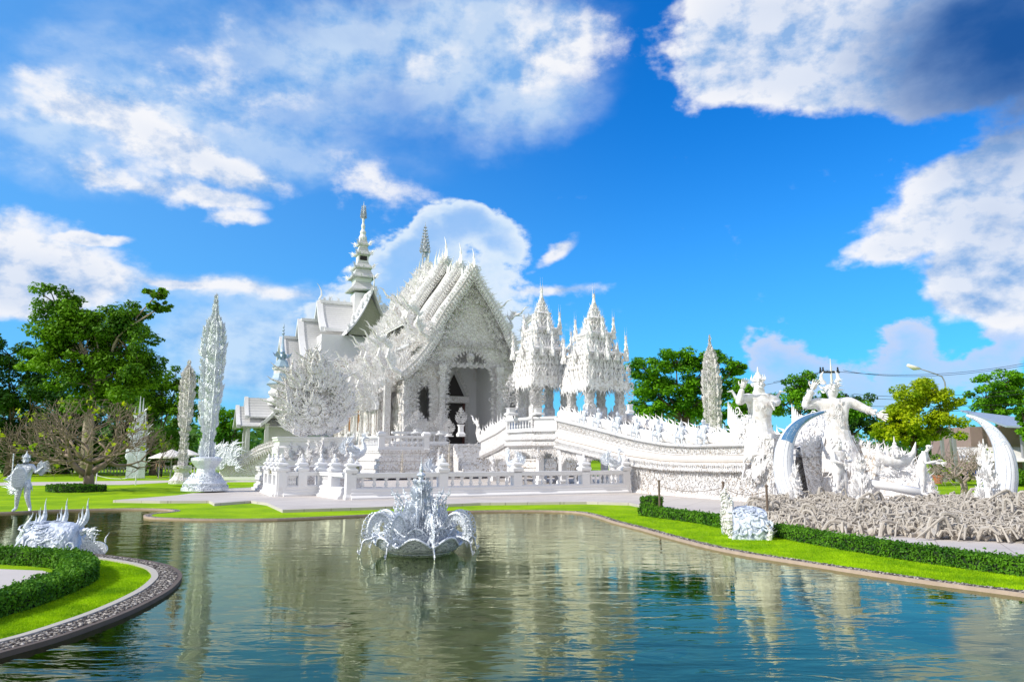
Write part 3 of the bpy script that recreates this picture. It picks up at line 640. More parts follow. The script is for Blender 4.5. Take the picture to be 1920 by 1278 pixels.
def mould(z0, z1, n=3, o=.25):               # stacked plinth profile
    p = [(o * 1.6, z0), (o * 1.6, z0 + .12)]; h = (z1 - z0 - .3) / n
    for i in range(n):
        a = z0 + .12 + h * i; q = o * (1.1 - .5 * i / n); p += [(q, a), (q, a + h * .35), (q - o * .55, a + h * .5), (q - o * .55, a + h * .8), (q - o * .1, a + h * .9), (q - o * .1, a + h * .97)]
    return p + [(o * .7, z1 - .16), (o * .9, z1 - .1), (o * .9, z1)]
def xzpanel(outer, holes, y0, y1):           # a wall outline with openings, given thickness
    rings = [[Vector((x, z, 0)) for x, z in outer]] + [[Vector((x, z, 0)) for x, z in h] for h in holes]
    tr = tessellate_polygon(rings); P = [(p.x, p.y) for r in rings for p in r]; n = len(P)
    V = [(x, y0, z) for x, z in P] + [(x, y1, z) for x, z in P]; F = [tuple(t) for t in tr] + [tuple(i + n for i in t)[::-1] for t in tr]
    k = 0
    for r in rings:
        for i in range(len(r)): a, b = k + i, k + (i + 1) % len(r); F.append((a, b, b + n, a + n))
        k += len(r)
    return T(V, F)
def sheet(prof, y0, y1, th=.16, side=1):     # a curved roof slope, profile (x,z), running along y
    n = len(prof); V = []
    for y in (y0, y1):
        for x, z in prof: V.append((side * x, y, z))
        for x, z in prof: V.append((side * x, y, z - th))
    F = []
    for i in range(n - 1): F += [(i, i + 1, 2 * n + i + 1, 2 * n + i), (n + i, 3 * n + i, 3 * n + i + 1, n + i + 1), (i, n + i, n + i + 1, i + 1), (2 * n + i, 2 * n + i + 1, 3 * n + i + 1, 3 * n + i)]
    F += [(0, 2 * n, 3 * n, n), (n - 1, 2 * n - 1, 4 * n - 1, 3 * n - 1)]; return T(V, F)
def curve(pts, k=4): return [(v.x, v.z) for v in smooth_line([Vector((a, 0, b)) for a, b in pts], k)]
CHOFA = tube([(0, 0, 0), (.05, 0, .18), (-.04, 0, .38), (-.02, 0, .62), (.10, 0, .85), (.22, 0, 1.0)], [.07, .06, .045, .03, .018, .003], 6)
def naga_head(mb, p, out, up, s):            # rearing crest with a curled snout, made of tapering scrolls
    p, out, up = Vector(p), Vector(out).normalized(), Vector(up).normalized()
    q = [p, p + out * s * .35 + up * s * .1, p + out * s * .6 + up * s * .45, p + out * s * .5 + up * s * .8, p + out * s * .75 + up * s * 1.0, p + out * s * 1.1 + up * s * .95]
    mb.add(tube(q, [s * .08, s * .08, s * .07, s * .06, s * .05, s * .015], 6))
    mb.add(tube([q[4], q[4] + out * s * .3 + up * s * .1, q[4] + out * s * .5 + up * s * .35, q[4] + out * s * .75 + up * s * .4], [s * .07, s * .05, s * .03, s * .006], 5))
    n = out.cross(up)
    for k in range(26):
        a = k / 25; b = q[1].lerp(q[3], a) if a < .6 else q[3].lerp(q[4], (a - .6) / .4)
        mb.add(KR, frame(b, up * random.uniform(.3, 1.3) + out * random.uniform(-1.1, .6), n + up * random.uniform(-.4, .4), s * random.uniform(.22, .5), flipf(k) * s * .4))
def flipf(k): return (1 if k % 2 else -1) * .8
# ------------------------------------------------------------------ main temple
MT = LF(880, 62); TO = MT.to_translation()
def zt(py, D=62): return W(880, py, D).z
def wallz(px, py, M, x=0., lo=-30, hi=60):   # local y and z of the pixel on the plane x=const of frame M
    def pxy(y):
        p = M @ Vector((x, y, CH)); d = p - Vector((0, 0, CH)); return 960 + FP * d.x / (d.y * ct + d.z * st), p
    a, b = lo, hi
    for _ in range(50):
        m_ = (a + b) / 2
        if pxy(m_)[0] > px: a = m_
        else: b = m_
    p = pxy(a)[1]; return a, W(px, py, p.y).z
t = thing('white_temple', (TO.x, TO.y, .25), 'large ornate white temple with stacked flame edged roofs and a tall arched porch', 'temple')
zf = 2.75
b = LB(MT); b.add(rectloft(-6.9, 6.9, -1.2, 25, mould(.25, zf, 3, .3))); b.add(rectloft(-9.0, 9.0, 3.5, 24, mould(.25, 1.75, 2, .3))); b.add(rectloft(-8.6, -5.2, -4.4, 1.5, mould(.25, 2.3, 3, .25))); b.add(rectloft(4.0, 8.2, -4.4, 1.5, mould(.25, 2.3, 3, .25)))
b.build('plinth', m_orn, t)
arch = curve([(2.15, 2.8), (2.15, 6.6), (2.1, 8.2), (1.6, 9.5), (.8, 10.3), (0, 10.5)], 3); arch = arch + [(-x, z) for x, z in arch[::-1][1:]]
sarch = lambda c: [(c + x, z) for x, z in curve([(.62, 4.6), (.62, 6.6), (.45, 7.6), (0, 8.0)], 3)] + [(c - x, z) for x, z in curve([(.62, 4.6), (.62, 6.6), (.45, 7.6), (0, 8.0)], 3)[::-1][1:]]
gab = [(5.5, zf), (5.5, 8.9), (4.0, 10.4), (3.0, 12.4), (1.9, 14.4), (.9, 16.0), (0, 17.3)]; gab = gab + [(-x, z) for x, z in gab[::-1][1:]]
b = LB(MT); b.add(xzpanel(gab, [arch, sarch(-4.0), sarch(4.0)], 0, .45)); b.build('front_gable_wall', m_filigree, t)
b = LB(MT); N0 = (0, -1, 0)
def in_gable(x, z): 
    for (x1, z1), (x0, z0_) in zip(gab[:6], gab[1:7]): pass
    lim = np.interp(z, [2.7, 8.9, 10.4, 12.4, 14.4, 16, 17.3], [5.5, 5.5, 4.0, 3.0, 1.9, .9, 0]); return abs(x) < lim
def gfn(a, c):
    x, z = -5.5 + 11 * a, zf + 14.6 * c
    if not in_gable(x, z): return False
    if z < 10.7 and abs(x) < 2.15: return False
    if 4.4 < z < 8.2 and abs(abs(x) - 4.0) < .8: return False
    return True
relief(b, (-5.5, 0, zf), (11, 0, 0), (0, 0, 14.6), N0, 2600, .40, gfn)
def lace(mb, pts, size, n, depth, y):        # hooked scroll lace along a polyline, hanging inwards
    P = [Vector(p) for p in pts]
    for k in range(n):
        i = random.randrange(len(P) - 1); p = P[i].lerp(P[i + 1], random.random()); d = (P[i + 1] - P[i]).normalized(); nn = Vector((-d.z, 0, d.x)); nn = nn if nn.z < 0 else -nn
        q = p + nn * depth * random.random() + Vector((0, y - random.uniform(0, .12), 0)); mb.add(random.choice((KR, SCR, KR)), frame(q, nn + d * random.uniform(-.8, .8), N0, size * random.uniform(.6, 1.2), size * random.choice((-1, 1))))
for sg in (-1, 1): lace(b, [(sg * x, 0, z) for x, z in ((.3, 16.6), (2.0, 14.0), (3.1, 12.1), (4.1, 10.3), (5.6, 8.7))], .62, 130, .9, -.15)
b.build('gable_carving', m_filigree, t)
b = LB(MT)                                   # carved frames round the openings
def hang(mb, pts, cx, size, step, y=-.05, inward=True, t_=KR):
    Ms = []; 
    for (x0, z0), (x1, z1) in zip(pts[:-1], pts[1:]):
        L_ = math.hypot(x1 - x0, z1 - z0); n = max(1, int(L_ / step))
        for i in range(n):
            q = (i + .5) / n; x = x0 + (x1 - x0) * q; z = z0 + (z1 - z0) * q; nx, nz = (z1 - z0) / L_, -(x1 - x0) / L_
            s = size * random.uniform(.7, 1.25); Ms.append(frame((x, y, z), (-nx if inward else nx, 0, -nz if inward else nz), N0, s, flipf(i) * s))
    mb.many(t_, Ms)
hang(b, arch[::-1], 0, .55, .16, -.06); hang(b, arch[::-1], 0, .42, .2, -.12, False)
for c in (-4, 4): hang(b, sarch(c)[::-1], c, .38, .12, -.06); hang(b, sarch(c)[::-1], c, .36, .16, -.12, False)
b.add(KR, frame((0, -.05, 10.3), (0, 0, -1), N0, 1.15)); b.add(KR, frame((0, -.08, 10.3), (0, 0, -1), N0, 1.15, -1.15)); b.add(lathe([(.02, -.25), (.3, -.1), (.34, .1), (.1, .3)], 8).tf(loc(0, -.15, 9.95)))
for c in (-4, 4): b.add(KR, frame((c, -.05, 7.9), (0, 0, -1), N0, .8)); b.add(KR, frame((c, -.07, 7.9), (0, 0, -1), N0, .8, -.8))
b.build('arch_tracery', m_carve, t)
b = LB(MT)
for x in (-5.55, -2.55, 2.55, 5.55):
    b.add(rectloft(x - .22, x + .22, -.4, .1, [(.12, zf), (.12, zf + .5), (0, zf + .6), (0, 8.6), (.1, 8.8), (.14, 9.2)]))
    for k in range(34): b.add(random.choice((KR, SCR)), frame((x + random.uniform(-.24, .24), -.42, zf + .4 + 6.2 * random.random()), (random.uniform(-.6, .6), 0, 1), N0, random.uniform(.3, .6), random.choice((-1, 1)) * .5))
for x in (-6.8, 6.8): b.add(rectloft(x - .25, x + .25, .6, 1.1, [(.14, zf), (.14, zf + .5), (0, zf + .6), (0, 7.4), (.14, 7.8)]))
for z, hw in ((9.15, 5.3), (10.9, 3.6)): fringe(b, [(-hw, -.12, z), (hw, -.12, z)], (0, 0, 1), N0, .2, .5); fringe(b, [(-hw, -.16, z + .05), (hw, -.16, z + .05)], (0, 0, -1), N0, .25, .38, t=SCR)
b.build('columns', m_carve, t)
b = LB(MT); 
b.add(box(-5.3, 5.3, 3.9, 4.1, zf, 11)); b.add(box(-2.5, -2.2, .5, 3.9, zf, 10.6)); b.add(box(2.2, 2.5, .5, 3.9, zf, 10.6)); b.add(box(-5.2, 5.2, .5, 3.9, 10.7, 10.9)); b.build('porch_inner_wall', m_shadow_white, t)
b = LB(MT); b.add(box(-.95, .95, 3.80, 3.88, zf + .1, 6.35)); b.build('doorway', m_dark, t)
b = LB(MT); b.add(box(.80, 1.0, 3.6, 3.78, zf + .1, 6.35)); b.add(box(-1.0, -.85, 3.6, 3.78, zf + .1, 6.35)); b.build('door_leaf', m_red, t)
b = LB(MT); b.add(xzpanel([(-.95, 7.0), (.95, 7.0), (0, 8.9)], [], 3.72, 3.8)); b.build('dark_triangular_pediment', m_dark, t)
b = LB(MT); b.add(box(-1.4, 1.4, 3.55, 3.85, 6.4, 6.95)); hang(b, [(-1.2, 7.0), (0, 9.3), (1.2, 7.0)], 0, .45, .16, 3.6, True); hang(b, [(1.1, 3.0), (1.1, 6.4)], 0, .35, .2, 3.6, False); b.build('door_frame', m_carve, t)
for c in (-4.0, 4.0): b = LB(MT); b.add(box(c - .5, c + .25, 3.74, 3.86, 3.6, 5.2)); b.build('side_doorway', m_red, t)
# side walls and windows
b = LB(MT)
for s in (-1, 1): b.add(box(s * 5.3 - .2, s * 5.3 + .2, .45, 24, zf, 9.4)); b.add(box(s * 6.6 - .2, s * 6.6 + .2, 3.0, 24, 1.7, 7.2))
b.add(box(-6.7, 6.7, 23.8, 24.2, 1.7, 12)); b.build('side_wall', m_orn, t)
b = LB(MT); pil = LB(MT)
wy = [wallz(p, 800, MT, -6.85)[0] for p in (706, 691, 673, 656, 641)]
for k, y in enumerate(wy):
    m1 = LB(MT); wz0, wz1 = wallz((706, 691, 673, 656, 641)[k], 808, MT, -6.85)[1], wallz((706, 691, 673, 656, 641)[k], 769, MT, -6.85)[1]
    m1.add(box(-6.92, -6.80, y - .42, y + .42, wz0, wz1)); m1.build('window_shutter', m_wood, t)
    f = LB(MT); f.add(box(-7.0, -6.8, y - .58, y - .44, wz0 - .1, wz1 + .1)); f.add(box(-7.0, -6.8, y + .44, y + .58, wz0 - .1, wz1 + .1)); f.add(box(-7.05, -6.8, y - .6, y + .6, wz0 - .25, wz0 - .02))
    for j in range(7): q = j / 6 - .5; f.add(KR, frame((-6.95, y + q * 1.1, wz1 + .05), (0, q * .5, 1), (-1, 0, 0), 1.5 - abs(q) * 1.6, flipf(j)))
    f.build('window_frame', m_carve, t)
for y in np.arange(3.4, 23, 1.0 if False else (wy[1] - wy[0])): 
    pil.add(rectloft(-7.05, -6.75, y - .3, y + .1, [(.08, 1.7), (.08, 2.4), (0, 2.5), (0, 6.6), (.08, 7.0)]))
    for j in range(3): pil.add(KR, frame((-7.1, y, 2.4 + 1.5 * j), (0, 0, 1), (-1, 0, 0), 1.3, flipf(j)))
pil.build('pilasters', m_carve, t)
# stacked roofs
UP = curve([(0, 17.6), (.9, 16.1), (1.9, 14.7), (2.9, 13.1), (3.9, 11.3)], 3); LO = curve([(3.3, 12.0), (4.3, 10.3), (5.3, 9.1), (6.2, 8.3)], 3); TH = curve([(5.4, 9.0), (6.5, 7.6), (7.9, 6.7)], 3)
def orn_tier(name, prof, y0, y1, dz, chofa, hs, fl, front=True, ridge=False, sides=(-1, 1), M=MT, mat=m_tilew, parent=t, cmat=m_fine, omat=m_carve):
    P = [(x, z + dz) for x, z in prof]; 
    if prof is not UP and len(sides) == 2:
        for q_ in sides: orn_tier(name, prof, y0, y1, dz, chofa, hs, fl, front, ridge, (q_,), M, mat, parent, cmat, omat)
        return
    r_ = LB(M)
    for q_ in sides: r_.add(sheet(P, y0, y1, .16, q_))
    r = r_.build(name, mat, parent)
    bb = LB(M); fr = LB(M); yy = y0 - .12
    for s in sides:
        bb.add(sheet([(x, z + .14) for x, z in P], y0 - .25, y0 + .12, .42, s))
        pts = [(s * x, yy, z + .1) for x, z in P]; Q = [Vector(p) for p in pts]
        for i in range(len(Q) - 1):          # flames standing off the barge board, some scrolls under it
            d = (Q[i + 1] - Q[i]); L_ = d.length; n_ = max(1, int(L_ / (fl * .36))); o = Vector((s * -d.z * s, 0, d.x * s)) ; o = Vector((-d.z, 0, d.x)) * s; o.normalize()
            if o.z < 0: o = -o
            for j in range(n_):
                p = Q[i].lerp(Q[i + 1], (j + .5) / n_); s2 = fl * random.uniform(.7, 1.2); fr.add(KR, frame(p, o + Vector((0, 0, .5)), (0, -1, 0), s2, s2 * s)); fr.add(SCR, frame(p - o * .45 - Vector((0, .1, 0)), -o, (0, -1, 0), fl * .8, fl * .7 * s, fl * .7)); fr.add(KR, frame(p - o * .2 - Vector((0, .16, 0)), -o + Vector((0, 0, -.4)), (0, -1, 0), fl * random.uniform(.7, 1.1), fl * .8 * s))
        ep = Q[-1]; naga_head(fr, ep, (s * .9, -.25, .1), (0, 0, 1), hs)
        if prof is not UP or True:
            e0 = Vector((s * P[-1][0], y0, P[-1][1])); e1 = Vector((s * P[-1][0], y1, P[-1][1])); fringe(fr, [e0, e1], (s * .7, 0, .9), (0, -1, .2), fl * .7, fl * .85, lean=-.3)
    if chofa: fr.add(CHOFA, loc(0, yy, P[0][1] - .1) @ rot(PI / 2, 'Z') @ scl(chofa * .9, chofa * .9, chofa)); fr.add(KR, frame((0, yy, P[0][1]), (0, 0, 1), (1, 0, 0), chofa * .6)); fr.add(KR, frame((0, yy, P[0][1]), (0, .4, 1), (1, 0, 0), chofa * .5, -chofa * .5))
    if ridge: fringe(fr, [(0, y0, P[0][1]), (0, y1, P[0][1])], (0, 0, 1), (1, 0, 0), .55, .8)
    bb.build('barge_board', omat, r); fr.build('roof_flames', cmat, r); return r
orn_tier('roof_tier', UP, -.5, 3.4, -.1, 1.9, 2.0, .62, ridge=True)
orn_tier('roof_tier', UP, 2.6, 8.0, .95, 2.2, 1.8, .55, ridge=True)
orn_tier('roof_tier', UP, 6.4, 15, 2.3, 2.4, 1.8, .55, ridge=True)
orn_tier('roof_tier', UP, 13, 20, .9, 1.6, 1.5, .6, ridge=True); orn_tier('roof_tier', UP, 19, 25, -.1, 1.6, 1.5, .6, ridge=True)
orn_tier('roof_tier', LO, -.7, 3.0, -.1, 0, 2.2, .6); orn_tier('roof_tier', LO, 2.4, 8.5, .5, 0, 2.0, .6); orn_tier('roof_tier', LO, 7.2, 15, 1.0, 0, 1.8, .6); orn_tier('roof_tier', LO, 14, 24.5, .5, 0, 1.8, .6)
orn_tier('roof_tier', TH, 2.6, 6.4, -.4, 0, 1.8, .6); orn_tier('roof_tier', TH, 5.6, 11, .1, 0, 1.8, .6); orn_tier('roof_tier', TH, 9.6, 17, .6, 0, 1.8, .6); orn_tier('roof_tier', TH, 16, 24.6, .1, 0, 1.8, .6)
b = LB(MT)                                   # heavy flame masses along the left eaves
for i in range(620):
    y = random.uniform(-.5, 1) + 23 * random.random() ** 1.1; k = random.choice((0, 1, 1, 2)); x, z = ((3.9, 11.9), (6.3, 8.9), (7.9, 6.9))[k]
    s = random.uniform(.5, 1.25); sd_ = -1 if random.random() < .78 else 1
    b.add(KR, frame((sd_ * (x + random.uniform(-.3, .3)), y, z + random.uniform(-1.5, .6)), (sd_ * random.uniform(.1, .8), -.2, 1), (random.uniform(-.3, .3), -1, 0), s, random.choice((-1, 1)) * s))
relief(b, (-6.72, 3, 1.9), (0, 20, 0), (0, 0, 5.2), (-1, 0, 0), 500, .5, t=SCR); relief(b, (-5.55, .5, 4), (0, 22, 0), (0, 0, 5), (-1, 0, 0), 400, .5, t=SCR)
relief(b, (-7.0, -1.55, .5), (14, 0, 0), (0, 0, 2.2), N0, 300, .32, t=SCR); relief(b, (-9.4, 3.2, .4), (0, 20, 0), (0, 0, 1.2), (-1, 0, 0), 200, .35, t=SCR)
for i in range(520):                         # flames standing on the rear roof slopes and ridges
    y = random.uniform(9.5, 25); q = random.random(); k_ = min(len(UP) - 2, int(q * (len(UP) - 1))); x_, z_ = UP[k_]; dz_ = 2.3 if 6.4 < y < 15 else (.9 if y < 20 else -.1)
    s = random.uniform(.5, 1.3); b.add(KR, frame((-x_ - .05, y, z_ + dz_ + .05), (-.4 + random.uniform(-.4, .3), random.uniform(-.4, .3), 1), (random.uniform(-.7, .1), -1, .2), s, random.choice((-1, 1)) * s))
for i in range(26): y = random.uniform(4, 25); b.add(FL, frame((random.uniform(-.4, .1), y, 17.6 + (2.3 if 6.4 < y < 15 else .6)), (random.uniform(-.2, .2), random.uniform(-.4, .1), 1), (-1, 0, 0), random.uniform(1.2, 2.1), .8))
for i in range(620):                         # carved flames lying over the lower roof slopes on the left
    prof_, dz_ = random.choice(((LO, .4), (LO, .6), (TH, .1))); y = random.uniform(-.4, 22); q = random.random(); k_ = min(len(prof_) - 2, int(q * (len(prof_) - 1))); x_, z_ = prof_[k_]
    s = random.uniform(.45, 1.05); b.add(KR, frame((-x_ - .1, y, z_ + dz_ + .1), (-.35 + random.uniform(-.4, .4), random.uniform(-.5, .3), 1), (random.uniform(-.6, .2), -1, .2), s, random.choice((-1, 1)) * s))
b.build('eaves_flames', m_fine, t)
b = LB(MT); sz = wallz(790, 470, MT, 0)[0]; sy = sz; z0_ = wallz(790, 482, MT, 0)[1]; z1_ = wallz(790, 416, MT, 0)[1]; Hs = z1_ - z0_
b.add(lathe([(.12, 0), (.12, .12), (.30, .14), (.22, .35), (.12, .6), (.05, .85), (.01, 1.0)], 8).tf(loc(0, sy, z0_) @ scl(1, 1, Hs)))
for k in range(9):
    q = k / 9; R_ = .62 * (1 - q) ** .9 + .05
    for i in range(8): a = i * PI / 4 + k * .4; b.add(KR, frame((R_ * .5 * math.cos(a), sy + R_ * .5 * math.sin(a), z0_ + Hs * (.13 + .78 * q)), (math.cos(a) * .7, math.sin(a) * .7, 1), (-math.sin(a), math.cos(a), 0), .5 * (1 - q * .6)))
for i in range(4): a = i * PI / 2 + .7; b.add(tube([(.3 * math.cos(a), sy + .3 * math.sin(a), z0_ + .4), (.35 * math.cos(a), sy + .35 * math.sin(a), 19.7)], [.05, .07], 5))
b.add(rectloft(-.45, .45, sy - .45, sy + .45, [(.1, 19.2), (.1, 19.6), (0, 19.7), (-.1, 20.0)])); fringe(b, [(-.5, sy - .5, 19.9), (.5, sy - .5, 19.9)], (0, 0, 1), (0, -1, 0), .25, .6)
b.build('silver_ridge_spire', m_silver2, t)
# front terrace rail of the temple
BAL = lathe([(.09, 0), (.09, .06), (.05, .1), (.085, .3), (.06, .52), (.04, .72), (.08, .9), (.09, .94), (.09, 1)], 8)
def railing(mb, P0, P1, h, M=None, nbal=None, pst=True, parent=None, thin=.14, mat=m_white):
    P0, P1 = Vector(P0), Vector(P1); d = P1 - P0; L_ = Vector((d.x, d.y, 0)).length; a = math.atan2(d.y, d.x); sl = (P1.z - P0.z) / L_
    sh = Matrix.Identity(4); sh[2][0] = sl; X = loc(*P0) @ rot(a, 'Z') @ sh
    for z0, z1, w_ in ((0, .22 * h, thin * 1.25), (.80 * h, .86 * h, thin * .95), (.86 * h, h, thin * 1.3)): mb.add(box(0, L_, -w_, w_, z0, z1), X)
    n = nbal or max(2, int(L_ / .42)); 
    for i in range(n): mb.add(BAL, X @ loc(L_ * (i + .5) / n, 0, .22 * h) @ scl(h * .95, h * .95, .58 * h))
for A_, B_, h_ in (((-8.6, -4.3, 2.3), (-8.6, 1.4, 2.3), 1.0), ((-8.6, -4.3, 2.3), (-5.2, -4.3, 2.3), 1.0), ((-6.9, -1.1, zf), (-2.3, -1.1, zf), .95), ((2.3, -1.1, zf), (6.9, -1.1, zf), .95), ((4.0, -4.3, 2.3), (8.2, -4.3, 2.3), 1.0)):
    b = LB(MT); railing(b, A_, B_, h_); b.build('terrace_railing', m_white, t)
for x, y in ((-8.6, -4.3), (-5.2, -4.3), (4.0, -4.3), (8.2, -4.3)): b = LB(MT); b.add(rectloft(x - .2, x + .2, y - .2, y + .2, [(.05, 2.3), (0, 2.5), (0, 3.2), (.08, 3.3), (.08, 3.45), (-.05, 3.6)])); b.build('railing_post', m_white, t)
b = LB(MT)
for i in range(9): b.add(box(-2.0, 2.0, -1.5 - .32 * (i + 1), -1.5 - .32 * i, .25, zf - .27 * (i + 1)))
b.build('porch_steps', m_orn, t)
# flame leaf finials standing on the terrace in front of the porch
def leaf_fan(mb, p, nrm, w_, h, rings=4, dens=1.0, core=True, tt=KR, wild=0.0):
    p, nrm = Vector(p), Vector(nrm).normalized(); x = Vector((0, 0, 1)).cross(nrm) * -1; cz = p + Vector((0, 0, h * .38))
    if core:
        o = [(math.sin(a) * (.42 if math.cos(a) < 0 else .38 * (1 - .85 * max(0, math.cos(a)) ** 1.5)), (-math.cos(a) * .34 if -math.cos(a) < 0 and False else (math.cos(a) * (.50 if math.cos(a) > 0 else .34)))) for a in np.linspace(0, 2 * PI, 26)[:-1]]
        V = []; F = []
        for s in (-.04, .04):
            for a_, c_ in o: V.append(cz + x * (a_ * w_) + Vector((0, 0, c_ * h)) + nrm * (s * min(w_, 2)))
        n = len(o); V += [cz - nrm * .07 * w_, cz + nrm * .07 * w_]
        for i in range(n): j = (i + 1) % n; F += [(i, j, n + j, n + i), (j, i, 2 * n), (n + i, n + j, 2 * n + 1)]
        mb.add(T([tuple(v) for v in V], F))
    for sd_ in (-1, 1):
        for k in range(rings):
            q = (k + 1) / rings; n = int((8 + 18 * q) * dens)
            for i in range(n):
                a = (i + .5) / n * 2 * PI + random.uniform(-.05, .05); c_ = math.cos(a); rx = w_ * .46 * q * (1 - .80 * max(0, c_) ** 1.6); rz = h * (.48 if c_ > 0 else .33) * q
                pos = cz + x * math.sin(a) * rx + Vector((0, 0, c_ * rz)) + nrm * sd_ * (.05 * w_ * (1.1 - q) + .01)
                up = x * math.sin(a) * .6 + Vector((0, 0, .75 + .5 * c_)); s = min(w_, h) * (.15 + .06 * q) * random.uniform(.8, 1.25) * (1 + wild * q ** 4 * random.random() * 1.3)
                if wild: pos = pos + Vector((0, 0, -h * .03 * random.random())) + x * random.uniform(-.03, .03) * w_ + nrm * random.uniform(-.25, .25)
                mb.add(tt, frame(pos, up, nrm * sd_, s, s * (1 if math.sin(a) > 0 else -1)))
                if q < .9: mb.add(SCR, frame(pos, up, nrm * sd_, s * .5, s * .5 * random.choice((1, -1)), s * .5))
    mb.add(tt, frame(cz + Vector((0, 0, h * .40)), (0, 0, 1), nrm, h * .25)); mb.add(ND, loc(*(cz + Vector((0, 0, h * .45)))) @ scl(h * .18))
def finial(label, px, py0, py1, D, wpx, mat=m_carve, nm='leaf_finial', group=None, post=.18):
    a = W(px, py0, D); h = W(px, py1, D).z - a.z; r = thing(nm, a, label, 'finial', group); w_ = wpx * D / FP
    m1 = MB(); hp = h * post; m1.add(sq([(w_ * .32, 0), (w_ * .34, hp * .2), (w_ * .2, hp * .4), (w_ * .2, hp * .8), (w_ * .3, hp)]).tf(loc(*a) @ rot(ANG, 'Z'))); m1.build('pedestal', m_white, r)
    m2 = MB(); leaf_fan(m2, a + Vector((0, 0, hp)), FX, w_ * 1.05, h - hp, 4, .8, core=False); m2.build('flame_leaf', mat, r); return r
finial('lacy flame leaf finial in front of the dark doorway, left of the small round one', 827, 815, 768, 56, 24)
finial('small round carved finial on a post before the temple doorway', 864, 818, 762, 55, 20, post=.4)
finial('low flame leaf finial between the doorway finials', 842, 818, 785, 55, 20)
finial('broad flame leaf finial at the foot of the porch window left of the temple doorway', 783, 812, 768, 57, 30)
# ------------------------------------------------------------------ rear hall with the tall spire
D2 = 92; M2 = LF(668, D2); zz = lambda py, px=668, D=D2: W(px, py, D).z; O2 = M2.to_translation(); mp2 = D2 * 1.02 / FP
t2 = thing('spired_hall', (O2.x, O2.y, ZG), 'white hall behind the temple with grey tiled stepped roofs and the tallest spire', 'hall')
b = LB(M2); pr = [(26, 900), (26, 700), (26, 600), (20, 590), (20, 552)]
b.add(sq([(h_ * mp2 * .8, max(ZG, zz(p))) for h_, p in pr])); b.add(box(-5.5, 5.5, -4.2, 4.2, ZG, zz(640))); b.build('tower_body', m_white, t2)
b = LB(M2)
for pr in ([(31, 548), (32, 546), (24, 540), (18, 533), (17, 526)], [(27, 524), (27, 522), (20, 515), (17, 508)], [(20, 506), (21, 504), (14, 497), (12, 492)], [(16, 480), (16, 478), (12, 472), (10, 466)], [(12, 462), (12, 460), (8, 452), (7, 447)]):
    b.add(sq([(h_ * mp2 * .8, zz(p)) for h_, p in pr]))
b.build('spire_roofs', m_tile, t2)
b = LB(M2)
b.add(sq([(17 * mp2 * .8, zz(533)), (20 * mp2 * .8, zz(526)), (20 * mp2 * .8, zz(524))])); b.add(sq([(14 * mp2 * .8, zz(510)), (15 * mp2 * .8, zz(505))])); b.add(sq([(12 * mp2 * .8, zz(495)), (12 * mp2 * .8, zz(482)), (13 * mp2 * .8, zz(479))]))
b.add(sq([(9 * mp2 * .8, zz(468)), (9 * mp2 * .8, zz(460))])); b.add(lathe([(r * mp2, zz(p)) for r, p in ((7, 452), (8, 446), (5, 440), (6, 436), (3, 430), (4, 424), (2, 418), (2.5, 412), (1.5, 405), (1.2, 395), (.6, 384), (.1, 377))], 10))
for (hw, p) in ((27, 523), (21, 505), (17, 479), (13, 461)):
    for sx in (-1, 1):
        for sy_ in (-1, 1): b.add(KR, frame((sx * hw * mp2 * .8, sy_ * hw * mp2 * .8, zz(p)), (sx * .6, sy_ * .6, 1), (sy_, -sx, 0), .95)); 
    h_ = hw * mp2 * .8; fringe(b, [(-h_, -h_, zz(p)), (h_, -h_, zz(p))], (0, -.4, 1), (0, -1, 0), .6, .5); fringe(b, [(-h_, h_, zz(p)), (-h_, -h_, zz(p))], (-.4, 0, 1), (-1, 0, 0), .6, .5)
b.build('spire_neck', m_white, t2)
b = LB(M2); b.add(box(-.45, .45, -13 * mp2 * .8, -12 * mp2 * .8 + .05, zz(490), zz(482))); b.build('spire_niche', m_dark, t2)
b = LB(M2)
for k in range(7):
    q = k / 7; z = zz(409) + (zz(384) - zz(409)) * q
    for i in range(8): a = i * PI / 4 + k * .3; b.add(KR, frame((.15 * math.cos(a), .15 * math.sin(a), z), (math.cos(a) * .8, math.sin(a) * .8, .9), (-math.sin(a), math.cos(a), 0), .55 * (1 - q * .6)))
b.build('silver_parasol_tip', m_silver2, t2)
def swap(t_): return T(t_.V[:, [1, 0, 2]] * np.array([1, 1, 1]), L=t_.L, S=t_.S)
RP = lambda zr, zb_, w_: curve([(0, zr), (w_ * .3, zr - (zr - zb_) * .42), (w_ * .65, zr - (zr - zb_) * .76), (w_, zb_)], 3)
def side_roof(x0, x1, zr, zb_, w_, chofa=2.4, yc=0):   # ridge along local x, gable end at x0
    P = RP(zr, zb_, w_); r_ = LB(M2); r_.add(swap(sheet(P, x0, x1, .2, 1)), loc(0, yc, 0)); r_.add(swap(sheet(P, x0, x1, .2, -1)), loc(0, yc, 0)); r = r_.build('tiled_roof', m_tile, t2)
    e = LB(M2)
    for s in (-1, 1): e.add(swap(sheet([(a, z + .22) for a, z in P], x0 - .45, x0 + .25, .6, s)), loc(0, yc, 0)); e.add(swap(box(min(s * w_, s * (w_ + .3)), max(s * w_, s * (w_ + .3)), x0, x1, zb_ - .25, zb_ + .1)), loc(0, yc, 0))
    e.add(box(x0, x1, yc - .22, yc + .22, zr - .05, zr + .3)); 
    if chofa: e.add(CHOFA, loc(x0, yc, zr) @ rot(PI, 'Z') @ scl(chofa, chofa, chofa)); fringe(e, [(x0, yc, zr + .2), (x1, yc, zr + .2)], (0, 0, 1), (0, -1, 0), .8, .8)
    e.build('white_roof_edge', m_white, r)
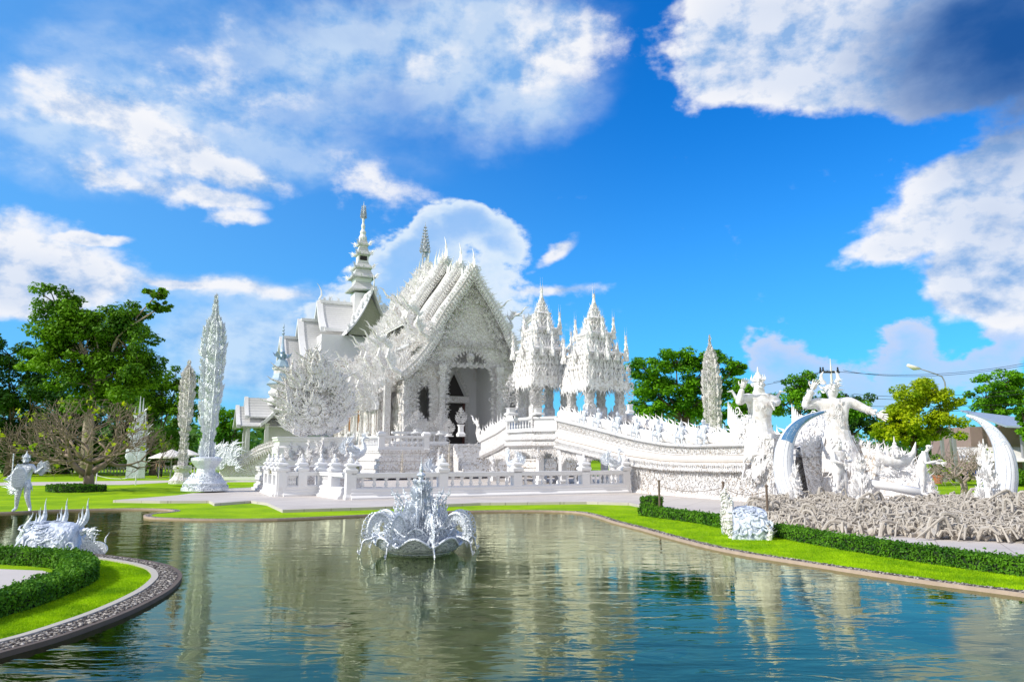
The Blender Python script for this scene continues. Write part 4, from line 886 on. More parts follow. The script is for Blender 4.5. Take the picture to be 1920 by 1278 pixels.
side_roof(-5.0, 3.5, zz(573), zz(628), 3.1); side_roof(-7.2, 4, zz(609), zz(690), 4.6, 0); side_roof(-9.2, 4, zz(643), zz(735), 6.0, 0)
b = LB(M2); gz = lambda p: zz(p)
for s in (-1, 1): b.add(sheet([(x, z + .2) for x, z in RP(zz(560), zz(640), 3.0)], -6.2, 0, .3, s))
b.build('front_gable_roof', m_white, t2)
b = LB(M2); b.add(xzpanel([(-2.6, zz(640)), (2.6, zz(640)), (0, zz(572))], [], -5.2, -5.0)); b.build('front_gable_panel', stucco('olive_gable', base=(.35, .36, .26), dirt=(.6, .6, .5), sc=4, swirl=True, amt=.5), t2)
b = LB(M2); b.add(CHOFA, loc(0, -6.2, zz(562)) @ rot(PI / 2, 'Z') @ scl(2.0)); fringe(b, [(-3, -6.2, zz(640)), (0, -6.2, zz(560)), (3, -6.2, zz(640))], (0, 0, 1), (0, -1, 0), .5, .8); b.build('front_gable_flames', m_white, t2)
b = LB(M2); b.add(box(-9.0, 5, -5.2, 5.2, ZG, zz(735))); b.build('hall_wall', m_white, t2)
# ------------------------------------------------------------------ small pavilion with pagoda spire
D3 = 78; M3 = LF(521, D3); z3 = lambda py: W(521, py, D3).z; O3 = M3.to_translation(); mp3 = D3 * 1.02 / FP
t3 = thing('small_pavilion', (O3.x, O3.y, ZG), 'small white open pavilion at the left with grey tiled roofs and a slim pagoda spire', 'pavilion')
b = LB(M3)
for pr in ([(26, 722), (27, 720), (19, 710), (14, 700)], [(18, 690), (18.5, 688), (12, 680), (8, 674)]): b.add(lathe([(h_ * mp3, z3(p)) for h_, p in pr], 8, PI / 8))
b.build('pagoda_roofs', plain('blue_grey_roof', (.28, .40, .50), .5, 0, .12), t3)
b = LB(M3); b.add(lathe([(h_ * mp3, z3(p)) for h_, p in ((24, 760), (24, 748), (18, 745), (22, 738), (22, 734), (17, 731), (19, 726), (24, 722), (24, 721))], 12)); b.add(lathe([(h_ * mp3, z3(p)) for h_, p in ((14, 702), (14, 696), (17, 692), (17, 690))], 10)); b.build('pagoda_neck', m_white, t3)
b = LB(M3); b.add(lathe([(h_ * mp3, z3(p)) for h_, p in ((6, 676), (5, 668), (3.2, 664), (5.5, 660), (4, 655), (2.4, 645), (1.5, 628), (3, 625), (1.2, 622), (2.6, 619), (1, 616), (1.8, 613), (.3, 605))], 10))
for i in range(4): a = i * PI / 2 + .4; b.add(T([(0, -.25, 0), (0, .25, 0), (.9, .45, .9), (.95, 0, .45), (.9, -.45, .9)], [(0, 1, 2, 3, 4)]), loc(0, 0, z3(676)) @ rot(a, 'Z')); 
b.build('pagoda_spire', plain('blue_grey_spire', (.36, .48, .60), .4, .3, .12), t3)
for (x0, x1, pr, pb, w_) in ((-3.3, 3.0, 747, 783, 1.6), (-4.1, 3.0, 763, 800, 2.2)):
    P = RP(z3(pr), z3(pb), w_); r_ = LB(M3); r_.add(swap(sheet(P, x0, x1, .12, 1))); r_.add(swap(sheet(P, x0, x1, .12, -1))); r = r_.build('tiled_roof', m_tile, t3); e = LB(M3)
    for s in (-1, 1): e.add(swap(sheet([(a, z + .12) for a, z in P], x0 - .25, x0 + .12, .35, s)))
    e.build('white_roof_edge', m_white, r)
for s in (-1, 1): pass
P = RP(z3(746), z3(798), 2.3); r_ = LB(M3); r_.add(sheet(P, -3.6, 0, .12, 1)); r_.add(sheet(P, -3.6, 0, .12, -1)); r = r_.build('tiled_roof', m_tile, t3); e = LB(M3)
for s in (-1, 1): e.add(sheet([(a, z + .12) for a, z in P], -3.9, -3.5, .4, s))
e.build('white_roof_edge', m_white, r)
for x, y in ((-3.2, -1.6), (-3.2, 1.6), (-1.6, -3.0), (1.6, -3.0), (3, 1.6)): b = LB(M3); b.add(rectloft(x - .2, x + .2, y - .2, y + .2, [(.1, ZG), (.1, .9), (0, 1.0), (-.03, z3(800)), (.06, z3(796))])); b.build('column', m_white, t3)
b = LB(M3); b.add(box(-1.2, 2.6, -1.2, 1.6, ZG, z3(795))); b.build('inner_wall', m_white, t3)
# ------------------------------------------------------------------ filigree towers and needles on the lawn
def leaf_tower(px, pyb, prof, D, label, mat, ped=True, nm='filigree_tower', tipn=True, dens=1.0):
    a = W(px, pyb, D); mp = D * 1.0 / FP; zq = lambda p: W(px, p, D).z; r = thing(nm, (a.x, D, a.z), label, 'tower')
    body = [(v.x, v.z) for v in smooth_line([Vector((h_ * mp * .62, 0, zq(p))) for h_, p in prof], 3)]; m1 = MB(); m1.add(lathe([(x * .85, z - 0) for x, z in body], 10, 0, .55).tf(loc(a.x, D, 0))); m1.build('core', mat, r)
    m2 = MB()
    for ang in np.arange(0, 2 * PI, PI / 6):
        ca, sa = math.cos(ang), math.sin(ang) * .6
        for (x0, z0), (x1, z1) in zip(body[:-1], body[1:]):
            n = max(1, int((z1 - z0) / .26 * dens + random.random()))
            for i in range(n):
                q = (i + random.random()) / n; rr = (x0 + (x1 - x0) * q) ; s = random.uniform(.35, .8) * (.35 + rr)
                m2.add(KR, frame((a.x + ca * rr * .95, D + sa * rr, z0 + (z1 - z0) * q), (ca * random.uniform(.1, .5), sa * .4, 1), (-math.sin(ang), math.cos(ang), 0) if abs(ca) > .3 else (ca, -1, 0), s))
    m2.build('flame_scrolls', mat, r); return r, a, mp, zq, m2
PF = [(14, 862), (16, 848), (12, 832), (13, 815), (20, 790), (23, 760), (27, 715), (29, 670), (26, 640), (20, 615), (9, 600), (4, 594), (3, 585), (1.5, 570), (.3, 556)]
g_ = G(374, 919); o = MB(); o.add(rectloft(g_.x - .10, g_.x + .10, g_.y - .45, g_.y - .25, [(0, ZG), (.01, ZG + .02), (.01, ZG + .26), (-.01, ZG + .28)])); o.add(box(g_.x - .07, g_.x + .07, g_.y - .47, g_.y - .455, ZG + .05, ZG + .22)); tag(o.build('floodlight', m_black), 'small black floodlight box at the foot of the tallest filigree tower', 'floodlight')
r, a, mp, zq, _ = leaf_tower(384, 919, PF, 37.3, 'tallest pale filigree flame tower on a stone pedestal at the edge of the left plaza', m_silver)
m1 = MB(); m1.add(lathe([(h_ * mp, zq(p)) for h_, p in ((41, 919), (41, 914), (36, 910), (38, 905), (30, 897), (22, 893), (17, 886), (16, 878), (24, 868), (27, 863), (27, 858), (18, 856))], 14).tf(loc(a.x, 37.3, 0)))
for k in range(120):
    an = RS.rand() * 6.3; q = RS.rand(); rr = (40 - 18 * q) * mp; m1.add(SCR, frame((a.x + rr * math.cos(an), 37.3 + rr * math.sin(an), a.z + .1 + q * .65), (0, 0, 1), (math.cos(an), math.sin(an), .4), .3, .3 * random.choice((-1, 1)), .25))
m1.build('pedestal', m_silver, r)
PF2 = [(8, 875), (9, 860), (7, 840), (9, 815), (14, 790), (15, 760), (17, 735), (15, 710), (8, 698), (3, 692), (.5, 678)]
r, a, mp, zq, _ = leaf_tower(340, 905, PF2, 46, 'smaller white filigree flame tower just left of the tallest one', m_carve)
m1 = MB(); m1.add(lathe([(h_ * mp, zq(p)) for h_, p in ((22, 906), (22, 900), (15, 893), (12, 885), (16, 878), (16, 872))], 12).tf(loc(a.x, 46, 0))); m1.build('pedestal', m_carve, r)
r = thing('twin_needles', G(252, 897), 'pair of tall slender jagged needles behind the bare frangipani at the left', 'monument')
a = G(252, 897); m1 = MB(); dn = a.y
for (px, hw, top, dy) in ((248, 8, 790, 0), (256, 6, 742, .3), (262, 6, 745, .4), (268, 6, 772, 0), (244, 5, 818, -.2), (259, 11, 800, .2)):
    g = W(px, 850, dn + dy); mp = dn / FP; H_ = W(px, top, dn).z
    m1.add(sq([(hw * mp, .1), (hw * mp * .8, H_ * .3), (hw * mp * .75, H_ * .55), (hw * mp * .4, H_ * .75), (hw * mp * .25, H_ * .85), (.02, H_)]).tf(loc(g.x, dn + dy, 0) @ rot(.4, 'Z')))
    for k in range(10): z = H_ * random.uniform(.15, .8); m1.add(FL, frame((g.x + random.choice((-1, 1)) * hw * mp * .7, dn + dy, z), (random.uniform(-.5, .5), 0, 1), (0, -1, 0), .9))
m1.build('needles', m_silver, r)
PF3 = [(20, 900), (20, 800), (22, 760), (23, 735), (22, 710), (18, 685), (12, 668), (5, 656), (2, 650), (1, 640), (.2, 630)]
leaf_tower(1341, 900, PF3, 64, 'pale flame edged obelisk with a needle tip behind the bridge rail', m_carve, nm='flame_obelisk', dens=.8)
# big fan shaped screen left of the temple
D4 = 52; a = W(588, 822, D4); r = thing('flame_fan_screen', (a.x, D4, a.z), 'large fan of carved silver flames with a round medallion left of the temple', 'screen')
mp = D4 / FP; m1 = MB(); leaf_fan(m1, (a.x, D4, a.z), FX, 112 * mp, 166 * mp, 9, 1.35, core=False, wild=1.0); m1.build('flame_fan', stucco('fan_silver', base=(.80, .79, .79), dirt=(.30, .22, .15), sc=3.0, bd=.06, amt=.9, dthr=(.45, .2)), r)
m1 = MB(); cz = W(588, 768, D4); m1.add(lathe([(.5, -.2), (.55, -.1), (.4, .05), (.05, .12)], 16).tf(loc(*cz) @ rot(ANG, 'Z') @ rot(PI / 2, 'X') @ loc(0, 0, .25)))
for i in range(16): an = i * PI / 8; m1.add(KR, frame(cz + RX * .5 * math.cos(an) + FX * .45 + Vector((0, 0, .5 * math.sin(an))), RX * math.cos(an) + Vector((0, 0, math.sin(an))), FX, .6))
m1.build('medallion', m_fine, r)
m1 = LB(LF(588, D4)); m1.add(rectloft(-2.4, 2.4, -1.0, 1.2, mould(.25, a.z + .1, 3, .25))); m1.build('pedestal', m_white, r)
# ------------------------------------------------------------------ bridge
BO = W(1180, 922, 37.2); MBR = loc(BO.x, BO.y, 0) @ rot(ANG, 'Z'); BW = 3.7
t5 = thing('bridge', (BO.x, BO.y, ZG), 'long white carved bridge sloping down to the right from the canopied landing', 'bridge')
def zline(pts):                              # pixel polyline on the left wall plane -> function y -> z
    q = sorted(wallz(px, py, MBR, 0, -14, 40) for px, py in pts); ys = [a for a, b in q]; zs = [b for a, b in q]
    return lambda y: float(np.interp(y, ys, zs))
RT = zline([(1040, 781), (1100, 795), (1150, 808), (1200, 821), (1250, 830), (1300, 833), (1440, 829)])
CB = zline([(1040, 836), (1100, 850), (1180, 870), (1250, 879), (1350, 882), (1440, 882)])
yF = wallz(1440, 830, MBR)[0]; yB = wallz(1046, 781, MBR)[0]; yS = wallz(1142, 860, MBR)[0]
ZP = RT(yB)
SEC = [(.25, .0), (-.10, 0), (-.20, .02), (-.22, .06), (-.18, .10), (-.04, .13), (-.02, .20), (-.02, .38), (-.12, .42), (-.14, .46), (-.16, .58), (-.10, .68), (-.20, .72), (-.24, .80), (-.20, .90), (-.26, .95), (-.26, 1.0), (-.02, 1.03)]
ys = np.linspace(yF, yB, 26)
for side in (0, 1):
    for nm, k0, k1, mt in (('rail', 0, 5, m_white), ('rosette_frieze', 5, 8, m_carve), ('smooth_band', 8, 12, m_white), ('beaded_cornice', 12, 18, m_carve)):
        V, F = [], []; n = k1 - k0
        for y in ys:
            for o, q in SEC[k0:k1 + 1][:n + (0 if k1 == 18 else 1)]:
                x = o if side == 0 else BW - o; V.append((x, y, RT(y) + (CB(y) - RT(y)) * q))
        m_ = len(V) // len(ys)
        for i in range(len(ys) - 1):
            for j in range(m_ - 1): a = i * m_ + j; F.append((a, a + 1, a + m_ + 1, a + m_))
        b = LB(MBR); b.add(T(V, F))
        if nm == 'rosette_frieze' and side == 0:
            for y in np.arange(yF + .3, yB, .42): 
                z = RT(y) + (CB(y) - RT(y)) * .26
                for j in range(6): an = j * PI / 3; b.add(SCR, frame((-.05, y + .08 * math.cos(an), z + .09 * math.sin(an)), (0, math.cos(an), math.sin(an)), (-1, 0, 0), .22))
        if nm == 'beaded_cornice' and side == 0:
            for y in np.arange(yF + .1, yB, .13):
                for q in (.78, .88): b.add(FLS, frame((-.25, y, RT(y) + (CB(y) - RT(y)) * q), (0, .1, -1), (-1, 0, 0), .20))
                b.add(BALL, loc(-.26, y, CB(y) - .02) @ scl(.05))
        b.build(nm, mt, t5)
b = LB(MBR); V = []; F = []
for y in ys: V += [(0, y, RT(y) - .55), (BW, y, RT(y) - .55)]
for i in range(len(ys) - 1): F.append((2 * i, 2 * i + 1, 2 * i + 3, 2 * i + 2))
b.add(T(V, F)); b.build('deck', m_white, t5)
b = LB(MBR)
for o_, q_, h_ in ((-.12, 1.045, .05), (-.15, .445, .018), (-.19, .70, .02)):
    V, F = [], []
    for y in ys: zc = RT(y) + (CB(y) - RT(y)) * q_; V += [(o_, y, zc), (o_ - .012, y, zc + h_), (o_ + .1, y, zc + h_), (o_ + .1, y, zc)]
    for i in range(len(ys) - 1):
        for j in range(4): F.append((4 * i + j, 4 * i + (j + 1) % 4, 4 * i + 4 + (j + 1) % 4, 4 * i + 4 + j))
    b2 = LB(MBR); b2.add(T(V, F)); b2.build('stained_joint', m_stain, t5)
yw = np.linspace(yF - .3, yS, 16)
b = LB(MBR)
for x in (.02, BW - .02):
    V = []; F = []
    for y in yw: V += [(x + (-.10 if x < 1 else .1), y, ZG), (x, y, ZG + .3), (x, y, CB(y) + .02)]
    for i in range(15):
        for j in range(2): a = 3 * i + j; F.append((a, a + 1, a + 4, a + 3))
    b.add(T(V, F))
b.add(box(.1, BW - .1, yS - .2, yS, ZG, CB(yS)))
b.build('rough_carved_wall', m_orn, t5)
b = LB(MBR); relief(b, (.0, yF, ZG + .05), (0, yS - yF, 0), (0, 0, 1.15), (-1, 0, 0), 520, .26, lambda a, c: c * 1.15 + ZG < CB(yF + (yS - yF) * a) - .1); relief(b, (.0, yF, ZG + .6), (0, yS - yF, 0), (0, 0, 1.15), (-1, 0, 0), 260, .26, lambda a, c: c * 1.15 + ZG + .6 < CB(yF + (yS - yF) * a) - .1)
b.build('wall_relief', m_carve, t5)
# landing (octagonal) with its rail and cornice
L0 = (0, yB); L1 = (-1.0, wallz(1000, 775, MBR, -1.0)[0]); L2 = (-1.0, wallz(953, 778, MBR, -1.0)[0]); L3 = (0, L2[1] + 1.2)
def poly_loft(pts, prof, cap=True):
    c = sum((Vector((p[0], p[1], 0)) for p in pts), Vector()) / len(pts); V, F = [], []; n = len(pts)
    for o, z in prof:
        for p in pts: d = (Vector((p[0], p[1], 0)) - c); L_ = d.length; q = c + d * ((L_ + o) / L_); V.append((q.x, q.y, z))
    for k in range(len(prof) - 1):
        for i in range(n): j = (i + 1) % n; F.append((k * n + i, k * n + j, (k + 1) * n + j, (k + 1) * n + i))
    if cap: F += [tuple(range(n)), tuple((len(prof) - 1) * n + i for i in range(n))]
    return T(V, F)
oct_ = [L0, L1, L2, L3, (BW, L3[1]), (BW + 1.0, L2[1]), (BW + 1.0, L1[1]), (BW, L0[1])][::-1]
zc1 = CB(yB); b = LB(MBR); b.add(poly_loft(oct_, [(-.3, zc1 - .1), (.0, zc1), (.25, zc1 + .1), (.25, zc1 + .25), (.1, zc1 + .35), (.3, zc1 + .45), (.3, zc1 + .6), (.0, zc1 + .75), (.0, ZP - .75)])); b.build('landing', m_carve, t5)
for A_, B_, bal in ((L0, L1, False), (L1, L2, True), (L2, L3, False), ((BW, L0[1]), (BW + 1, L1[1]), False), ((BW + 1, L1[1]), (BW + 1, L2[1]), True)):
    b = LB(MBR); railing(b, (A_[0], A_[1], ZP - .78), (B_[0], B_[1], ZP - .78), .85, nbal=9)
    if not bal:
        d = Vector((B_[0] - A_[0], B_[1] - A_[1], 0)); a_ = math.atan2(d.y, d.x); b.add(box(0, d.length, -.08, .08, ZP - .7, ZP - .1), loc(A_[0], A_[1], 0) @ rot(a_, 'Z'))
    b.build('landing_rail', m_white, t5)
b = LB(MBR)
for x, y in (L0, L1, L2, L3): b.add(rectloft(x - .12, x + .12, y - .12, y + .12, [(.04, ZP - .8), (0, ZP - .6), (0, ZP - .1), (.06, ZP), (.06, ZP + .08)]))
b.build('landing_posts', m_carve, t5)
# ramp down from the landing to the temple terrace
yR = wallz(900, 830, MBR, -.2)[0]; zR = 2.95
b = LB(MBR)
for x in (-.1, BW + .1):
    V, F = [], []
    for y, z in ((L3[1], ZP), (L3[1] + (yR - L3[1]) * .5, ZP - (ZP - zR) * .58), (yR, zR)):
        for o, dz in ((0, .05), (-.14, 0), (-.14, -.12), (-.04, -.16), (-.04, -.7), (-.16, -.8), (-.16, -1.15), (0, -1.3), (.16, -.8), (.14, 0)): V.append((x + o, y, z + dz))
    for i in range(2):
        for j in range(10): k = (j + 1) % 10; F.append((i * 10 + j, i * 10 + k, i * 10 + 10 + k, i * 10 + 10 + j))
    b.add(T(V, F))
for i in range(14): q = i / 14; b.add(box(0, BW, L3[1] + (yR - L3[1]) * q, L3[1] + (yR - L3[1]) * (q + .09), zR - 1.3, ZP - .75 - (ZP - zR) * q))
b.build('stair_ramp', m_carve, t5)
b = LB(MBR); fringe(b, [(-.1, L3[1], ZP), (-.1, (L3[1] + yR) / 2, ZP - (ZP - zR) * .58), (-.1, yR, zR)], (0, .25, 1), (-1, 0, 0), .22, .95, lean=.3); naga_head(b, (-.1, yR, zR - .1), (0, 1, 0), (0, 0, 1), 1.4); b.build('ramp_flames', m_fine, t5)
# columns, hanging flame arches and cornice under the landing
b = LB(MBR)
cy = [yB - 2.6, yB - .2, L1[1], L2[1] - .4, L3[1] + 1.0, L3[1] + 3.6]
for k, y in enumerate(cy):
    for x in (0 if k in (0, 1, 4, 5) else -.75, BW): 
        h = (CB(y) if y < yB else zc1 - (max(0, y - L3[1]) * .16)); w_ = .24 if k == 0 else .17
        b.add(rectloft(x + .02, x + .02 + 2 * w_, y - w_, y + w_, [(.1, ZG), (.1, ZG + .4), (0, ZG + .5), (0, h - .5), (.1, h - .25), (.1, h)]))
b.build('columns', m_white, t5)
b = LB(MBR)
def hangrow(mb, A_, B_, z, s, n, lo=.35):
    A_, B_ = Vector(A_), Vector(B_); nrm = Vector((-(B_ - A_).y, (B_ - A_).x, 0)).normalized(); nrm = nrm if nrm.x < 0 else -nrm
    for i in range(n):
        q = (i + .5) / n; k = abs(q - .5) * 2; p = A_.lerp(B_, q); p.z = z; L_ = s * (lo + (1 - lo) * k ** 1.6) * random.uniform(.8, 1.1)
        mb.add(KR, frame(p, (0, 0, -1), nrm, L_, s * .55 * random.choice((-1, 1)))); mb.add(SCR, frame(p + Vector((0, 0, -L_ * .35)), (0, 0, -1), nrm, s * .3))
pl = [(0.05, cy[0]), (0.05, yB - .1), (L1[0] + .1, L1[1]), (L2[0] + .1, L2[1]), (0, L3[1] + 1), (0, L3[1] + 3.6)]
for k in range(len(pl) - 1):
    z = CB(cy[0]) if k == 0 else zc1; hangrow(b, (*pl[k], 0), (*pl[k + 1], 0), z + .05 if k < 4 else z - .3, 1.25, 18); hangrow(b, (*pl[k], 0), (*pl[k + 1], 0), z + .1 if k < 4 else z - .3, .6, 16, .9)
hangrow(b, (.05, yS, 0), (.05, cy[0], 0), CB(yS + 1), .7, 14); 
for k in range(3): hangrow(b, (BW, pl[k][1], 0), (BW, pl[k + 1][1], 0), zc1, 1.1, 12)
b.build('hanging_flame_arches', m_carve, t5)
# naga bodies along both rails with flames
b = LB(MBR)
for x in (.12, BW - .12):
    yy_ = np.linspace(yF + .3, yB - .2, 30); pts = [(x, y, RT(y) + .22 + .04 * math.sin(i * 1.3)) for i, y in enumerate(yy_)]
    b.add(tube(pts, .26, 10)); fringe(b, [(p[0], p[1], p[2] + .2) for p in pts], (-.1, .1, 1), (-1, 0, 0), .24, .42, t=FL, lean=.5)
    fringe(b, [(p[0] - .2, p[1], p[2] - .02) for p in pts], (-.3, 1, .5), (-1, 0, 0), .22, .24, t=SCR)
b.build('naga_rail_body', m_fine, t5)
# scaly wings that rise by the guardians
for x, cx in ((0.1, 1395), (BW - .1, 1545)):
    b = LB(MBR); y0 = yF + .25; z0_ = RT(yF) + .1
    for k in range(9):
        q = k / 8; b.add(tube([(x, y0 + .5, z0_ + .1 + q * .12), (x - .1, y0 + .9 + q * .5, z0_ + .1 + q * .1), (x - .05, y0 + 1.2 + q * .65, z0_ + .35 + q * .35), (x, y0 + 1.15 + q * .8, z0_ + .7 + q * .9)], [.10, .12, .09, .012], 6))
    b.add(lathe([(.1, -.5), (.5, -.3), (.62, 0), (.5, .35), (.1, .6)], 12).tf(loc(x, y0 + .55, z0_ + .45) @ scl(.5, 1.1, 1))); relief(b, (x - .3, y0 - .1, z0_), (0, 1.4, 0), (0, 0, 1.0), (-1, 0, 0), 60, .3)
    b.build('scaly_wing', m_fine, t5)
# front scroll end of the left wall (pillar of carved drapery)
b = LB(MBR)
for x in (0, BW):
    b.add(rectloft(x - .22, x + .22, yF - .45, yF + .1, [(.12, ZG), (.12, .7), (0, .9), (.03, 1.6), (0, RT(yF)), (.1, RT(yF) + .15), (.1, RT(yF) + .3)]))
    for i in range(60): b.add(KR, frame((x + random.uniform(-.3, .3), yF - .45 + random.uniform(0, .1), random.uniform(.3, 2.7)), (random.uniform(-.6, .6), -.2, -1), (0, -1, 0), random.uniform(.3, .55))); b.add(KR, frame((x - .24, yF + random.uniform(-.45, .1), random.uniform(.3, 2.6)), (-.2, random.uniform(-.6, .6), -1), (-1, 0, 0), random.uniform(.3, .55)))
b.build('carved_end_pillar', m_carve, t5)
# ------------------------------------------------------------------ canopies over the bridge landing
KRN = KR.tf(scl(.6, 1, 1)); FLN = FL.tf(scl(.7, 1, 1))
def canopy(px, D, label, zb_px, body_px, top_px, wpx):
    mp = D * 1.01 / FP; M_ = LF(px, D); o = M_.to_translation(); z0_ = W(px, zb_px, D).z; z1_ = W(px, body_px, D).z; zt_ = W(px, top_px, D).z; w_ = wpx * mp * .5 * .86
    r = thing('spired_canopy', (o.x, o.y, z0_), label, 'canopy', 'spired canopies over the bridge landing'); 
    for sx in (-1, 1):
        for sy_ in (-1, 1):
            b = LB(M_); x, y = sx * w_ * .72, sy_ * w_ * .72; b.add(rectloft(x - .19, x + .19, y - .19, y + .19, [(.08, z0_ - .6), (.08, z0_ + .3), (0, z0_ + .4), (0, z1_ - .1), (.1, z1_ + .1)]))
            for i in range(30): a_ = i * 2.4; b.add(KR, frame((x + .2 * math.cos(a_), y + .2 * math.sin(a_), z0_ - .1 + (z1_ - z0_) * i / 30), (math.cos(a_) * .4, math.sin(a_) * .4, 1), (math.cos(a_), math.sin(a_), 0), .42))
            b.build('leg', m_carve, r)
    H_ = zt_ - z1_; core = LB(M_); fl = LB(M_); NT = 15
    hwq = lambda q: w_ * (1.0 - .12 * q / .34 if q < .34 else .86 * (1 - (q - .34) / .66) ** 1.25 + .02)
    core.add(sq([(w_ * a_, z1_ + H_ * b_) for a_, b_ in ((.95, -.02), (1.0, 0), (.9, .03), (.78, .05), (.76, .26), (.88, .28), (.88, .30), (.5, .33), (.48, .46), (.6, .48), (.58, .50), (.28, .53), (.26, .63), (.34, .65), (.16, .68), (.08, .8))])); core.build('roof_core', m_orn, r)
    ST = [(0, .30, 1.0, .92), (.30, .50, .66, .60), (.50, .66, .40, .34), (.66, .78, .22, .16)]
    for si, (q0, q1, h0, h1) in enumerate(ST):
        nl = (6, 4, 3, 3)[si]
        for k in range(nl):
            q = q0 + (q1 - q0) * k / nl; hw = w_ * (h0 + (h1 - h0) * k / nl) * (1 - .16 * k / nl); z = z1_ + H_ * q; s = (.62, .55, .5, .4)[si] * (1.25 if k == 0 else 1)
            for c0, c1, nn in (((-1, -1), (1, -1), (0, -1)), ((-1, 1), (-1, -1), (-1, 0)), ((1, -1), (1, 1), (1, 0)), ((1, 1), (-1, 1), (0, 1))):
                A_ = Vector((c0[0] * hw, c0[1] * hw, z)); B_ = Vector((c1[0] * hw, c1[1] * hw, z)); N_ = Vector((nn[0], nn[1], 0))
                fringe(fl, [A_, B_], N_ * .10 + Vector((0, 0, 1)), N_, .17, s * .62, t=KRN); fringe(fl, [A_, B_], N_ * .03 + Vector((0, 0, 1)), N_, .24, s * .95, t=FLN)
                if k == 0: fringe(fl, [A_, B_], N_ * .1 + Vector((0, 0, -1)), N_, .16, (.62, .3, .25, .2)[si]); fringe(fl, [A_, B_], N_ * .1 + Vector((0, 0, -1)), N_, .3, (.5, .3, .25, .2)[si], t=SCR)
    fl.build('flame_tiers', m_fine, r)
    def spire(x, y, z, h, th):
        b = LB(M_); b.add(lathe([(th, 0), (th * 1.1, h * .1), (th * .7, h * .25), (th * .8, h * .3), (th * .45, h * .45), (th * .5, h * .5), (th * .25, h * .62), (th * .3, h * .66), (.02, h * .74)], 8).tf(loc(x, y, z)))
        for dx in (-.06, .06): b.add(ND, loc(x + dx * (1 + th), y, z + h * .62) @ scl(h * .38 * .5, h * .38 * .5, h * .38))
        for k in range(7):
            q = k / 7
            for i in range(4): a_ = i * 1.257 + k; b.add(FL, frame((x + th * (1 - q) * .7 * math.cos(a_), y + th * (1 - q) * .7 * math.sin(a_), z + h * q * .62), (math.cos(a_) * .18, math.sin(a_) * .18, 1), (-math.sin(a_), math.cos(a_), 0), .38 * (1 - q * .4)))
        b.build('spirelet', m_fine, r)
    spire(0, 0, z1_ + H_ * .60, H_ * .42, .26)
    for sx in (-1, 1):
        for sy_ in (-1, 1): spire(sx * w_ * .94, sy_ * w_ * .94, z1_ + H_ * .22, H_ * .34, .15); spire(sx * w_ * .58, sy_ * w_ * .58, z1_ + H_ * .44, H_ * .30, .13)
        spire(sx * w_ * .5, -w_ * .96, z1_ + H_ * .22, H_ * .24, .11); spire(sx * w_ * .96, 0, z1_ + H_ * .22, H_ * .26, .11)
    spire(0, -w_ * .98, z1_ + H_ * .22, H_ * .32, .15); spire(0, -w_ * .62, z1_ + H_ * .44, H_ * .30, .13)
    return r
canopy(1017, 46, 'left of the two white flame covered canopies with needle spires on the bridge landing', 774, 716, 522, 100)
canopy(1118, 43.5, 'right of the two white flame covered canopies with needle spires on the bridge landing', 772, 722, 533, 104)
finial('tall slim pointed flame finial just right of the right canopy on the bridge rail', 1181, 775, 680, 41, 18, nm='flame_finial')
finial('carved round leaf finial on the landing rail by the left canopy', 958, 778, 700, 46, 30, group=None)
finial('rounded carved leaf finial inside the left canopy on the landing rail', 1008, 778, 706, 44.3, 30)
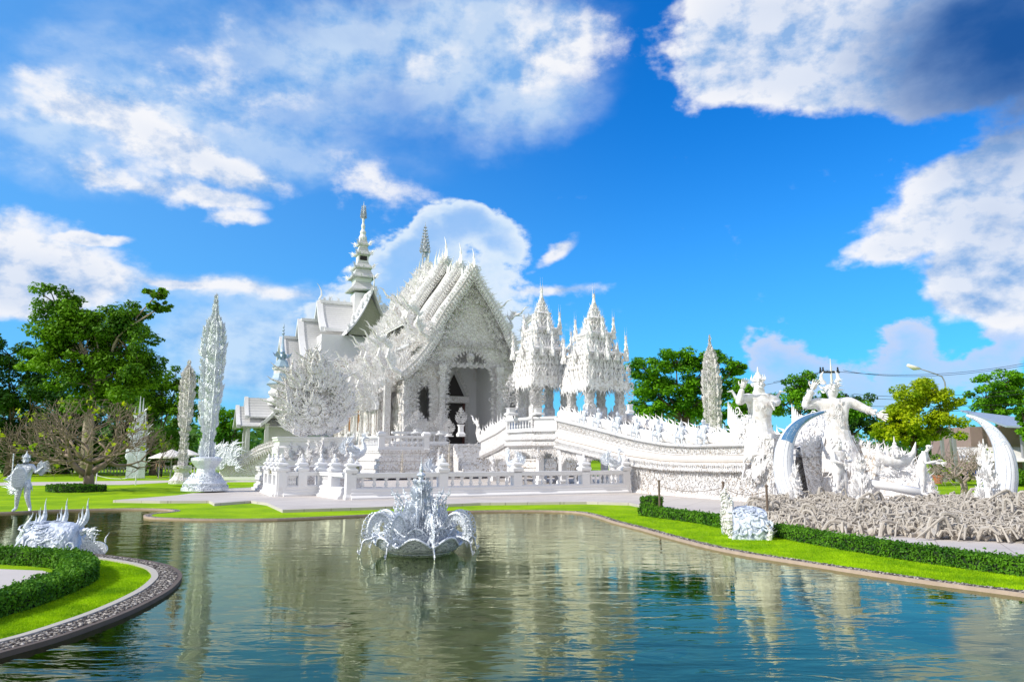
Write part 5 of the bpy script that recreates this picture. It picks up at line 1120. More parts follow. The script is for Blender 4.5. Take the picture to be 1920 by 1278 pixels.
# ------------------------------------------------------------------ figures
def human(name, label, M, H, pose=None, mat=None, group=None, cat='statue', parts=True, fat=1.0, fingers=True, crown=True, sub=2, legs=True):
    mat = mat or m_fine; J = dict(pel=(0, 0, .52, .085), wai=(0, 0, .60, .072), che=(0, -.005, .72, .098), nek=(0, 0, .825, .034), jaw=(0, -.012, .872, .045), hed=(0, -.004, .915, .056), top=(0, 0, .955, .042))
    for s, q in ((1, 'R'), (-1, 'L')):
        J.update({'sh' + q: (s * .115, 0, .795, .046), 'el' + q: (s * .17, .01, .64, .034), 'wr' + q: (s * .19, -.03, .49, .024), 'hp' + q: (s * .055, 0, .50, .075), 'kn' + q: (s * .07, -.015, .28, .048), 'an' + q: (s * .07, .01, .05, .028), 'to' + q: (s * .08, -.10, .015, .022)})
    for k, v in (pose or {}).items(): J[k] = tuple(v) + ((J[k][3],) if len(v) == 3 else ())
    keys = [k for k in J if legs or k[:2] not in ('hp', 'kn', 'an', 'to')]; idx = {k: i for i, k in enumerate(keys)}
    E = [('pel', 'wai'), ('wai', 'che'), ('che', 'nek'), ('nek', 'jaw'), ('jaw', 'hed'), ('hed', 'top')]
    for q in 'RL':
        E += [('che', 'sh' + q), ('sh' + q, 'el' + q), ('el' + q, 'wr' + q)]
        if legs: E += [('pel', 'hp' + q), ('hp' + q, 'kn' + q), ('kn' + q, 'an' + q), ('an' + q, 'to' + q)]
    MM = M @ scl(H); o = M.to_translation(); r = thing(name, o, label, cat, group)
    P = [tuple(MM @ Vector(J[k][:3])) + (J[k][3] * H * fat,) for k in keys]; skin('body', P, [(idx[a], idx[b_]) for a, b_ in E], mat, r, sub)
    for q in 'RL':
        w_ = Vector(J['wr' + q][:3]); d = (w_ - Vector(J['el' + q][:3])).normalized(); n = Vector((0, -1, 0)); n = (n - d * n.dot(d)).normalized(); x = d.cross(n)
        hb = LB(MM); hb.add(tube([w_, w_ + d * .03, w_ + d * .055], [.022, .03, .026], 6, .6, n))
        for i in range(5):
            k = i - 1.5; b0 = w_ + d * .05 + x * k * .013; L_ = (.034, .046, .05, .045)[i] if i < 4 else .04
            if i == 4: b0 = w_ + d * .02 - x * .026 ; hb.add(tube([b0, b0 - x * .02 + d * .015, b0 - x * .028 + d * .036], [.008, .007, .004], 5)); continue
            hb.add(tube([b0, b0 + d * L_ * .5 + x * k * .004, b0 + d * L_ + x * k * .008 + n * .012], [.0075, .0068, .004], 5))
        hb.build('hand', mat, r)
    hd = Vector(J['hed'][:3]); f = LB(MM @ loc(*hd)); f.add(tube([(0, -.052, .02), (0, -.066, -.005), (0, -.05, -.012)], [.008, .011, .006], 5)); f.add(tube([(-.022, -.05, -.026), (0, -.056, -.029), (.022, -.05, -.026)], [.004, .008, .004], 5))
    for s in (-1, 1): f.add(BALL, loc(s * .021, -.050, .010) @ scl(.010)); f.add(tube([(s * .008, -.055, .022), (s * .022, -.056, .029), (s * .036, -.046, .022)], [.005, .006, .003], 5)); f.add(tube([(s * .056, 0, .015), (s * .064, .005, 0), (s * .056, 0, -.018)], [.008, .01, .006], 5))
    f.build('face', mat, r)
    if crown:
        c = LB(MM @ loc(*hd)); c.add(lathe([(.058, .03), (.062, .045), (.052, .06), (.045, .075), (.034, .082), (.036, .092), (.022, .10), (.022, .112), (.010, .12), (.004, .17)], 10))
        for i in range(10): a_ = i * PI / 5; c.add(FL, frame((.052 * math.cos(a_), .052 * math.sin(a_), .04), (math.cos(a_) * .4, math.sin(a_) * .4, 1), (-math.sin(a_), math.cos(a_), 0), .06))
        c.build('crown', mat, r)
    return r, MM, J
def armor(r, MM, mat, n=60, zr=(.40, .84), rad=.11, s=.07):
    b = LB(MM)
    for i in range(n):
        a_ = random.uniform(0, 2 * PI); z = random.uniform(*zr); rr = rad * (1 if z > .5 else 1 + (.5 - z) * 2); b.add(KR, frame((rr * math.cos(a_), rr * .8 * math.sin(a_), z), (math.cos(a_) * .2, math.sin(a_) * .2, random.choice((-1, 1))), (math.cos(a_), math.sin(a_), 0), s * random.uniform(.6, 1.3)))
    b.build('ornate_armour', mat, r)
# saluting guardian on the left rail end
Hg = 4.1; D = 28.9; pz = W(1425, 800, D).z; Mg = loc(W(1428, 850, D).x, D, pz - .52 * Hg) @ rot(.10, 'Z')
r, MM, J = human('guardian_statue', 'crowned white demon guardian statue with one bent arm raised, ending the left bridge rail', Mg, Hg,
  dict(shL=(-.13, -.01, .80), elL=(-.225, -.05, .735, .04), wrL=(-.19, -.08, .875), shR=(.125, -.01, .79), elR=(.20, .02, .75, .04), wrR=(.10, -.10, .73), knR=(.10, -.05, .30), knL=(-.08, -.06, .31)), m_fine, None, fat=1.0)
armor(r, MM, m_fine, 80, (.30, .80), .10, .055)
b = LB(MM); b.add(lathe([(.17, .26), (.15, .36), (.12, .46), (.11, .52), (.10, .56)], 14, 0, .8))
for i in range(70): a_ = random.uniform(0, 6.3); z = random.uniform(.05, .5); rr = .12 + (.5 - z) * .12; b.add(KR, frame((rr * math.cos(a_), rr * .8 * math.sin(a_), z), (math.cos(a_) * .3, math.sin(a_) * .3, -1), (math.cos(a_), math.sin(a_), 0), .12))
b.build('draped_skirt', m_fine, r)
for sx in (1, -1): b = LB(MM); b.add(tube([(sx * .1, .03, .78), (sx * .2, .06, .80), (sx * .24, .05, .86), (sx * .29, .04, .85)], [.02, .02, .012, .003], 6)); b.build('shoulder_crest', m_fine, r)
# horned guardian with raised arm on the right rail end
Hg = 4.5; D = 29.6; pz = W(1578, 812, D).z; Mg = loc(W(1580, 850, D).x, D, pz - .52 * Hg) @ rot(-.05, 'Z') @ rot(math.radians(-4), 'Y')
r, MM, J = human('guardian_statue', 'horned demon guardian statue with one arm raised and the other stretched out to the right', Mg, Hg,
  dict(shL=(-.14, 0, .80, .055), elL=(-.265, -.03, .775, .040), wrL=(-.185, -.06, .915, .026), shR=(.14, 0, .79, .055), elR=(.235, -.03, .725, .040), wrR=(.325, -.08, .665, .025), jaw=(0, -.015, .87, .055), hed=(0, -.006, .92, .068)), m_fine, None, crown=False)
armor(r, MM, m_fine, 85, (.30, .80), .10, .058)
b = LB(MM @ loc(0, 0, .93))
for s in (-1, 1): b.add(tube([(s * .05, 0, .03), (s * .075, 0, .07), (s * .07, 0, .11), (s * .05, -.01, .14)], [.02, .018, .012, .002], 7))
for i in range(30): a_ = random.uniform(0, 6.3); b.add(FL, frame((.06 * math.cos(a_), .06 * math.sin(a_), random.uniform(-.05, .05)), (math.cos(a_), math.sin(a_), .4), (0, -1, .2), .05))
b.build('horned_headdress', m_fine, r)
for A_, B_ in (('shL', 'elL'), ('elL', 'wrL'), ('shR', 'elR'), ('elR', 'wrR')):
    a_, c_ = Vector(J[A_][:3]), Vector(J[B_][:3])
    for q in (.3, .75):
        b = LB(MM)
        for k in range(7): an = k * .9; d_ = (c_ - a_).normalized(); u_ = d_.orthogonal().normalized(); v_ = d_.cross(u_); o_ = u_ * math.cos(an) + v_ * math.sin(an); b.add(KR, frame(a_.lerp(c_, q) + o_ * .03, d_ + o_ * .3, o_, .042))
        b.build('arm_band', m_fine, r)
b = LB(MM)
for i in range(60): a_ = random.uniform(0, 6.3); z = random.uniform(.05, .5); rr = .12 + (.5 - z) * .15; b.add(KR, frame((rr * math.cos(a_), rr * .8 * math.sin(a_), z), (math.cos(a_) * .3, math.sin(a_) * .3, -1), (math.cos(a_), math.sin(a_), 0), .13))
b.add(lathe([(.18, .20), (.16, .34), (.12, .46), (.11, .54)], 14, 0, .8)); b.build('draped_skirt', m_fine, r)
# small kneeling demons astride the rail
KN = ['first', 'second', 'third', 'fourth', 'fifth', 'sixth', 'seventh']
proto = None
spots = [(1127, 785, .58), (1163, 792, .58), (1199, 799, .6), (1240, 806, .6), (1283, 812, .62), (1325, 813, .62), (1100, 779, .55)]
for i, (px, py, s) in enumerate(spots):
    y_, z_ = wallz(px, py, MBR, .0); p = MBR @ Vector((-.12, y_, RT(y_) + .28)); lab = 'small kneeling demon with flame crown on the bridge rail, %s counted from the right canopy' % (['second', 'third', 'fourth', 'fifth', 'sixth', 'seventh', 'first'][i])
    if proto is None:
        Mk = loc(*p) @ rot(ANG - PI / 2 + .3, 'Z') @ loc(0, 0, -.45 * 1.15)
        r, MM, J = human('kneeling_demon', lab, Mk, 1.25, dict(pel=(0, .05, .42, .09), wai=(0, .03, .50, .08), hpR=(.07, .02, .42), hpL=(-.07, .02, .42), knR=(.17, -.20, .46, .05), knL=(-.17, -.20, .46, .05), anR=(.14, -.19, .22), anL=(-.14, -.19, .22), toR=(.15, -.26, .19), toL=(-.15, -.26, .19), elR=(.22, -.06, .70), wrR=(.24, -.20, .74), elL=(-.24, .02, .66), wrL=(-.2, -.12, .52)), m_silver, 'kneeling demons on the bridge rail', sub=1)
        b = LB(MM)
        for k in range(14): b.add(KR, frame((random.uniform(-.12, .12), .08, .45 + .03 * k), (random.uniform(-.6, .6), .7, 1), (0, -1, .2), random.uniform(.14, .28)))
        b.build('back_flames', m_silver, r); proto = r; p0 = Vector(r.location)
        for o in r.children: pass
    else:
        r = copy_tree(proto); r.location = Vector(proto.location) + (Vector(p) - P0_); r['label'] = lab
        r.scale = (1, 1, 1) if i % 2 else (.92, .92, .94)
    if i == 0: P0_ = Vector(p)
# ------------------------------------------------------------------ tusk arch at the bridge foot
def tusk(label, pts, rad, D0, D1, flip=1):
    P = [W(px, py, D0 + (D1 - D0) * i / (len(pts) - 1)) for i, (px, py) in enumerate(pts)]; P = smooth_line(P, 5); mp = D0 / FP
    R_ = np.interp(np.linspace(0, 1, len(P)), np.linspace(0, 1, len(rad)), rad) * mp; r = thing('giant_tusk', P[0], label, 'tusk', 'tusks forming the round gate')
    m1 = MB(); 
    m1.add(tube(P, list(R_), 14)); 
    m1.build('curved_horn', stucco('tusk_white', base=(.74, .76, .80), sc=3, swirl=False, bd=.02, amt=.4), r, True)
    m2 = MB()                                # dark grooves running along the horn
    for k in range(7):
        th = -1.15 + .38 * k; L_ = []
        for i in range(3, int(len(P) * .66)):
            t_ = (P[i + 1] - P[i - 1]).normalized(); c_ = (Vector((0, CH and 0, 0)) - P[i]); c_.z = 0; c_.normalize(); n = (c_ - t_ * c_.dot(t_)).normalized(); s_ = t_.cross(n); L_.append(P[i] + (n * math.cos(th) + s_ * math.sin(th)) * R_[i] * .995)
        m2.add(tube(L_, .006, 4))
    m2.build('grooves', m_silver2, r)
    m3 = MB(); V = []; F = []; a = int(len(P) * .52); ii = list(range(a, len(P) - 1)); 
    for i in ii:
        t_ = (P[min(i + 1, len(P) - 1)] - P[i - 1]).normalized(); c_ = -P[i].copy(); c_.z = 0; c_.normalize(); n = (c_ - t_ * c_.dot(t_)).normalized(); s_ = t_.cross(n)
        for th in (-.75, -.4, 0, .4, .75): V.append(P[i] + (n * math.cos(th) + s_ * math.sin(th)) * R_[i] * 1.02)
    for i in range(len(ii) - 1):
        for j in range(4): k = i * 5 + j; F.append((k, k + 1, k + 6, k + 5))
    m3.add(T([tuple(v) for v in V], F)); m3.build('mirror_inlay', m_blue if flip > 0 else m_silver, r, True); return r
tusk('left giant curved tusk of the round gate, with blue mirror inlay at its tip', [(1500, 955), (1482, 925), (1471, 890), (1470, 850), (1478, 820), (1494, 797), (1518, 781), (1548, 771)], [21, 20, 19, 17, 14, 10, 6, 2], 26.8, 27.8)
tusk('right giant curved tusk of the round gate at the right edge', [(1872, 955), (1882, 925), (1887, 890), (1884, 855), (1872, 825), (1855, 802), (1835, 787), (1812, 778)], [20, 20, 19, 17, 13, 9, 5, 2], 22.5, 23.5, -1)
# carved flaring rail ends inside the round gate
r = thing('flared_wall_end', W(1650, 930, 27.5), 'scaly carved flaring end of the right bridge rail seen inside the round gate', 'wall')
m1 = MB(); A_ = W(1560, 800, 30.5); V = []; F = []
top = [(1500, 838, 29.8), (1545, 822, 30), (1580, 828, 30), (1620, 838, 29.4), (1660, 850, 28.6), (1700, 868, 27.8), (1735, 890, 27), (1745, 915, 26.5)]
T0 = [W(*p) for p in top]; n = len(T0); B0 = [Vector((p.x + .1, p.y - .5, ZG)) for p in T0]; K0 = [Vector((p.x, p.y + .6, ZG)) for p in T0]
V = T0 + B0 + [p + Vector((0, .5, 0)) for p in T0] + K0
for i in range(n - 1): F += [(i, n + i, n + i + 1, i + 1), (i, i + 1, 2 * n + i + 1, 2 * n + i), (2 * n + i, 2 * n + i + 1, 3 * n + i + 1, 3 * n + i)]
F.append((n - 1, 2 * n - 1, 4 * n - 1, 3 * n - 1)); m1.add(T([tuple(v) for v in V], F)); m1.build('wall_body', m_orn, r)
m1 = MB()
for i in range(n - 1):
    for k in range(70):
        q, h = random.random(), random.random(); p = T0[i].lerp(T0[i + 1], q); g = B0[i].lerp(B0[i + 1], q); pp_ = p.lerp(g, h) + Vector((0, -.03, 0)); m1.add(random.choice((KR, SCR, FLS, FLS)), frame(pp_, (random.uniform(.2, 1), 0, random.uniform(-.2, -1)), (-.2, -1, .15), random.uniform(.16, .34), random.choice((-1, 1)) * .25))
fringe(m1, T0, (.3, 0, 1), (0, -1, 0), .16, .42); m1.build('scale_relief', m_fine, r)
m1 = MB(); m1.add(tube([W(1625, 905, 26.3), W(1670, 912, 26), W(1735, 925, 25.5)], [.14, .14, .16], 8)); m1.build('rounded_coping', m_white, r, True)
# crowned horned head and other demons inside the gate
r = thing('horned_crown', W(1680, 860, 25.5), 'upturned crescent horns with a pointed crown between them inside the round gate', 'statue'); D = 26.5
m1 = MB(); mp = D / FP
m1.add(tube([W(1645, 832, D), W(1647, 850, D), W(1660, 862, D), W(1680, 866, D), W(1700, 862, D), W(1713, 848, D), W(1717, 828, D)], [.01, .10, .18, .22, .18, .09, .01], 8)); m1.build('horns', m_fine, r, True)
m1 = MB(); c_ = W(1679, 858, D); m1.add(lathe([(.22, 0), (.24, .1), (.15, .16), (.17, .24), (.10, .3), (.12, .38), (.06, .44), (.07, .5), (.03, .56), (.01, .75)], 10).tf(loc(*c_)))
for i in range(14): a_ = i * .45; m1.add(KR, frame(c_ + Vector((.2 * math.cos(a_), .2 * math.sin(a_), .05)), (math.cos(a_) * .3, math.sin(a_) * .3, 1), (-math.sin(a_), math.cos(a_), 0), .32))
for i in range(50): m1.add(KR, frame(c_ + Vector((random.uniform(-.55, .55), random.uniform(-.1, .3), random.uniform(-.7, 0))), (random.uniform(-1, 1), -.1, random.uniform(-.5, 1)), (0, -1, 0), random.uniform(.2, .4)))
m1.build('crown', m_fine, r)
D = 24.5; Mg = loc(W(1726, 850, D).x, D, W(1726, 930, D).z) @ rot(.9, 'Z')
r, MM, J = human('leaning_figure_statue', 'white bald figure leaning forward with long arms, inside the round gate', Mg, 1.75, dict(che=(0, -.06, .72, .08), nek=(0, -.10, .82, .03), jaw=(0, -.14, .86, .04), hed=(0, -.14, .90, .055), top=(0, -.14, .94, .045), shR=(.10, -.07, .79, .035), shL=(-.10, -.07, .79, .035), elR=(.15, -.12, .60, .026), wrR=(.12, -.30, .60, .02), elL=(-.15, -.1, .60, .026), wrL=(-.13, -.28, .64, .02)), m_fine, crown=False)
armor(r, MM, m_fine, 30, (.2, .5), .08, .08)
D = 26; Mg = loc(W(1572, 850, D).x, D, W(1572, 945, D).z) @ rot(.3, 'Z')
r, MM, J = human('crouching_figure_statue', 'white crowned figure with folded arms between the left tusk and the horned crown', Mg, 2.2, dict(elR=(.16, -.08, .66), wrR=(.04, -.13, .66), elL=(-.16, -.08, .66), wrL=(-.04, -.14, .62)), m_fine); armor(r, MM, m_fine, 60, (.15, .8), .1, .09)
def flame_column(label, px, py0, py1, D, w_, n=120, mat=m_fine, name='flame_column'):
    a = W(px, py0, D); h = W(px, py1, D).z - a.z; r = thing(name, a, label, 'statue'); m1 = MB()
    m1.add(lathe([(w_ * .6, 0), (w_ * .5, h * .15), (w_ * .25, h * .3), (w_ * .35, h * .5), (w_ * .2, h * .65), (w_ * .25, h * .75), (w_ * .08, h * .88), (.01, h)], 10).tf(loc(*a))); m1.build('stem', mat, r); m1 = MB()
    for i in range(n):
        q = random.random() ** 1.3; a_ = random.uniform(0, 6.3); rr = w_ * .5 * (1 - q) + .03; m1.add(KR, frame(a + Vector((rr * math.cos(a_), rr * math.sin(a_), h * q * .9)), (math.cos(a_) * .8, math.sin(a_) * .8, 1), (-math.sin(a_), math.cos(a_), 0), random.uniform(.5, 1.1) * w_ * (1 - q * .5)))
    m1.build('flames', mat, r); return r
flame_column('small flame covered naga column at the foot of the left tusk', 1495, 955, 862, 25.6, .32)
flame_column('flame covered column with winged arms before the horned crown inside the gate', 1618, 950, 848, 24.2, .42, 150)
flame_column('carved deity figure with flaring arms standing at the foot of the right tusk', 1855, 950, 822, 21.0, .36, 130)
flame_column('slim flame spike tower behind the dark ramp columns left of the bridge', 822, 888, 838, 40, .16, 60, name='flame_spike')
flame_column('weathered slim flame spike behind the balustrade, left of the fountain spire', 754, 888, 843, 38, .14, 60, m_root, name='flame_spike')
flame_column('weathered carved spike behind the balustrade, right of the fountain spire', 842, 889, 826, 38, .17, 70, m_root, name='flame_spike')
flame_column('stepped conical lantern pedestal under the stair ramp', 925, 889, 850, 40, .22, 40, m_carve, name='stone_lantern')
# ------------------------------------------------------------------ sea of grey roots and hands
MBASE = smooth_line(xy([(1398, 972), (1460, 984), (1540, 996), (1640, 1004), (1750, 1012), (1850, 1016), (1960, 1022), (2100, 1040)], ZG + .1), 3)
m1 = MB(); Nr = 3400
def hand_mesh(mb, p, d, s):
    d = Vector(d).normalized(); n = Vector((random.uniform(-1, 1), -1, .2)); n = (n - d * n.dot(d)).normalized(); x = d.cross(n)
    mb.add(tube([p - d * s * 1.6, p - d * s * .6, p, p + d * s * .5, p + d * s * .9], [s * .36, s * .28, s * .24, s * .42, s * .36], 7, .7, n))
    for i in range(4):
        k = i - 1.5; b0 = p + d * s * .85 + x * k * s * .2; L_ = s * (.7, .85, .9, .65)[i]; cu = random.uniform(.1, .5)
        mb.add(tube([b0, b0 + d * L_ * .45 + x * k * .08 * s, b0 + d * L_ * .8 + x * k * .14 * s + n * L_ * cu * .5, b0 + d * L_ * .9 + x * k * .16 * s + n * L_ * cu], [s * .11, s * .1, s * .09, s * .05], 5))
    b0 = p + d * s * .25 - x * s * .36; mb.add(tube([b0, b0 - x * s * .3 + d * s * .25, b0 - x * s * .4 + d * s * .6], [s * .12, s * .11, s * .06], 5))
HL = []
def mound(p, q): return (.16 + .62 * q ** .75 * (.6 + .4 * math.sin(p * 11) * math.sin(q * 7 + p * 5))) * (.42 + .85 * p) * 1.0
pts_f = MBASE; L_back = [W(px, 925, 27 - 4.5 * i / 7) for i, px in enumerate((1412, 1500, 1600, 1700, 1800, 1900, 2000, 2150))]
def mp_pt(p, q):
    i = p * (len(pts_f) - 1); a = int(min(i, len(pts_f) - 2)); f_ = pts_f[a].lerp(pts_f[a + 1], i - a); j = p * 7; c = int(min(j, 6)); g = L_back[c].lerp(L_back[c + 1], j - c); r = f_.lerp(g, q); r.z = ZG + .08 + mound(p, q); return r
NU, NV = 60, 14; V = [mp_pt(i / NU, j / NV) - Vector((0, 0, .16)) for i in range(NU + 1) for j in range(NV + 1)]
F = [(i * (NV + 1) + j, (i + 1) * (NV + 1) + j, (i + 1) * (NV + 1) + j + 1, i * (NV + 1) + j + 1) for i in range(NU) for j in range(NV)]
m1.add(T([tuple(v) for v in V], F))
for i in range(Nr):
    p, q = random.random() * .97, random.random() ** .9; c = mp_pt(p, q); a_ = random.uniform(0, 6.3); L_ = random.uniform(.15, .55); d = Vector((math.cos(a_), math.sin(a_) * .8, random.uniform(-.2, .5))); e = Vector((-d.y, d.x, 0)) * random.uniform(-.6, .6); s = random.uniform(.013, .036) * (1.7 if random.random() < .1 else 1)
    arch_ = Vector((0, 0, random.uniform(.02, .20))); m1.add(tube([c - d * L_ * .5 - Vector((0, 0, .06)), c - d * L_ * .15 + e * L_ * .4 + arch_, c + d * L_ * .25 + e * L_ * .3 + arch_ * .9, c + d * L_ * .6 - Vector((0, 0, .05))], [s * 1.1, s, s * .85, s * .5], 5))
for i in range(75):
    p, q = random.random() * .96, random.random() * .95; c = mp_pt(p, q); a_ = random.uniform(0, 6.3); d = Vector((math.cos(a_), math.sin(a_) * .6, 0)); s = random.uniform(.022, .05); L_ = random.uniform(.35, .9); h = random.uniform(.1, .4)
    m1.add(tube(smooth_line([c - d * L_ * .6 - Vector((0, 0, .12)), c - d * L_ * .35 + Vector((0, 0, h)), c + d * L_ * .1 + Vector((.08, 0, h * .8)), c + d * L_ * .5 + Vector((0, 0, .02)), c + d * L_ * .8 - Vector((0, 0, .1))], 3), list(np.linspace(s * 1.3, s * .4, 13)), 6))
for i in range(26):                          # long roots at the front foot of the mound
    p = i / 26; pts = [mp_pt(min(1, p + k * .014), .02 + .05 * random.random()) + Vector((0, 0, random.uniform(-.12, .06))) for k in range(6)]; m1.add(tube(pts, [.05, .075, .06, .07, .05, .03], 7))
for i in range(60): c = mp_pt(random.random() * .97, random.random()); m1.add(BALL, loc(c.x, c.y, c.z - .02) @ rot(random.random() * 3, 'X') @ scl(random.uniform(.06, .13)))
for i in range(170):
    c = mp_pt(random.random() * .97, random.random()) + Vector((0, 0, .05)); hand_mesh(m1, c, (random.uniform(-1, 1), random.uniform(-.8, .3), random.uniform(.2, 1)), random.uniform(.055, .10))
tag(m1.build('tangled_roots', m_root), 'tangled mass of grey sculpted roots, limbs and skulls heaped before the bridge', 'roots', kind='stuff')
def hand_mesh(mb, p, d, s):
    d = Vector(d).normalized(); n = Vector((random.uniform(-1, 1), -1, .2)); n = (n - d * n.dot(d)).normalized(); x = d.cross(n)
    mb.add(tube([p - d * s * 1.6, p - d * s * .6, p, p + d * s * .5, p + d * s * .9], [s * .36, s * .28, s * .24, s * .42, s * .36], 7, .7, n))
    for i in range(4):
        k = i - 1.5; b0 = p + d * s * .85 + x * k * s * .2; L_ = s * (.7, .85, .9, .65)[i]; cu = random.uniform(.1, .5)
        mb.add(tube([b0, b0 + d * L_ * .45 + x * k * .08 * s, b0 + d * L_ * .8 + x * k * .14 * s + n * L_ * cu * .5, b0 + d * L_ * .9 + x * k * .16 * s + n * L_ * cu], [s * .11, s * .1, s * .09, s * .05], 5))
    b0 = p + d * s * .25 - x * s * .36; mb.add(tube([b0, b0 - x * s * .3 + d * s * .25, b0 - x * s * .4 + d * s * .6], [s * .12, s * .11, s * .06], 5))
hp = [(.10, .15), (.16, .5), (.24, .2), (.30, .7), (.36, .3), (.42, .6), (.48, .15), (.52, .75), (.58, .4), (.63, .12), (.68, .65), (.72, .3), (.76, .8), (.80, .15), (.84, .5), (.88, .75), (.91, .25), (.94, .55), (.33, .9), (.66, .92)]
for i, (p, q) in enumerate(hp):
    c = mp_pt(p, q) + Vector((0, 0, .12)); d = (random.uniform(-.5, .5), random.uniform(-.5, .1), 1); m1 = MB(); hand_mesh(m1, c, d, random.uniform(.085, .13)); o = m1.build('reaching_hand', m_root, None)
    tag(o, 'grey sculpted hand reaching up out of the tangled root sculpture before the round gate', 'sculpted hand', 'hands reaching out of the roots')
# ------------------------------------------------------------------ ground balustrade round the plaza
PTS = {k: G(*v, ZG + .1) for k, v in dict(A=(656, 936), B=(600, 927.5), Cc=(525, 930)).items()}
A0 = PTS['A']; E0 = G(1172, 923, ZG + .1)
t6 = thing('balustrade', A0, 'long low white balustrade with vase shaped balusters in front of the temple', 'balustrade')
zb = ZG + .1; HB = 1.08
def bal_run(P0, P1, posts, nb, hb=HB):
    d = P1 - P0; L_ = math.hypot(d.x, d.y); X = loc(P0.x, P0.y, zb) @ rot(math.atan2(d.y, d.x), 'Z')
    m1 = MB(); prof = [(.36, 0), (.36, .07), (.24, .16), (.24, .24), (.20, .28), (.22, .40), (.16, .46)]
    V, F = [], []
    for x in (0, L_):
        for o, z in prof: V.append((x, -o, z))
        for o, z in prof[::-1]: V.append((x, o, z))
    n = 2 * len(prof)
    for i in range(n): j = (i + 1) % n; F.append((i, j, n + j, n + i))
    F += [tuple(range(n)), tuple(range(n, 2 * n))[::-1]]; m1.add(T(V, F), X); m1.build('base', m_white, t6)
    m1 = MB(); m1.add(box(0, L_, -.11, .11, .86, .90), X); m1.add(box(0, L_, -.17, .17, .90, 1.0), X); m1.add(box(0, L_, -.20, .20, 1.0, 1.06), X); m1.build('rail', m_white, t6)
    return X, L_
def seg(P0, P1, fr, nb, post_end=True):
    X, L_ = bal_run(P0, P1, fr, nb); global BALPROTO
    m_b = lathe([(.085, 0), (.085, .06), (.045, .12), (.05, .16), (.085, .3), (.07, .42), (.04, .6), (.045, .72), (.085, .86), (.085, 1)], 10)
    xs = [L_ * f for f in fr]
    for a, b_ in zip(xs[:-1], xs[1:]):
        for i in range(nb):
            x = a + .25 + (b_ - a - .5) * (i + .5) / nb; p = X @ Vector((x, 0, .45))
            if BALPROTO is None:
                m1 = MB(); m1.add(m_b, loc(*p) @ scl(1, 1, .42)); BALPROTO = (m1.build('baluster', m_white, t6, True), p)
            else:
                c = BALPROTO[0].copy(); C.objects.link(c); c.parent = t6; c.location = p - BALPROTO[1]
    for x in xs:
        m1 = MB(); m1.add(sq([(.24, 0), (.24, .1), (.20, .2), (.20, 1.06), (.26, 1.12), (.26, 1.2), (.18, 1.26), (.16, 1.3), (.24, 1.36), (.22, 1.42), (.12, 1.48)]), X @ loc(x, 0, 0)); m1.add(lathe([(.10, 1.46), (.15, 1.54), (.12, 1.62), (.05, 1.68), (.07, 1.74), (.02, 1.86)], 10), X @ loc(x, 0, 0)); m1.build('post', m_white, t6)
BALPROTO = None
seg(A0, E0, [0, .30, .565, .83, 1.0], 7)
seg(PTS['B'], A0 + (PTS['B'] - A0).normalized() * .5, [0, .55], 8)
seg(PTS['B'] + (PTS['Cc'] - PTS['B']) * .98, PTS['B'], [0.0, .5], 4)
Fv = FX; Cd = PTS['Cc']; seg(Cd - Fv * 4.2, Cd, [0, .33, .7, 1.0], 5)
# lantern heads on the corner posts
def lantern(p, label):
    r = thing('lantern', p, label, 'lantern'); m1 = MB(); m1.add(sq([(.13, 0), (.13, .03), (.11, .04)]).tf(loc(*p))); 
    for sx in (-1, 1):
        for sy_ in (-1, 1): m1.add(box(sx * .10 - .015, sx * .10 + .015, sy_ * .10 - .015, sy_ * .10 + .015, .03, .28), loc(*p) @ rot(ANG, 'Z'))
    m1.add(sq([(.17, .28), (.16, .31), (.08, .38), (.10, .40), (.03, .48), (.01, .58)]).tf(loc(*p) @ rot(ANG, 'Z'))); m1.build('frame', m_white, r)
    m1 = MB(); m1.add(box(-.09, .09, -.09, .09, .04, .27), loc(*p) @ rot(ANG, 'Z')); m1.build('glass_pane', plain('lantern_pane', (.42, .40, .26), .2), r)
Pl = A0 + Vector((0, 0, 1.45)); lantern(W(669, 886, A0.y + .4), 'white lantern with yellowish panes on the nearest corner of the balustrade')
lantern(W(508, 889, Cd.y + 1.5), 'white lantern with yellowish panes on the far left end of the balustrade')
# mythical birds standing on the balustrade posts
def bird(px, py, D, s, label, az, mat=m_silver, group='mythical birds on the balustrade posts'):
    p = W(px, py, D); r = thing('mythical_bird', p, label, 'bird statue', group); M_ = loc(*p) @ rot(az, 'Z') @ scl(s)
    b = LB(M_); b.add(tube([(-.30, 0, .30), (-.15, 0, .20), (.05, 0, .18), (.22, 0, .26), (.32, 0, .42), (.28, 0, .60), (.22, 0, .74), (.30, 0, .84), (.38, 0, .86)], [.05, .15, .2, .16, .10, .07, .055, .06, .04], 9)); b.add(tube([(.38, 0, .86), (.46, 0, .84), (.52, 0, .79)], [.035, .02, .004], 6))
    for s_ in (-1, 1): b.add(tube([(0, s_ * .08, .12), (.02, s_ * .08, .0), (.08, s_ * .08, -.04)], [.04, .025, .02], 5))
    b.build('body', mat, r, True); b = LB(M_)
    for k in range(12): q = k / 11; b.add(KR, frame((-.28 - .06 * q, random.uniform(-.05, .05), .28), (-1.2 + q * 1.5, 0, .25 + q), (0, -1, 0), .75 * (.7 + .4 * q), .5)); 
    b.build('tail', mat, r); b = LB(M_)
    for s_ in (-1, 1):
        for k in range(7): b.add(KR, frame((.12 - .05 * k, s_ * .15, .28), (-.9 + k * .12, s_ * .5, .5 + .1 * k), (0, s_, 0), .42))
    b.build('wings', mat, r); b = LB(M_)
    for k in range(5): b.add(FL, frame((.26 + .02 * k, 0, .87), (-.5 + .15 * k, 0, 1), (0, -1, 0), .24, .2))
    b.build('crest', mat, r); return r
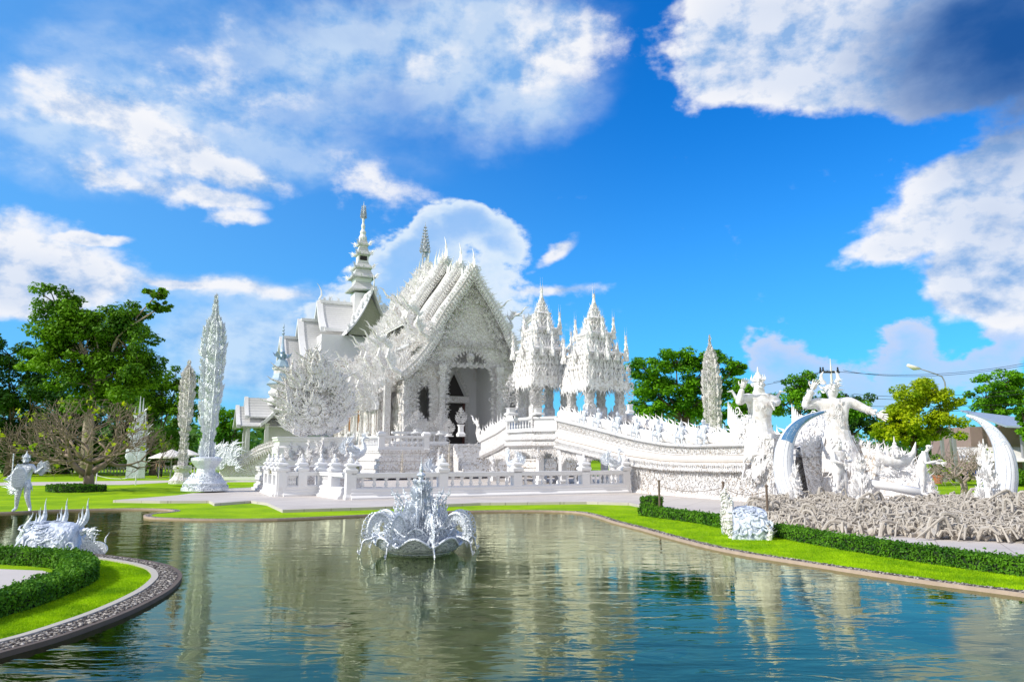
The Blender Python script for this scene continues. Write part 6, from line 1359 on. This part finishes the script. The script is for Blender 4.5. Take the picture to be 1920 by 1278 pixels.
bird(668, 860, 38, 1.25, 'largest blue silver mythical bird, above the near left corner of the balustrade', .2)
bird(816, 889, 36.2, .85, 'mythical bird on the post between the fountain and the corner lantern', .3)
bird(962, 878, 35.0, .85, 'mythical bird with curled wings on the middle balustrade post', 2.9)
bird(1152, 878, 36.0, .95, 'mythical bird with a tall arched neck on the right part of the balustrade', .1)
for i, (px, py, D, s) in enumerate(((527, 868, 40, .9), (552, 862, 39, .9), (585, 860, 41, 1.0), (612, 860, 40, 1.1), (640, 866, 37, .9), (568, 878, 36, .8))):
    bird(px, py, D, s, ['pale winged figure at the left end of the crowd of statues below the flame fan', 'pale winged statue second from the left below the flame fan', 'pale winged statue under the middle of the flame fan', 'pale winged statue under the right edge of the flame fan', 'pale winged statue between the flame fan and the big silver bird', 'lowest pale winged statue just behind the left balustrade posts'][i], random.choice((.3, 2.7)), m_carve, 'pale winged statues below the flame fan')
m1 = LB(LF(590, 40)); m1.add(rectloft(-2.6, 2.2, -.6, 1.4, mould(ZG + .1, 1.35, 2, .2))); o = m1.build('statue_plinth', m_carve, None); tag(o, 'low moulded white plinth below the flame fan carrying the winged statues', 'plinth')
# ------------------------------------------------------------------ fountain in the pond
fc = G(787, 1034, 0.0); S = fc.y * 1.03 / FP
t7 = thing('fountain', fc, 'ornate silver white flame fountain with arching arms standing in the middle of the pond', 'fountain')
def bowl(r0, r1, z0, z1, n, amp, lob):
    V, F = [], []; K = 8
    for k in range(K + 1):
        q = k / K
        for i in range(n):
            a = 2 * PI * i / n; rr = r0 + (r1 - r0) * q ** .6; zz_ = z0 + (z1 - z0) * q ** 1.6; w_ = amp * q ** 2
            rr += w_ * .8 * abs(math.cos(lob * a / 2)); zz_ += w_ * (abs(math.cos(lob * a / 2)) ** 1.5 - .4) * 1.6; V.append((rr * math.cos(a), rr * math.sin(a), zz_))
    for k in range(K):
        for i in range(n): j = (i + 1) % n; F.append((k * n + i, k * n + j, (k + 1) * n + j, (k + 1) * n + i))
    rim = [Vector(V[K * n + i]) for i in range(n)] + [Vector(V[K * n])]; return T(V, F), rim
X7 = loc(*fc)
m1 = MB(); tb, rim = bowl(.62, .88, .03, .24, 72, .12, 8); m1.add(tb, X7); m1.add(tube(rim, .028, 6), X7); m1.add(lathe([(.60, -.5), (.62, .0), (.68, .05), (.5, .1)], 24), X7); m1.build('lower_bowl', m_silver, t7, True)
m1 = MB(); tb, rim = bowl(.35, .62, .16, .42, 72, .11, 8); m1.add(tb, X7); m1.add(tube(rim, .024, 6), X7); m1.build('upper_bowl', m_silver, t7, True)
m1 = MB()
for rr, z, n_, s_2, o_ in ((.80, .20, 30, .24, .9), (.62, .34, 26, .30, .6), (.46, .42, 20, .38, .35), (.72, .10, 26, .2, 1.3)):
    for i in range(n_): a = 2 * PI * (i + random.random() * .4) / n_; m1.add(KR, frame(fc + Vector((rr * math.cos(a), rr * math.sin(a), z)), (math.cos(a) * o_, math.sin(a) * o_, 1), (-math.sin(a), math.cos(a), 0), s_2 * random.uniform(.8, 1.2), s_2 * .9 * random.choice((-1, 1))))
m1.build('petal_flames', m_silver, t7)
for i in range(8):
    a = 2 * PI * i / 8 + .35; c, s_ = math.cos(a), math.sin(a); m1 = MB()
    P = [(.45, .30), (.55, .55), (.72, .76), (.90, .80), (1.04, .66), (1.08, .42), (1.0, .40)]
    pts = smooth_line([fc + Vector((c * x, s_ * x, z)) for x, z in P], 3); m1.add(tube(pts, list(np.linspace(.05, .022, len(pts))), 7))
    for k in range(2, len(pts) - 2): m1.add(KR, frame(pts[k], (0, 0, -1), (-s_, c, 0), .27, .22)); m1.add(SCR, frame(pts[k], (-c * .3, -s_ * .3, -1), (-s_, c, 0), .16))
    P = [(.70, .22), (.9, .34), (1.02, .30), (1.16, .26), (1.20, .12), (1.24, -.02)]; pts = smooth_line([fc + Vector((c * x, s_ * x, z)) for x, z in P], 3); m1.add(tube(pts, list(np.linspace(.04, .008, len(pts))), 6))
    for k in range(2, len(pts) - 1, 2): m1.add(FL, frame(pts[k], (c * .6, s_ * .6, 1 if k % 4 else -.6), (-s_, c, 0), .13))
    m1.build('arching_arm', m_silver, t7)
for i in range(8):
    a = 2 * PI * i / 8; c, s_ = math.cos(a), math.sin(a); m1 = MB()
    for (x, z, sc_) in ((.50, .42, .42), (.36, .55, .5), (.60, .38, .36)): m1.add(KR, frame(fc + Vector((c * x, s_ * x, z)), (c * .25, s_ * .25, 1), (-s_, c, 0), sc_))
    P = [(.08, .72), (.25, .66), (.42, .70), (.50, .86), (.46, 1.0), (.55, 1.14), (.62, 1.30)]; pts = smooth_line([fc + Vector((c * x, s_ * x, z)) for x, z in P], 3); m1.add(tube(pts, list(np.linspace(.045, .005, len(pts))), 6))
    for k in range(3, len(pts) - 2, 2): m1.add(FL, frame(pts[k], (c * .8, s_ * .8, .8), (-s_, c, 0), .15)); m1.add(FL, frame(pts[k], (-c * .8, -s_ * .8, .5), (-s_, c, 0), .12))
    m1.build('rising_flame_arm', m_silver, t7)
m1 = MB(); m1.add(lathe([(.30, .1), (.22, .35), (.13, .5), (.16, .62), (.10, .72), (.14, .84), (.16, 1.0), (.10, 1.1), (.13, 1.2), (.08, 1.3), (.12, 1.42), (.05, 1.46), (.05, 1.52), (.10, 1.56), (.03, 1.62), (.045, 1.68), (.015, 1.76), (.003, 1.95)], 14), X7)
for i in range(170):
    q = random.random(); a = random.uniform(0, 6.3); z = .2 + 1.2 * q; rr = .22 * (1 - q) + .08; m1.add(KR, frame(fc + Vector((rr * math.cos(a), rr * math.sin(a), z)), (math.cos(a) * .7, math.sin(a) * .7, 1), (-math.sin(a), math.cos(a), 0), random.uniform(.16, .36) * (1.15 - .5 * q)))
m1.build('central_spire', m_silver, t7)
# ------------------------------------------------------------------ serpent barrels by the pond
def barrel(label, pc, az, L_, Rr, fins, mat, name, tall=.62):
    r = thing(name, pc, label, 'serpent statue'); M_ = loc(*pc) @ rot(az, 'Z'); b = LB(M_)
    V, F = [], []; nu, nv = 16, 14
    for i in range(nu + 1):
        x = -L_ / 2 + L_ * i / nu; k = 1 - .10 * (abs(i / nu - .5) * 2) ** 3
        for j in range(nv + 1): th = -.15 + (PI + .3) * j / nv; V.append((x, math.cos(th) * Rr * .85 * k, math.sin(th) * Rr * k * 1.05 + .02))
    for i in range(nu):
        for j in range(nv): a = i * (nv + 1) + j; F.append((a, a + 1, a + nv + 2, a + nv + 1))
    for i in (0, nu): F.append(tuple(i * (nv + 1) + j for j in range(nv + 1)))
    b.add(T(V, F)); b.build('body', mat, r, True); b = LB(M_)
    for i in range(nu * 4):
        x = random.uniform(-.40, .40) * L_; th = random.uniform(.1, PI - .1); q = Vector((x, math.cos(th) * Rr * .87, math.sin(th) * Rr * 1.07 + .02)); nn = Vector((0, math.cos(th), math.sin(th))); tg = Vector((random.uniform(-.8, .2), -math.sin(th), math.cos(th)))
        b.add(SCR if i % 5 else FL, frame(q - nn * .02, tg, nn, random.uniform(.4, .6) * Rr, random.choice((-1, 1)) * .42 * Rr, .22 * Rr))
    b.build('scroll_scales', mat, r)
    for k in range(fins):
        b = LB(M_); x = -L_ * .5 + L_ * (.12 + .88 * k / max(1, fins - 1)) if fins > 1 else 0
        for dx, s_ in ((0, 1), (-.09, .7), (-.17, .5)): b.add(flameT(9, .15, .10), frame((x + dx * L_ * .6, 0, Rr * .92), (.42, 0, 1), (0, -1, 0), tall * s_ * (1 + .0 * k), -tall * .8 * s_))
        b.add(KR, frame((x, 0, Rr * .9), (.2, 0, 1), (0, -1, 0), tall * .6, -tall * .5)); b.build('flame_fin', mat, r)
    return r, M_
pc = G(126, 1046, 0.0); pc.y += .25; pc.x = W(112, 900, pc.y).x
r, M_ = barrel('silver scaly serpent back with three leaning flame fins rising behind the near left hedge', pc, .12, .90, .62, 3, m_serp, 'serpent_sculpture', .56)
b = LB(M_)
for k in range(3): b.add(flameT(9, .18, .16), frame((-.56 + .1 * k, -.1 * k, .2 + .12 * k), (-.25, 0, 1), (0, -1, 0), .42))
for k in range(6): b.add(KR, frame((.52 + .03 * k, -.1, .1 + .07 * k), (.9, 0, .4), (0, -1, 0), .24)); 
b.add(tube([(.5, -.05, .45), (.62, -.05, .5), (.72, -.08, .42), (.74, -.1, .30)], [.07, .06, .04, .01], 6)); b.build('head_scrolls', m_silver, r)
b = LB(M_); b.add(lathe([(.02, -.02), (.20, -.02), (.20, .02), (.02, .02)], 18).tf(loc(.80, -.1, .14) @ scl(1.25, 1, .78) @ rot(PI / 2, 'X'))); 
for dx in (-.22, 0, .2): b.add(FL, frame((.80 + dx, -.1, .26), (dx * .5, 0, 1), (0, -1, 0), .22, .14))
b.add(tube([(.80, -.1, 0), (.80, -.1, -.4)], .02, 5)); b.build('round_shield', m_silver, r)
o = MB(); q = G(52, 1040, 0); o.add(KR, frame(q, (0, 0, 1), (0, -1, 0), .35)); tag(o.build('flame_finial', m_silver), 'tiny silver flame tip poking up left of the serpent behind the near hedge', 'finial')
pc = G(1395, 1010, ZG); pc.y += .35; pc.x = W(1398, 900, pc.y).x
r, M_ = barrel('white and blue scroll scaled serpent segment standing between the two right hedges', pc, -.15, .80, .66, 0, m_serp, 'serpent_sculpture')
b = LB(M_)
for k in range(9): b.add(KR, frame((-.42, random.uniform(-.35, .1), .1 + .09 * k), (-.35, 0, 1), (0, -1, 0), .45)); b.add(KR, frame((.40, random.uniform(-.5, .1), .03 * k), (.5, 0, .7), (0, -1, 0), .25))
b.add(tube([(-.40, -.2, 0), (-.44, -.3, .4), (-.40, -.1, .8), (-.52, 0, 1.05), (-.46, 0, 1.22)], [.09, .1, .09, .06, .01], 7)); b.add(tube([(.38, -.52, 0), (.42, -.55, .2), (.34, -.5, .35)], [.07, .06, .02], 7)); b.build('flame_collar', m_carve, r)
# ------------------------------------------------------------------ bird legged warrior on the far left shore
g = G(40, 959, ZG); Hs = W(40, 853, g.y).z - ZG + .02
r, MM, J = human('winged_warrior_statue', 'silver winged warrior statue with round shield and tail standing on the far left shore', loc(*g) @ rot(.3, 'Z'), Hs, dict(hed=(0, -.004, .905, .055), elL=(-.17, -.02, .66), wrL=(-.21, -.10, .60), elR=(.18, -.02, .68), wrR=(.28, -.10, .76), knL=(-.08, -.01, .27), anL=(-.10, .05, .06), knR=(.08, -.05, .27), anR=(.13, 0, .05), toR=(.15, -.08, .015), toL=(-.13, -.05, .015)), m_silver)
b = LB(MM); b.add(lathe([(.03, -.01), (.14, -.008), (.16, .0), (.14, .012), (.03, .022)], 18).tf(loc(-.05, -.15, .60) @ rot(.25, 'Z') @ rot(PI / 2, 'X') @ scl(.75, 1.25, 1))); b.build('oval_shield', m_silver, r)
b = LB(MM)
for k in range(10): b.add(KR, frame((-.05, .08, .44), (-.9 + .06 * k, .3, -.25 + .12 * k), (0, -1, 0), .36)); b.add(KR, frame((.22, -.02, .66 + .01 * k), (.6, 0, .3 + .1 * k), (0, -1, 0), .2))
b.build('tail_and_wing', m_silver, r); b = LB(MM); b.add(tube([(-.18, -.05, .45), (-.19, -.05, 1.02)], .01, 5)); b.build('spear', m_silver, r)
b = LB(MM)
for i in range(26): a_ = i * .9; b.add(KR, frame((.09 * math.cos(a_), .09 * math.sin(a_), .5 + .01 * (i % 3)), (math.cos(a_) * .4, math.sin(a_) * .4, -1), (math.cos(a_), math.sin(a_), 0), .16))
b.build('skirt', m_silver, r)
# ------------------------------------------------------------------ small naga bridge at the left
r = thing('naga_ramp', W(455, 905, 58), 'low curved white ramp with a scaly naga rail in front of the small pavilion', 'ramp'); D = 58
m1 = MB(); top = [(412, 862), (440, 866), (458, 862), (480, 848), (505, 838), (540, 832)]; T0 = [W(a, b_, D) for a, b_ in top]; n = len(T0)
V = T0 + [Vector((p.x, p.y, ZG)) for p in T0] + [p + Vector((0, 3, 0)) for p in T0] + [Vector((p.x, p.y + 3, ZG)) for p in T0]; F = []
for i in range(n - 1): F += [(i, n + i, n + i + 1, i + 1), (i, i + 1, 2 * n + i + 1, 2 * n + i)]
F.append((0, 2 * n, 3 * n, n)); m1.add(T([tuple(v) for v in V], F)); m1.build('side_wall', m_orn, r)
m1 = MB(); m1.add(tube(smooth_line(T0, 3), .28, 8)); 
for p in smooth_line(T0, 6): m1.add(KR, frame(p + Vector((0, -.2, .1)), (.5, 0, 1), (0, -1, 0), .55)); m1.add(FLS, frame(p + Vector((0, -.25, -.1)), (.6, 0, -.7), (0, -1, 0), .6))
m1.build('naga_rail', m_carve, r)
m1 = MB()
for i in range(46): p = W(random.uniform(400, 445), random.uniform(840, 880), D - .6); m1.add(KR, frame(p, (random.uniform(-1, 1), 0, random.uniform(.1, 1)), (0, -1, 0), random.uniform(.5, 1.1)))
for px, py in ((420, 862), (410, 870)): m1.add(BALL, loc(*W(px, py, D - .3)) @ scl(.55, .4, .5))
m1.build('naga_head', m_silver, r)
m1 = MB(); m1.add(box(W(372, 850, D).x, W(506, 850, D).x, D - 1.0, D - .7, ZG, W(450, 893, D).z)); m1.build('low_plinth', m_white, r)
# ------------------------------------------------------------------ umbrellas, fence, people, rope posts
def umbrella(px, py, D, wpx, label):
    g = W(px, py, D); mp = D / FP; R_ = wpx * mp / 2; r = thing('parasol', (g.x, D, ZG), label, 'parasol', 'white garden parasols'); m1 = MB(); V = [(0, 0, R_ * .42)]; F = []
    for i in range(16): a = i * PI / 8; k = 1 if i % 2 == 0 else .95; V.append((R_ * k * math.cos(a), R_ * k * math.sin(a), 0)); 
    for i in range(16): a = i * PI / 8; V.append((R_ * math.cos(a), R_ * math.sin(a), -R_ * .09))
    for i in range(16): j = (i + 1) % 16; F += [(0, 1 + i, 1 + j), (1 + i, 17 + i, 17 + j, 1 + j)]
    m1.add(T(V, F), loc(*g)); m1.build('canopy', m_cloth, r); m1 = MB(); m1.add(tube([(g.x, D, ZG), (g.x, D, g.z + R_ * .45)], .04, 6)); m1.build('pole', m_grey, r)
umbrella(322, 855, 50, 62, 'white parasol left of the tall filigree tower'); umbrella(352, 852, 54, 48, 'white parasol directly behind the tall filigree tower'); umbrella(432, 853, 66, 46, 'white domed parasol right of the tall filigree tower'); umbrella(300, 857, 60, 40, 'white parasol furthest to the left under the trees')
r = thing('picket_fence', W(200, 880, 80), 'white picket fence along the far side of the left lawn', 'fence'); m1 = MB(); x0, x1 = W(-40, 880, 80).x, W(500, 880, 80).x; zt2 = W(200, 872, 80).z
Ms = [loc(x, 80, ZG) @ scl(1, 1, zt2 - ZG) for x in np.arange(x0, x1, .34)]; m1.many(T([(-.06, -.03, 0), (.06, -.03, 0), (.06, .03, 0), (-.06, .03, 0), (-.06, -.03, .85), (.06, -.03, .85), (.06, .03, .85), (-.06, .03, .85), (0, 0, 1)], [(0, 1, 5, 4), (1, 2, 6, 5), (2, 3, 7, 6), (3, 0, 4, 7), (4, 5, 8), (5, 6, 8), (6, 7, 8), (7, 4, 8)]), Ms); m1.add(box(x0, x1, 80.04, 80.1, .5, .6)); m1.add(box(x0, x1, 80.04, 80.1, 1.1, 1.2)); o = m1.build('pickets', m_white, r)
def man(px, pyf, D, col, label, leg=(.03, .03, .05), rz=0):
    g = G(px, pyf, ZG) if D is None else Vector((W(px, 850, D).x, D, ZG)); Mh = loc(g.x, g.y, ZG) @ rot(rz, 'Z')
    sk = plain('skin', (.42, .24, .16), .6, 0, .05); r, MM, J = human('person', label, Mh, 1.68, dict(elR=(.16, .0, .64), elL=(-.16, 0, .64)), sk, None, 'person', crown=False, sub=1)
    b = LB(MM); b.add(lathe([(.085, .47), (.098, .52), (.09, .60), (.112, .70), (.12, .79), (.05, .83)], 14, 0, .75)); 
    for s in (-1, 1): b.add(tube([(s * .11, 0, .80), (s * .15, 0, .70)], [.055, .05], 8))
    b.build('shirt', plain('shirt', col, .9), r, True); b = LB(MM)
    for s in (-1, 1): b.add(tube([(s * .055, 0, .52), (s * .07, -.015, .28), (s * .07, .01, .07)], [.082, .058, .048], 8))
    b.build('trousers', plain('trousers', leg, .9), r, True); b = LB(MM); b.add(lathe([(.062, .905), (.066, .93), (.055, .965), (.02, .98)], 12)); b.build('hair', m_black, r, True); return r
man(302, 0, 62, (.05, .04, .04), 'person in dark clothes standing by the parasols left of the tall tower', rz=.5)
man(390, 0, 61, (.35, .08, .06), 'person in a dark red top standing just right of the tall tower pedestal', rz=-.6)
man(1752, 0, 52, (.75, .75, .75), 'person in a white shirt beside the motorbikes on the right', rz=.4) if False else None
def rope_posts(pts, hh, label, mat):
    for i, (a, b_) in enumerate(pts): 
        g = G(a, b_, ZG + (.1 if a > 300 else 0)); r = thing('rope_post', g, label % (['first', 'second', 'third', 'fourth'][i]), 'post', 'posts carrying a thin rope'); m1 = MB(); m1.add(tube([g, g + Vector((0, 0, hh))], .035, 8)); m1.build('pole', mat, r)
        m1 = MB(); m1.add(BALL, loc(g.x, g.y, g.z + hh) @ scl(.05)); m1.build('cap', mat, r)
    m1 = MB()
    for (a, b_), (c, d) in zip(pts[:-1], pts[1:]):
        p, q = G(a, b_), G(c, d); L_ = [p.lerp(q, k / 8) + Vector((0, 0, hh - .1 - .35 * (1 - (k / 4 - 1) ** 2) * .5)) for k in range(9)]; m1.add(tube(L_, .012, 4))
    return tag(m1.build('rope', mat, None), 'thin sagging rope strung between the posts by the ' + ('carved bridge wall' if pts[0][0] > 700 else 'left lawn path'), 'rope')
rope_posts([(1237, 956), (1358, 962), (1440, 975)], .95, '%s thin rope post from the left along the carved bridge wall', m_bark)
rope_posts([(180, 905), (254, 909), (330, 906)], .62, '%s small post from the left on the left lawn path', m_white)
# ------------------------------------------------------------------ buildings, bikes, pots and wires at the right
D = 58; r = thing('roadside_shop', W(1860, 895, D), 'low roadside shop with pale blue metal roof and blank white sign board at the right', 'building')
x = lambda p, d=D: W(p, 850, d).x; z = lambda p, d=D: W(1860, p, d).z
m_roof2 = plain('blue_metal_roof', (.42, .50, .60), .4, .3, .2, 2)
m1 = MB(); V = [(x(1808), D, z(768)), (x(2000), D, z(800)), (x(2000), D - 5, z(812)), (x(1790), D - 5, z(800)), (x(1780), D + 6, z(800))]; m1.add(T(V, [(0, 3, 2, 1), (0, 1, 2, 3)]))
V = [(x(1808), D, z(768)), (x(2000), D, z(800)), (x(2000), D - 6, z(812)), (x(1795), D - 6, z(803))]; m1 = MB(); Vb = V + [(a, b_, c - .12) for a, b_, c in V]; m1.add(T(Vb, [(0, 1, 2, 3), (4, 7, 6, 5), (0, 3, 7, 4), (3, 2, 6, 7), (1, 0, 4, 5)])); m1.build('metal_roof', m_roof2, r)
m1 = MB(); m1.add(box(x(1815), x(2000), D - .5, D + 5, ZG, z(800))); m1.build('wall', plain('shop_wall', (.30, .22, .20), .8), r)
m1 = MB(); m1.add(box(x(1878), x(1913), D - 6.2, D - 6.1, z(833, D - 6), z(806, D - 6))); m1.build('blank_sign_board', m_cloth, r)
m1 = MB(); 
for p in (1768, 1791, 1919): m1.add(box(x(p, D - 5) - .09, x(p, D - 5) + .09, D - 5.1, D - 4.9, ZG, z(812, D - 5)))
m1.build('awning_posts', m_grey, r)
V = [(x(1795, D - 1), D - 1, z(838)), (x(2000, D - 1), D - 1, z(838)), (x(2000, D - 6), D - 6, z(864, D - 6)), (x(1800, D - 6), D - 6, z(864, D - 6))]; m1 = MB(); m1.add(T(V + [(a, b_, c - .05) for a, b_, c in V], [(0, 1, 2, 3), (4, 7, 6, 5), (3, 2, 6, 7), (0, 3, 7, 4)])); m1.build('pale_awning', m_cloth, r)
def bike(px, D, az, label, col):
    g = Vector((x(px, D), D, ZG)); r = thing('motorbike', g, label, 'motorbike', 'motorbikes parked by the shop'); M_ = loc(*g) @ rot(az, 'Z')
    for xx in (-.6, .6):
        b = LB(M_); a = [(xx + .27 * math.cos(k * PI / 8), 0, .29 + .27 * math.sin(k * PI / 8)) for k in range(17)]; b.add(tube(a, .045, 6)); b.add(lathe([(.02, -.03), (.16, -.02), (.16, .02), (.02, .03)], 10).tf(loc(xx, 0, .29) @ rot(PI / 2, 'X'))); b.build('wheel', m_black, r)
    b = LB(M_); b.add(tube([(-.55, 0, .62), (-.3, 0, .60), (0, 0, .45), (.3, 0, .5), (.42, 0, .85), (.40, 0, .95)], [.08, .14, .11, .09, .10, .04], 8)); b.add(tube([(.6, 0, .29), (.42, 0, .9)], .03, 5)); b.build('body', plain('bike_paint', col, .3), r, True)
    b = LB(M_); b.add(tube([(-.6, 0, .74), (-.3, 0, .78), (-.02, 0, .70)], [.06, .10, .07], 8)); b.build('saddle', m_black, r, True); b = LB(M_); b.add(tube([(.36, -.3, 1.02), (.42, 0, .96), (.36, .3, 1.02)], .018, 5)); b.add(BALL, loc(.50, 0, .88) @ scl(.08)); b.build('handlebar', m_grey, r)
bike(1776, 54, .5, 'dark motorbike parked by the potted shrub', (.03, .03, .04)); bike(1798, 55, .8, 'grey motorbike parked between the two awning posts', (.3, .3, .32)); bike(1822, 54.5, .4, 'blue motorbike parked right of the others under the awning', (.03, .10, .5))
g = Vector((x(1755, 50), 50, ZG)); r = thing('potted_shrub', g, 'clipped green shrub in a terracotta pot beside the road at the right', 'potted plant'); m1 = MB(); m1.add(lathe([(.22, 0), (.32, .45), (.36, .46), (.36, .55), (.3, .55)], 14).tf(loc(*g))); m1.build('pot', m_terra, r)
P = RS.randn(1500, 3); P /= np.linalg.norm(P, axis=1)[:, None]; Nn = P.copy(); P = P * np.array([.5, .5, .72]) * (.8 + .25 * RS.rand(1500, 1)) + np.array([g.x, g.y, ZG + 1.2]); m1 = MB(); scatter_quads(m1, P, Nn, .11); m1.build('foliage', m_leaf['mid'], r)
for i, (px, D_) in enumerate(((1890, 46), (1908, 47), (1930, 45), (1872, 48))):
    g = Vector((x(px, D_), D_, ZG)); o = thing('roadside_bush', g, ['reddish green bush right of the right tusk', 'middle bush at the right edge by the road', 'bush cut by the right edge of the photo', 'small bush behind the right tusk'][i], 'bush'); P = RS.randn(900, 3); P /= np.linalg.norm(P, axis=1)[:, None]; Nn = P.copy(); P = P * np.array([.8, .6, .55]) * (.7 + .3 * RS.rand(900, 1)) + np.array([g.x, g.y, ZG + .5]); m1 = MB(); scatter_quads(m1, P, Nn, .14); m1.build('foliage', m_leaf['mid'], o); m1 = MB(); m1.add(tube([g, g + Vector((0, 0, .6))], .05, 5)); m1.build('stem', m_bark, o)
# street lamp
D = 56; g = Vector((x(1785, D), D, ZG)); r = thing('street_lamp', g, 'tall street lamp with a long curved arm reaching left at the right side', 'street lamp'); m1 = MB(); zz2 = lambda p: W(1750, p, D).z
m1.add(tube([g, (x(1784, D), D, zz2(740)), (x(1783, D), D, zz2(716)), (x(1779, D), D, zz2(706)), (x(1765, D), D, zz2(700)), (x(1735, D), D, zz2(690))], [.10, .07, .055, .05, .045, .04], 8)); m1.build('pole', m_grey, r, True)
m1 = MB(); m1.add(tube([(x(1738, D), D, zz2(691)), (x(1728, D), D, zz2(690)), (x(1714, D), D, zz2(684))], [.10, .2, .12], 8, .6)); m1.build('lamp_head', m_cloth, r, True)
# power pole and wires
D = 60; g = Vector((x(1568, D), D, ZG)); r = thing('utility_pole', g, 'utility pole with a dark crossarm behind the horned guardian', 'pole'); zz3 = lambda p, px=1568: W(px, p, D).z
m1 = MB(); m1.add(tube([g, (g.x, D, zz3(700)), (g.x, D, zz3(672))], [.14, .09, .025], 8)); m1.build('mast', m_cloth, r); m1 = MB(); m1.add(box(x(1546, D), x(1584, D), D - .08, D + .08, zz3(699), zz3(696)))
for p in (1553, 1581, 1548): m1.add(lathe([(.07, 0), (.1, .1), (.05, .2), (.08, .28), (.02, .36)], 8).tf(loc(x(p, D), D, zz3(696))))
m1.build('crossarm', m_black, r)
for i, (a, b_, c) in enumerate((((1550, 694), (1770, 700), (2000, 664)), ((1581, 694), (1760, 704), (2000, 670)), ((1450, 716), (1500, 706), (1550, 694)), ((1430, 722), (1490, 710), (1553, 695)), ((1600, 738), (1760, 742), (2000, 722)), ((1600, 744), (1780, 748), (2000, 728)), ((1480, 752), (1700, 762), (2000, 752)), ((1480, 776), (1640, 776), (2000, 760)))):
    P0, P1, P2 = W(*a, D), W(*b_, D - 1), W(*c, D - 3); pts = [P0 * ((1 - t_) ** 2) + P2 * t_ * t_ + (P1 * 2 - (P0 + P2) * .5) * 2 * t_ * (1 - t_) for t_ in np.linspace(0, 1, 14)]; m1 = MB(); m1.add(tube(pts, .022, 4)); tag(m1.build('power_cable', m_black), ['upper cable from the crossarm to the right edge', 'lower cable from the crossarm to the right edge', 'upper cable running left from the crossarm behind the guardians', 'lower cable running left from the crossarm behind the guardians', 'upper of the two middle cables crossing behind the street lamp', 'lower of the two middle cables crossing behind the street lamp', 'long lower cable crossing behind the yellow green tree', 'lowest cable crossing just above the shop roof'][i], 'cable', 'overhead cables')
# distant tree band so the lawn never meets the sky directly
P = []; Nn = []
for i in range(26000):
    xx = random.uniform(-260, 420); yy_ = random.uniform(150, 240); h = 7 + 3.5 * math.sin(xx * .05) + 2.5 * math.sin(xx * .17 + 1) + 1.5 * math.sin(xx * .41); P.append((xx, yy_, ZG + h * random.random() ** .7)); Nn.append((0, -.6, .8))
m1 = MB(); scatter_quads(m1, np.array(P), np.array(Nn), 2.0, .5); tag(m1.build('distant_woods', m_leaf['dark']), 'far continuous belt of dark trees along the horizon', 'woods', kind='stuff')
# koi under the water
for i, (px, py, c, s, az) in enumerate(((1245, 1226, (.75, .72, .62), .30, .25), (628, 1172, (.45, .10, .03), .22, .1), (905, 1160, (.5, .42, .3), .18, 2.6))):
    g = G(px, py, -.10); r = thing('koi_fish', g, ['large pale koi gliding under the water at the lower right', 'reddish koi under the water left of centre', 'small pale koi under the water below the fountain'][i], 'fish', 'koi in the pond'); M_ = loc(*g) @ rot(az, 'Z') @ scl(s)
    b = LB(M_); b.add(tube([(-1, .10, 0), (-.6, .02, 0), (-.1, -.03, 0), (.4, 0, 0), (.8, .06, 0), (.95, .08, 0)], [.05, .12, .2, .22, .14, .04], 8, .8)); b.build('body', plain('koi_skin', c, .5), r, True)
    b = LB(M_); b.add(T([(-.95, .1, 0), (-1.4, .32, .03), (-1.25, .1, 0), (-1.4, -.1, -.03)], [(0, 1, 2), (0, 2, 3)])); b.add(T([(.3, .2, 0), (.1, .45, -.03), (-.05, .2, 0)], [(0, 1, 2)])); b.add(T([(.3, -.2, 0), (.1, -.45, -.03), (-.05, -.2, 0)], [(0, 1, 2)])); b.build('fins', plain('koi_fin', c, .5), r)
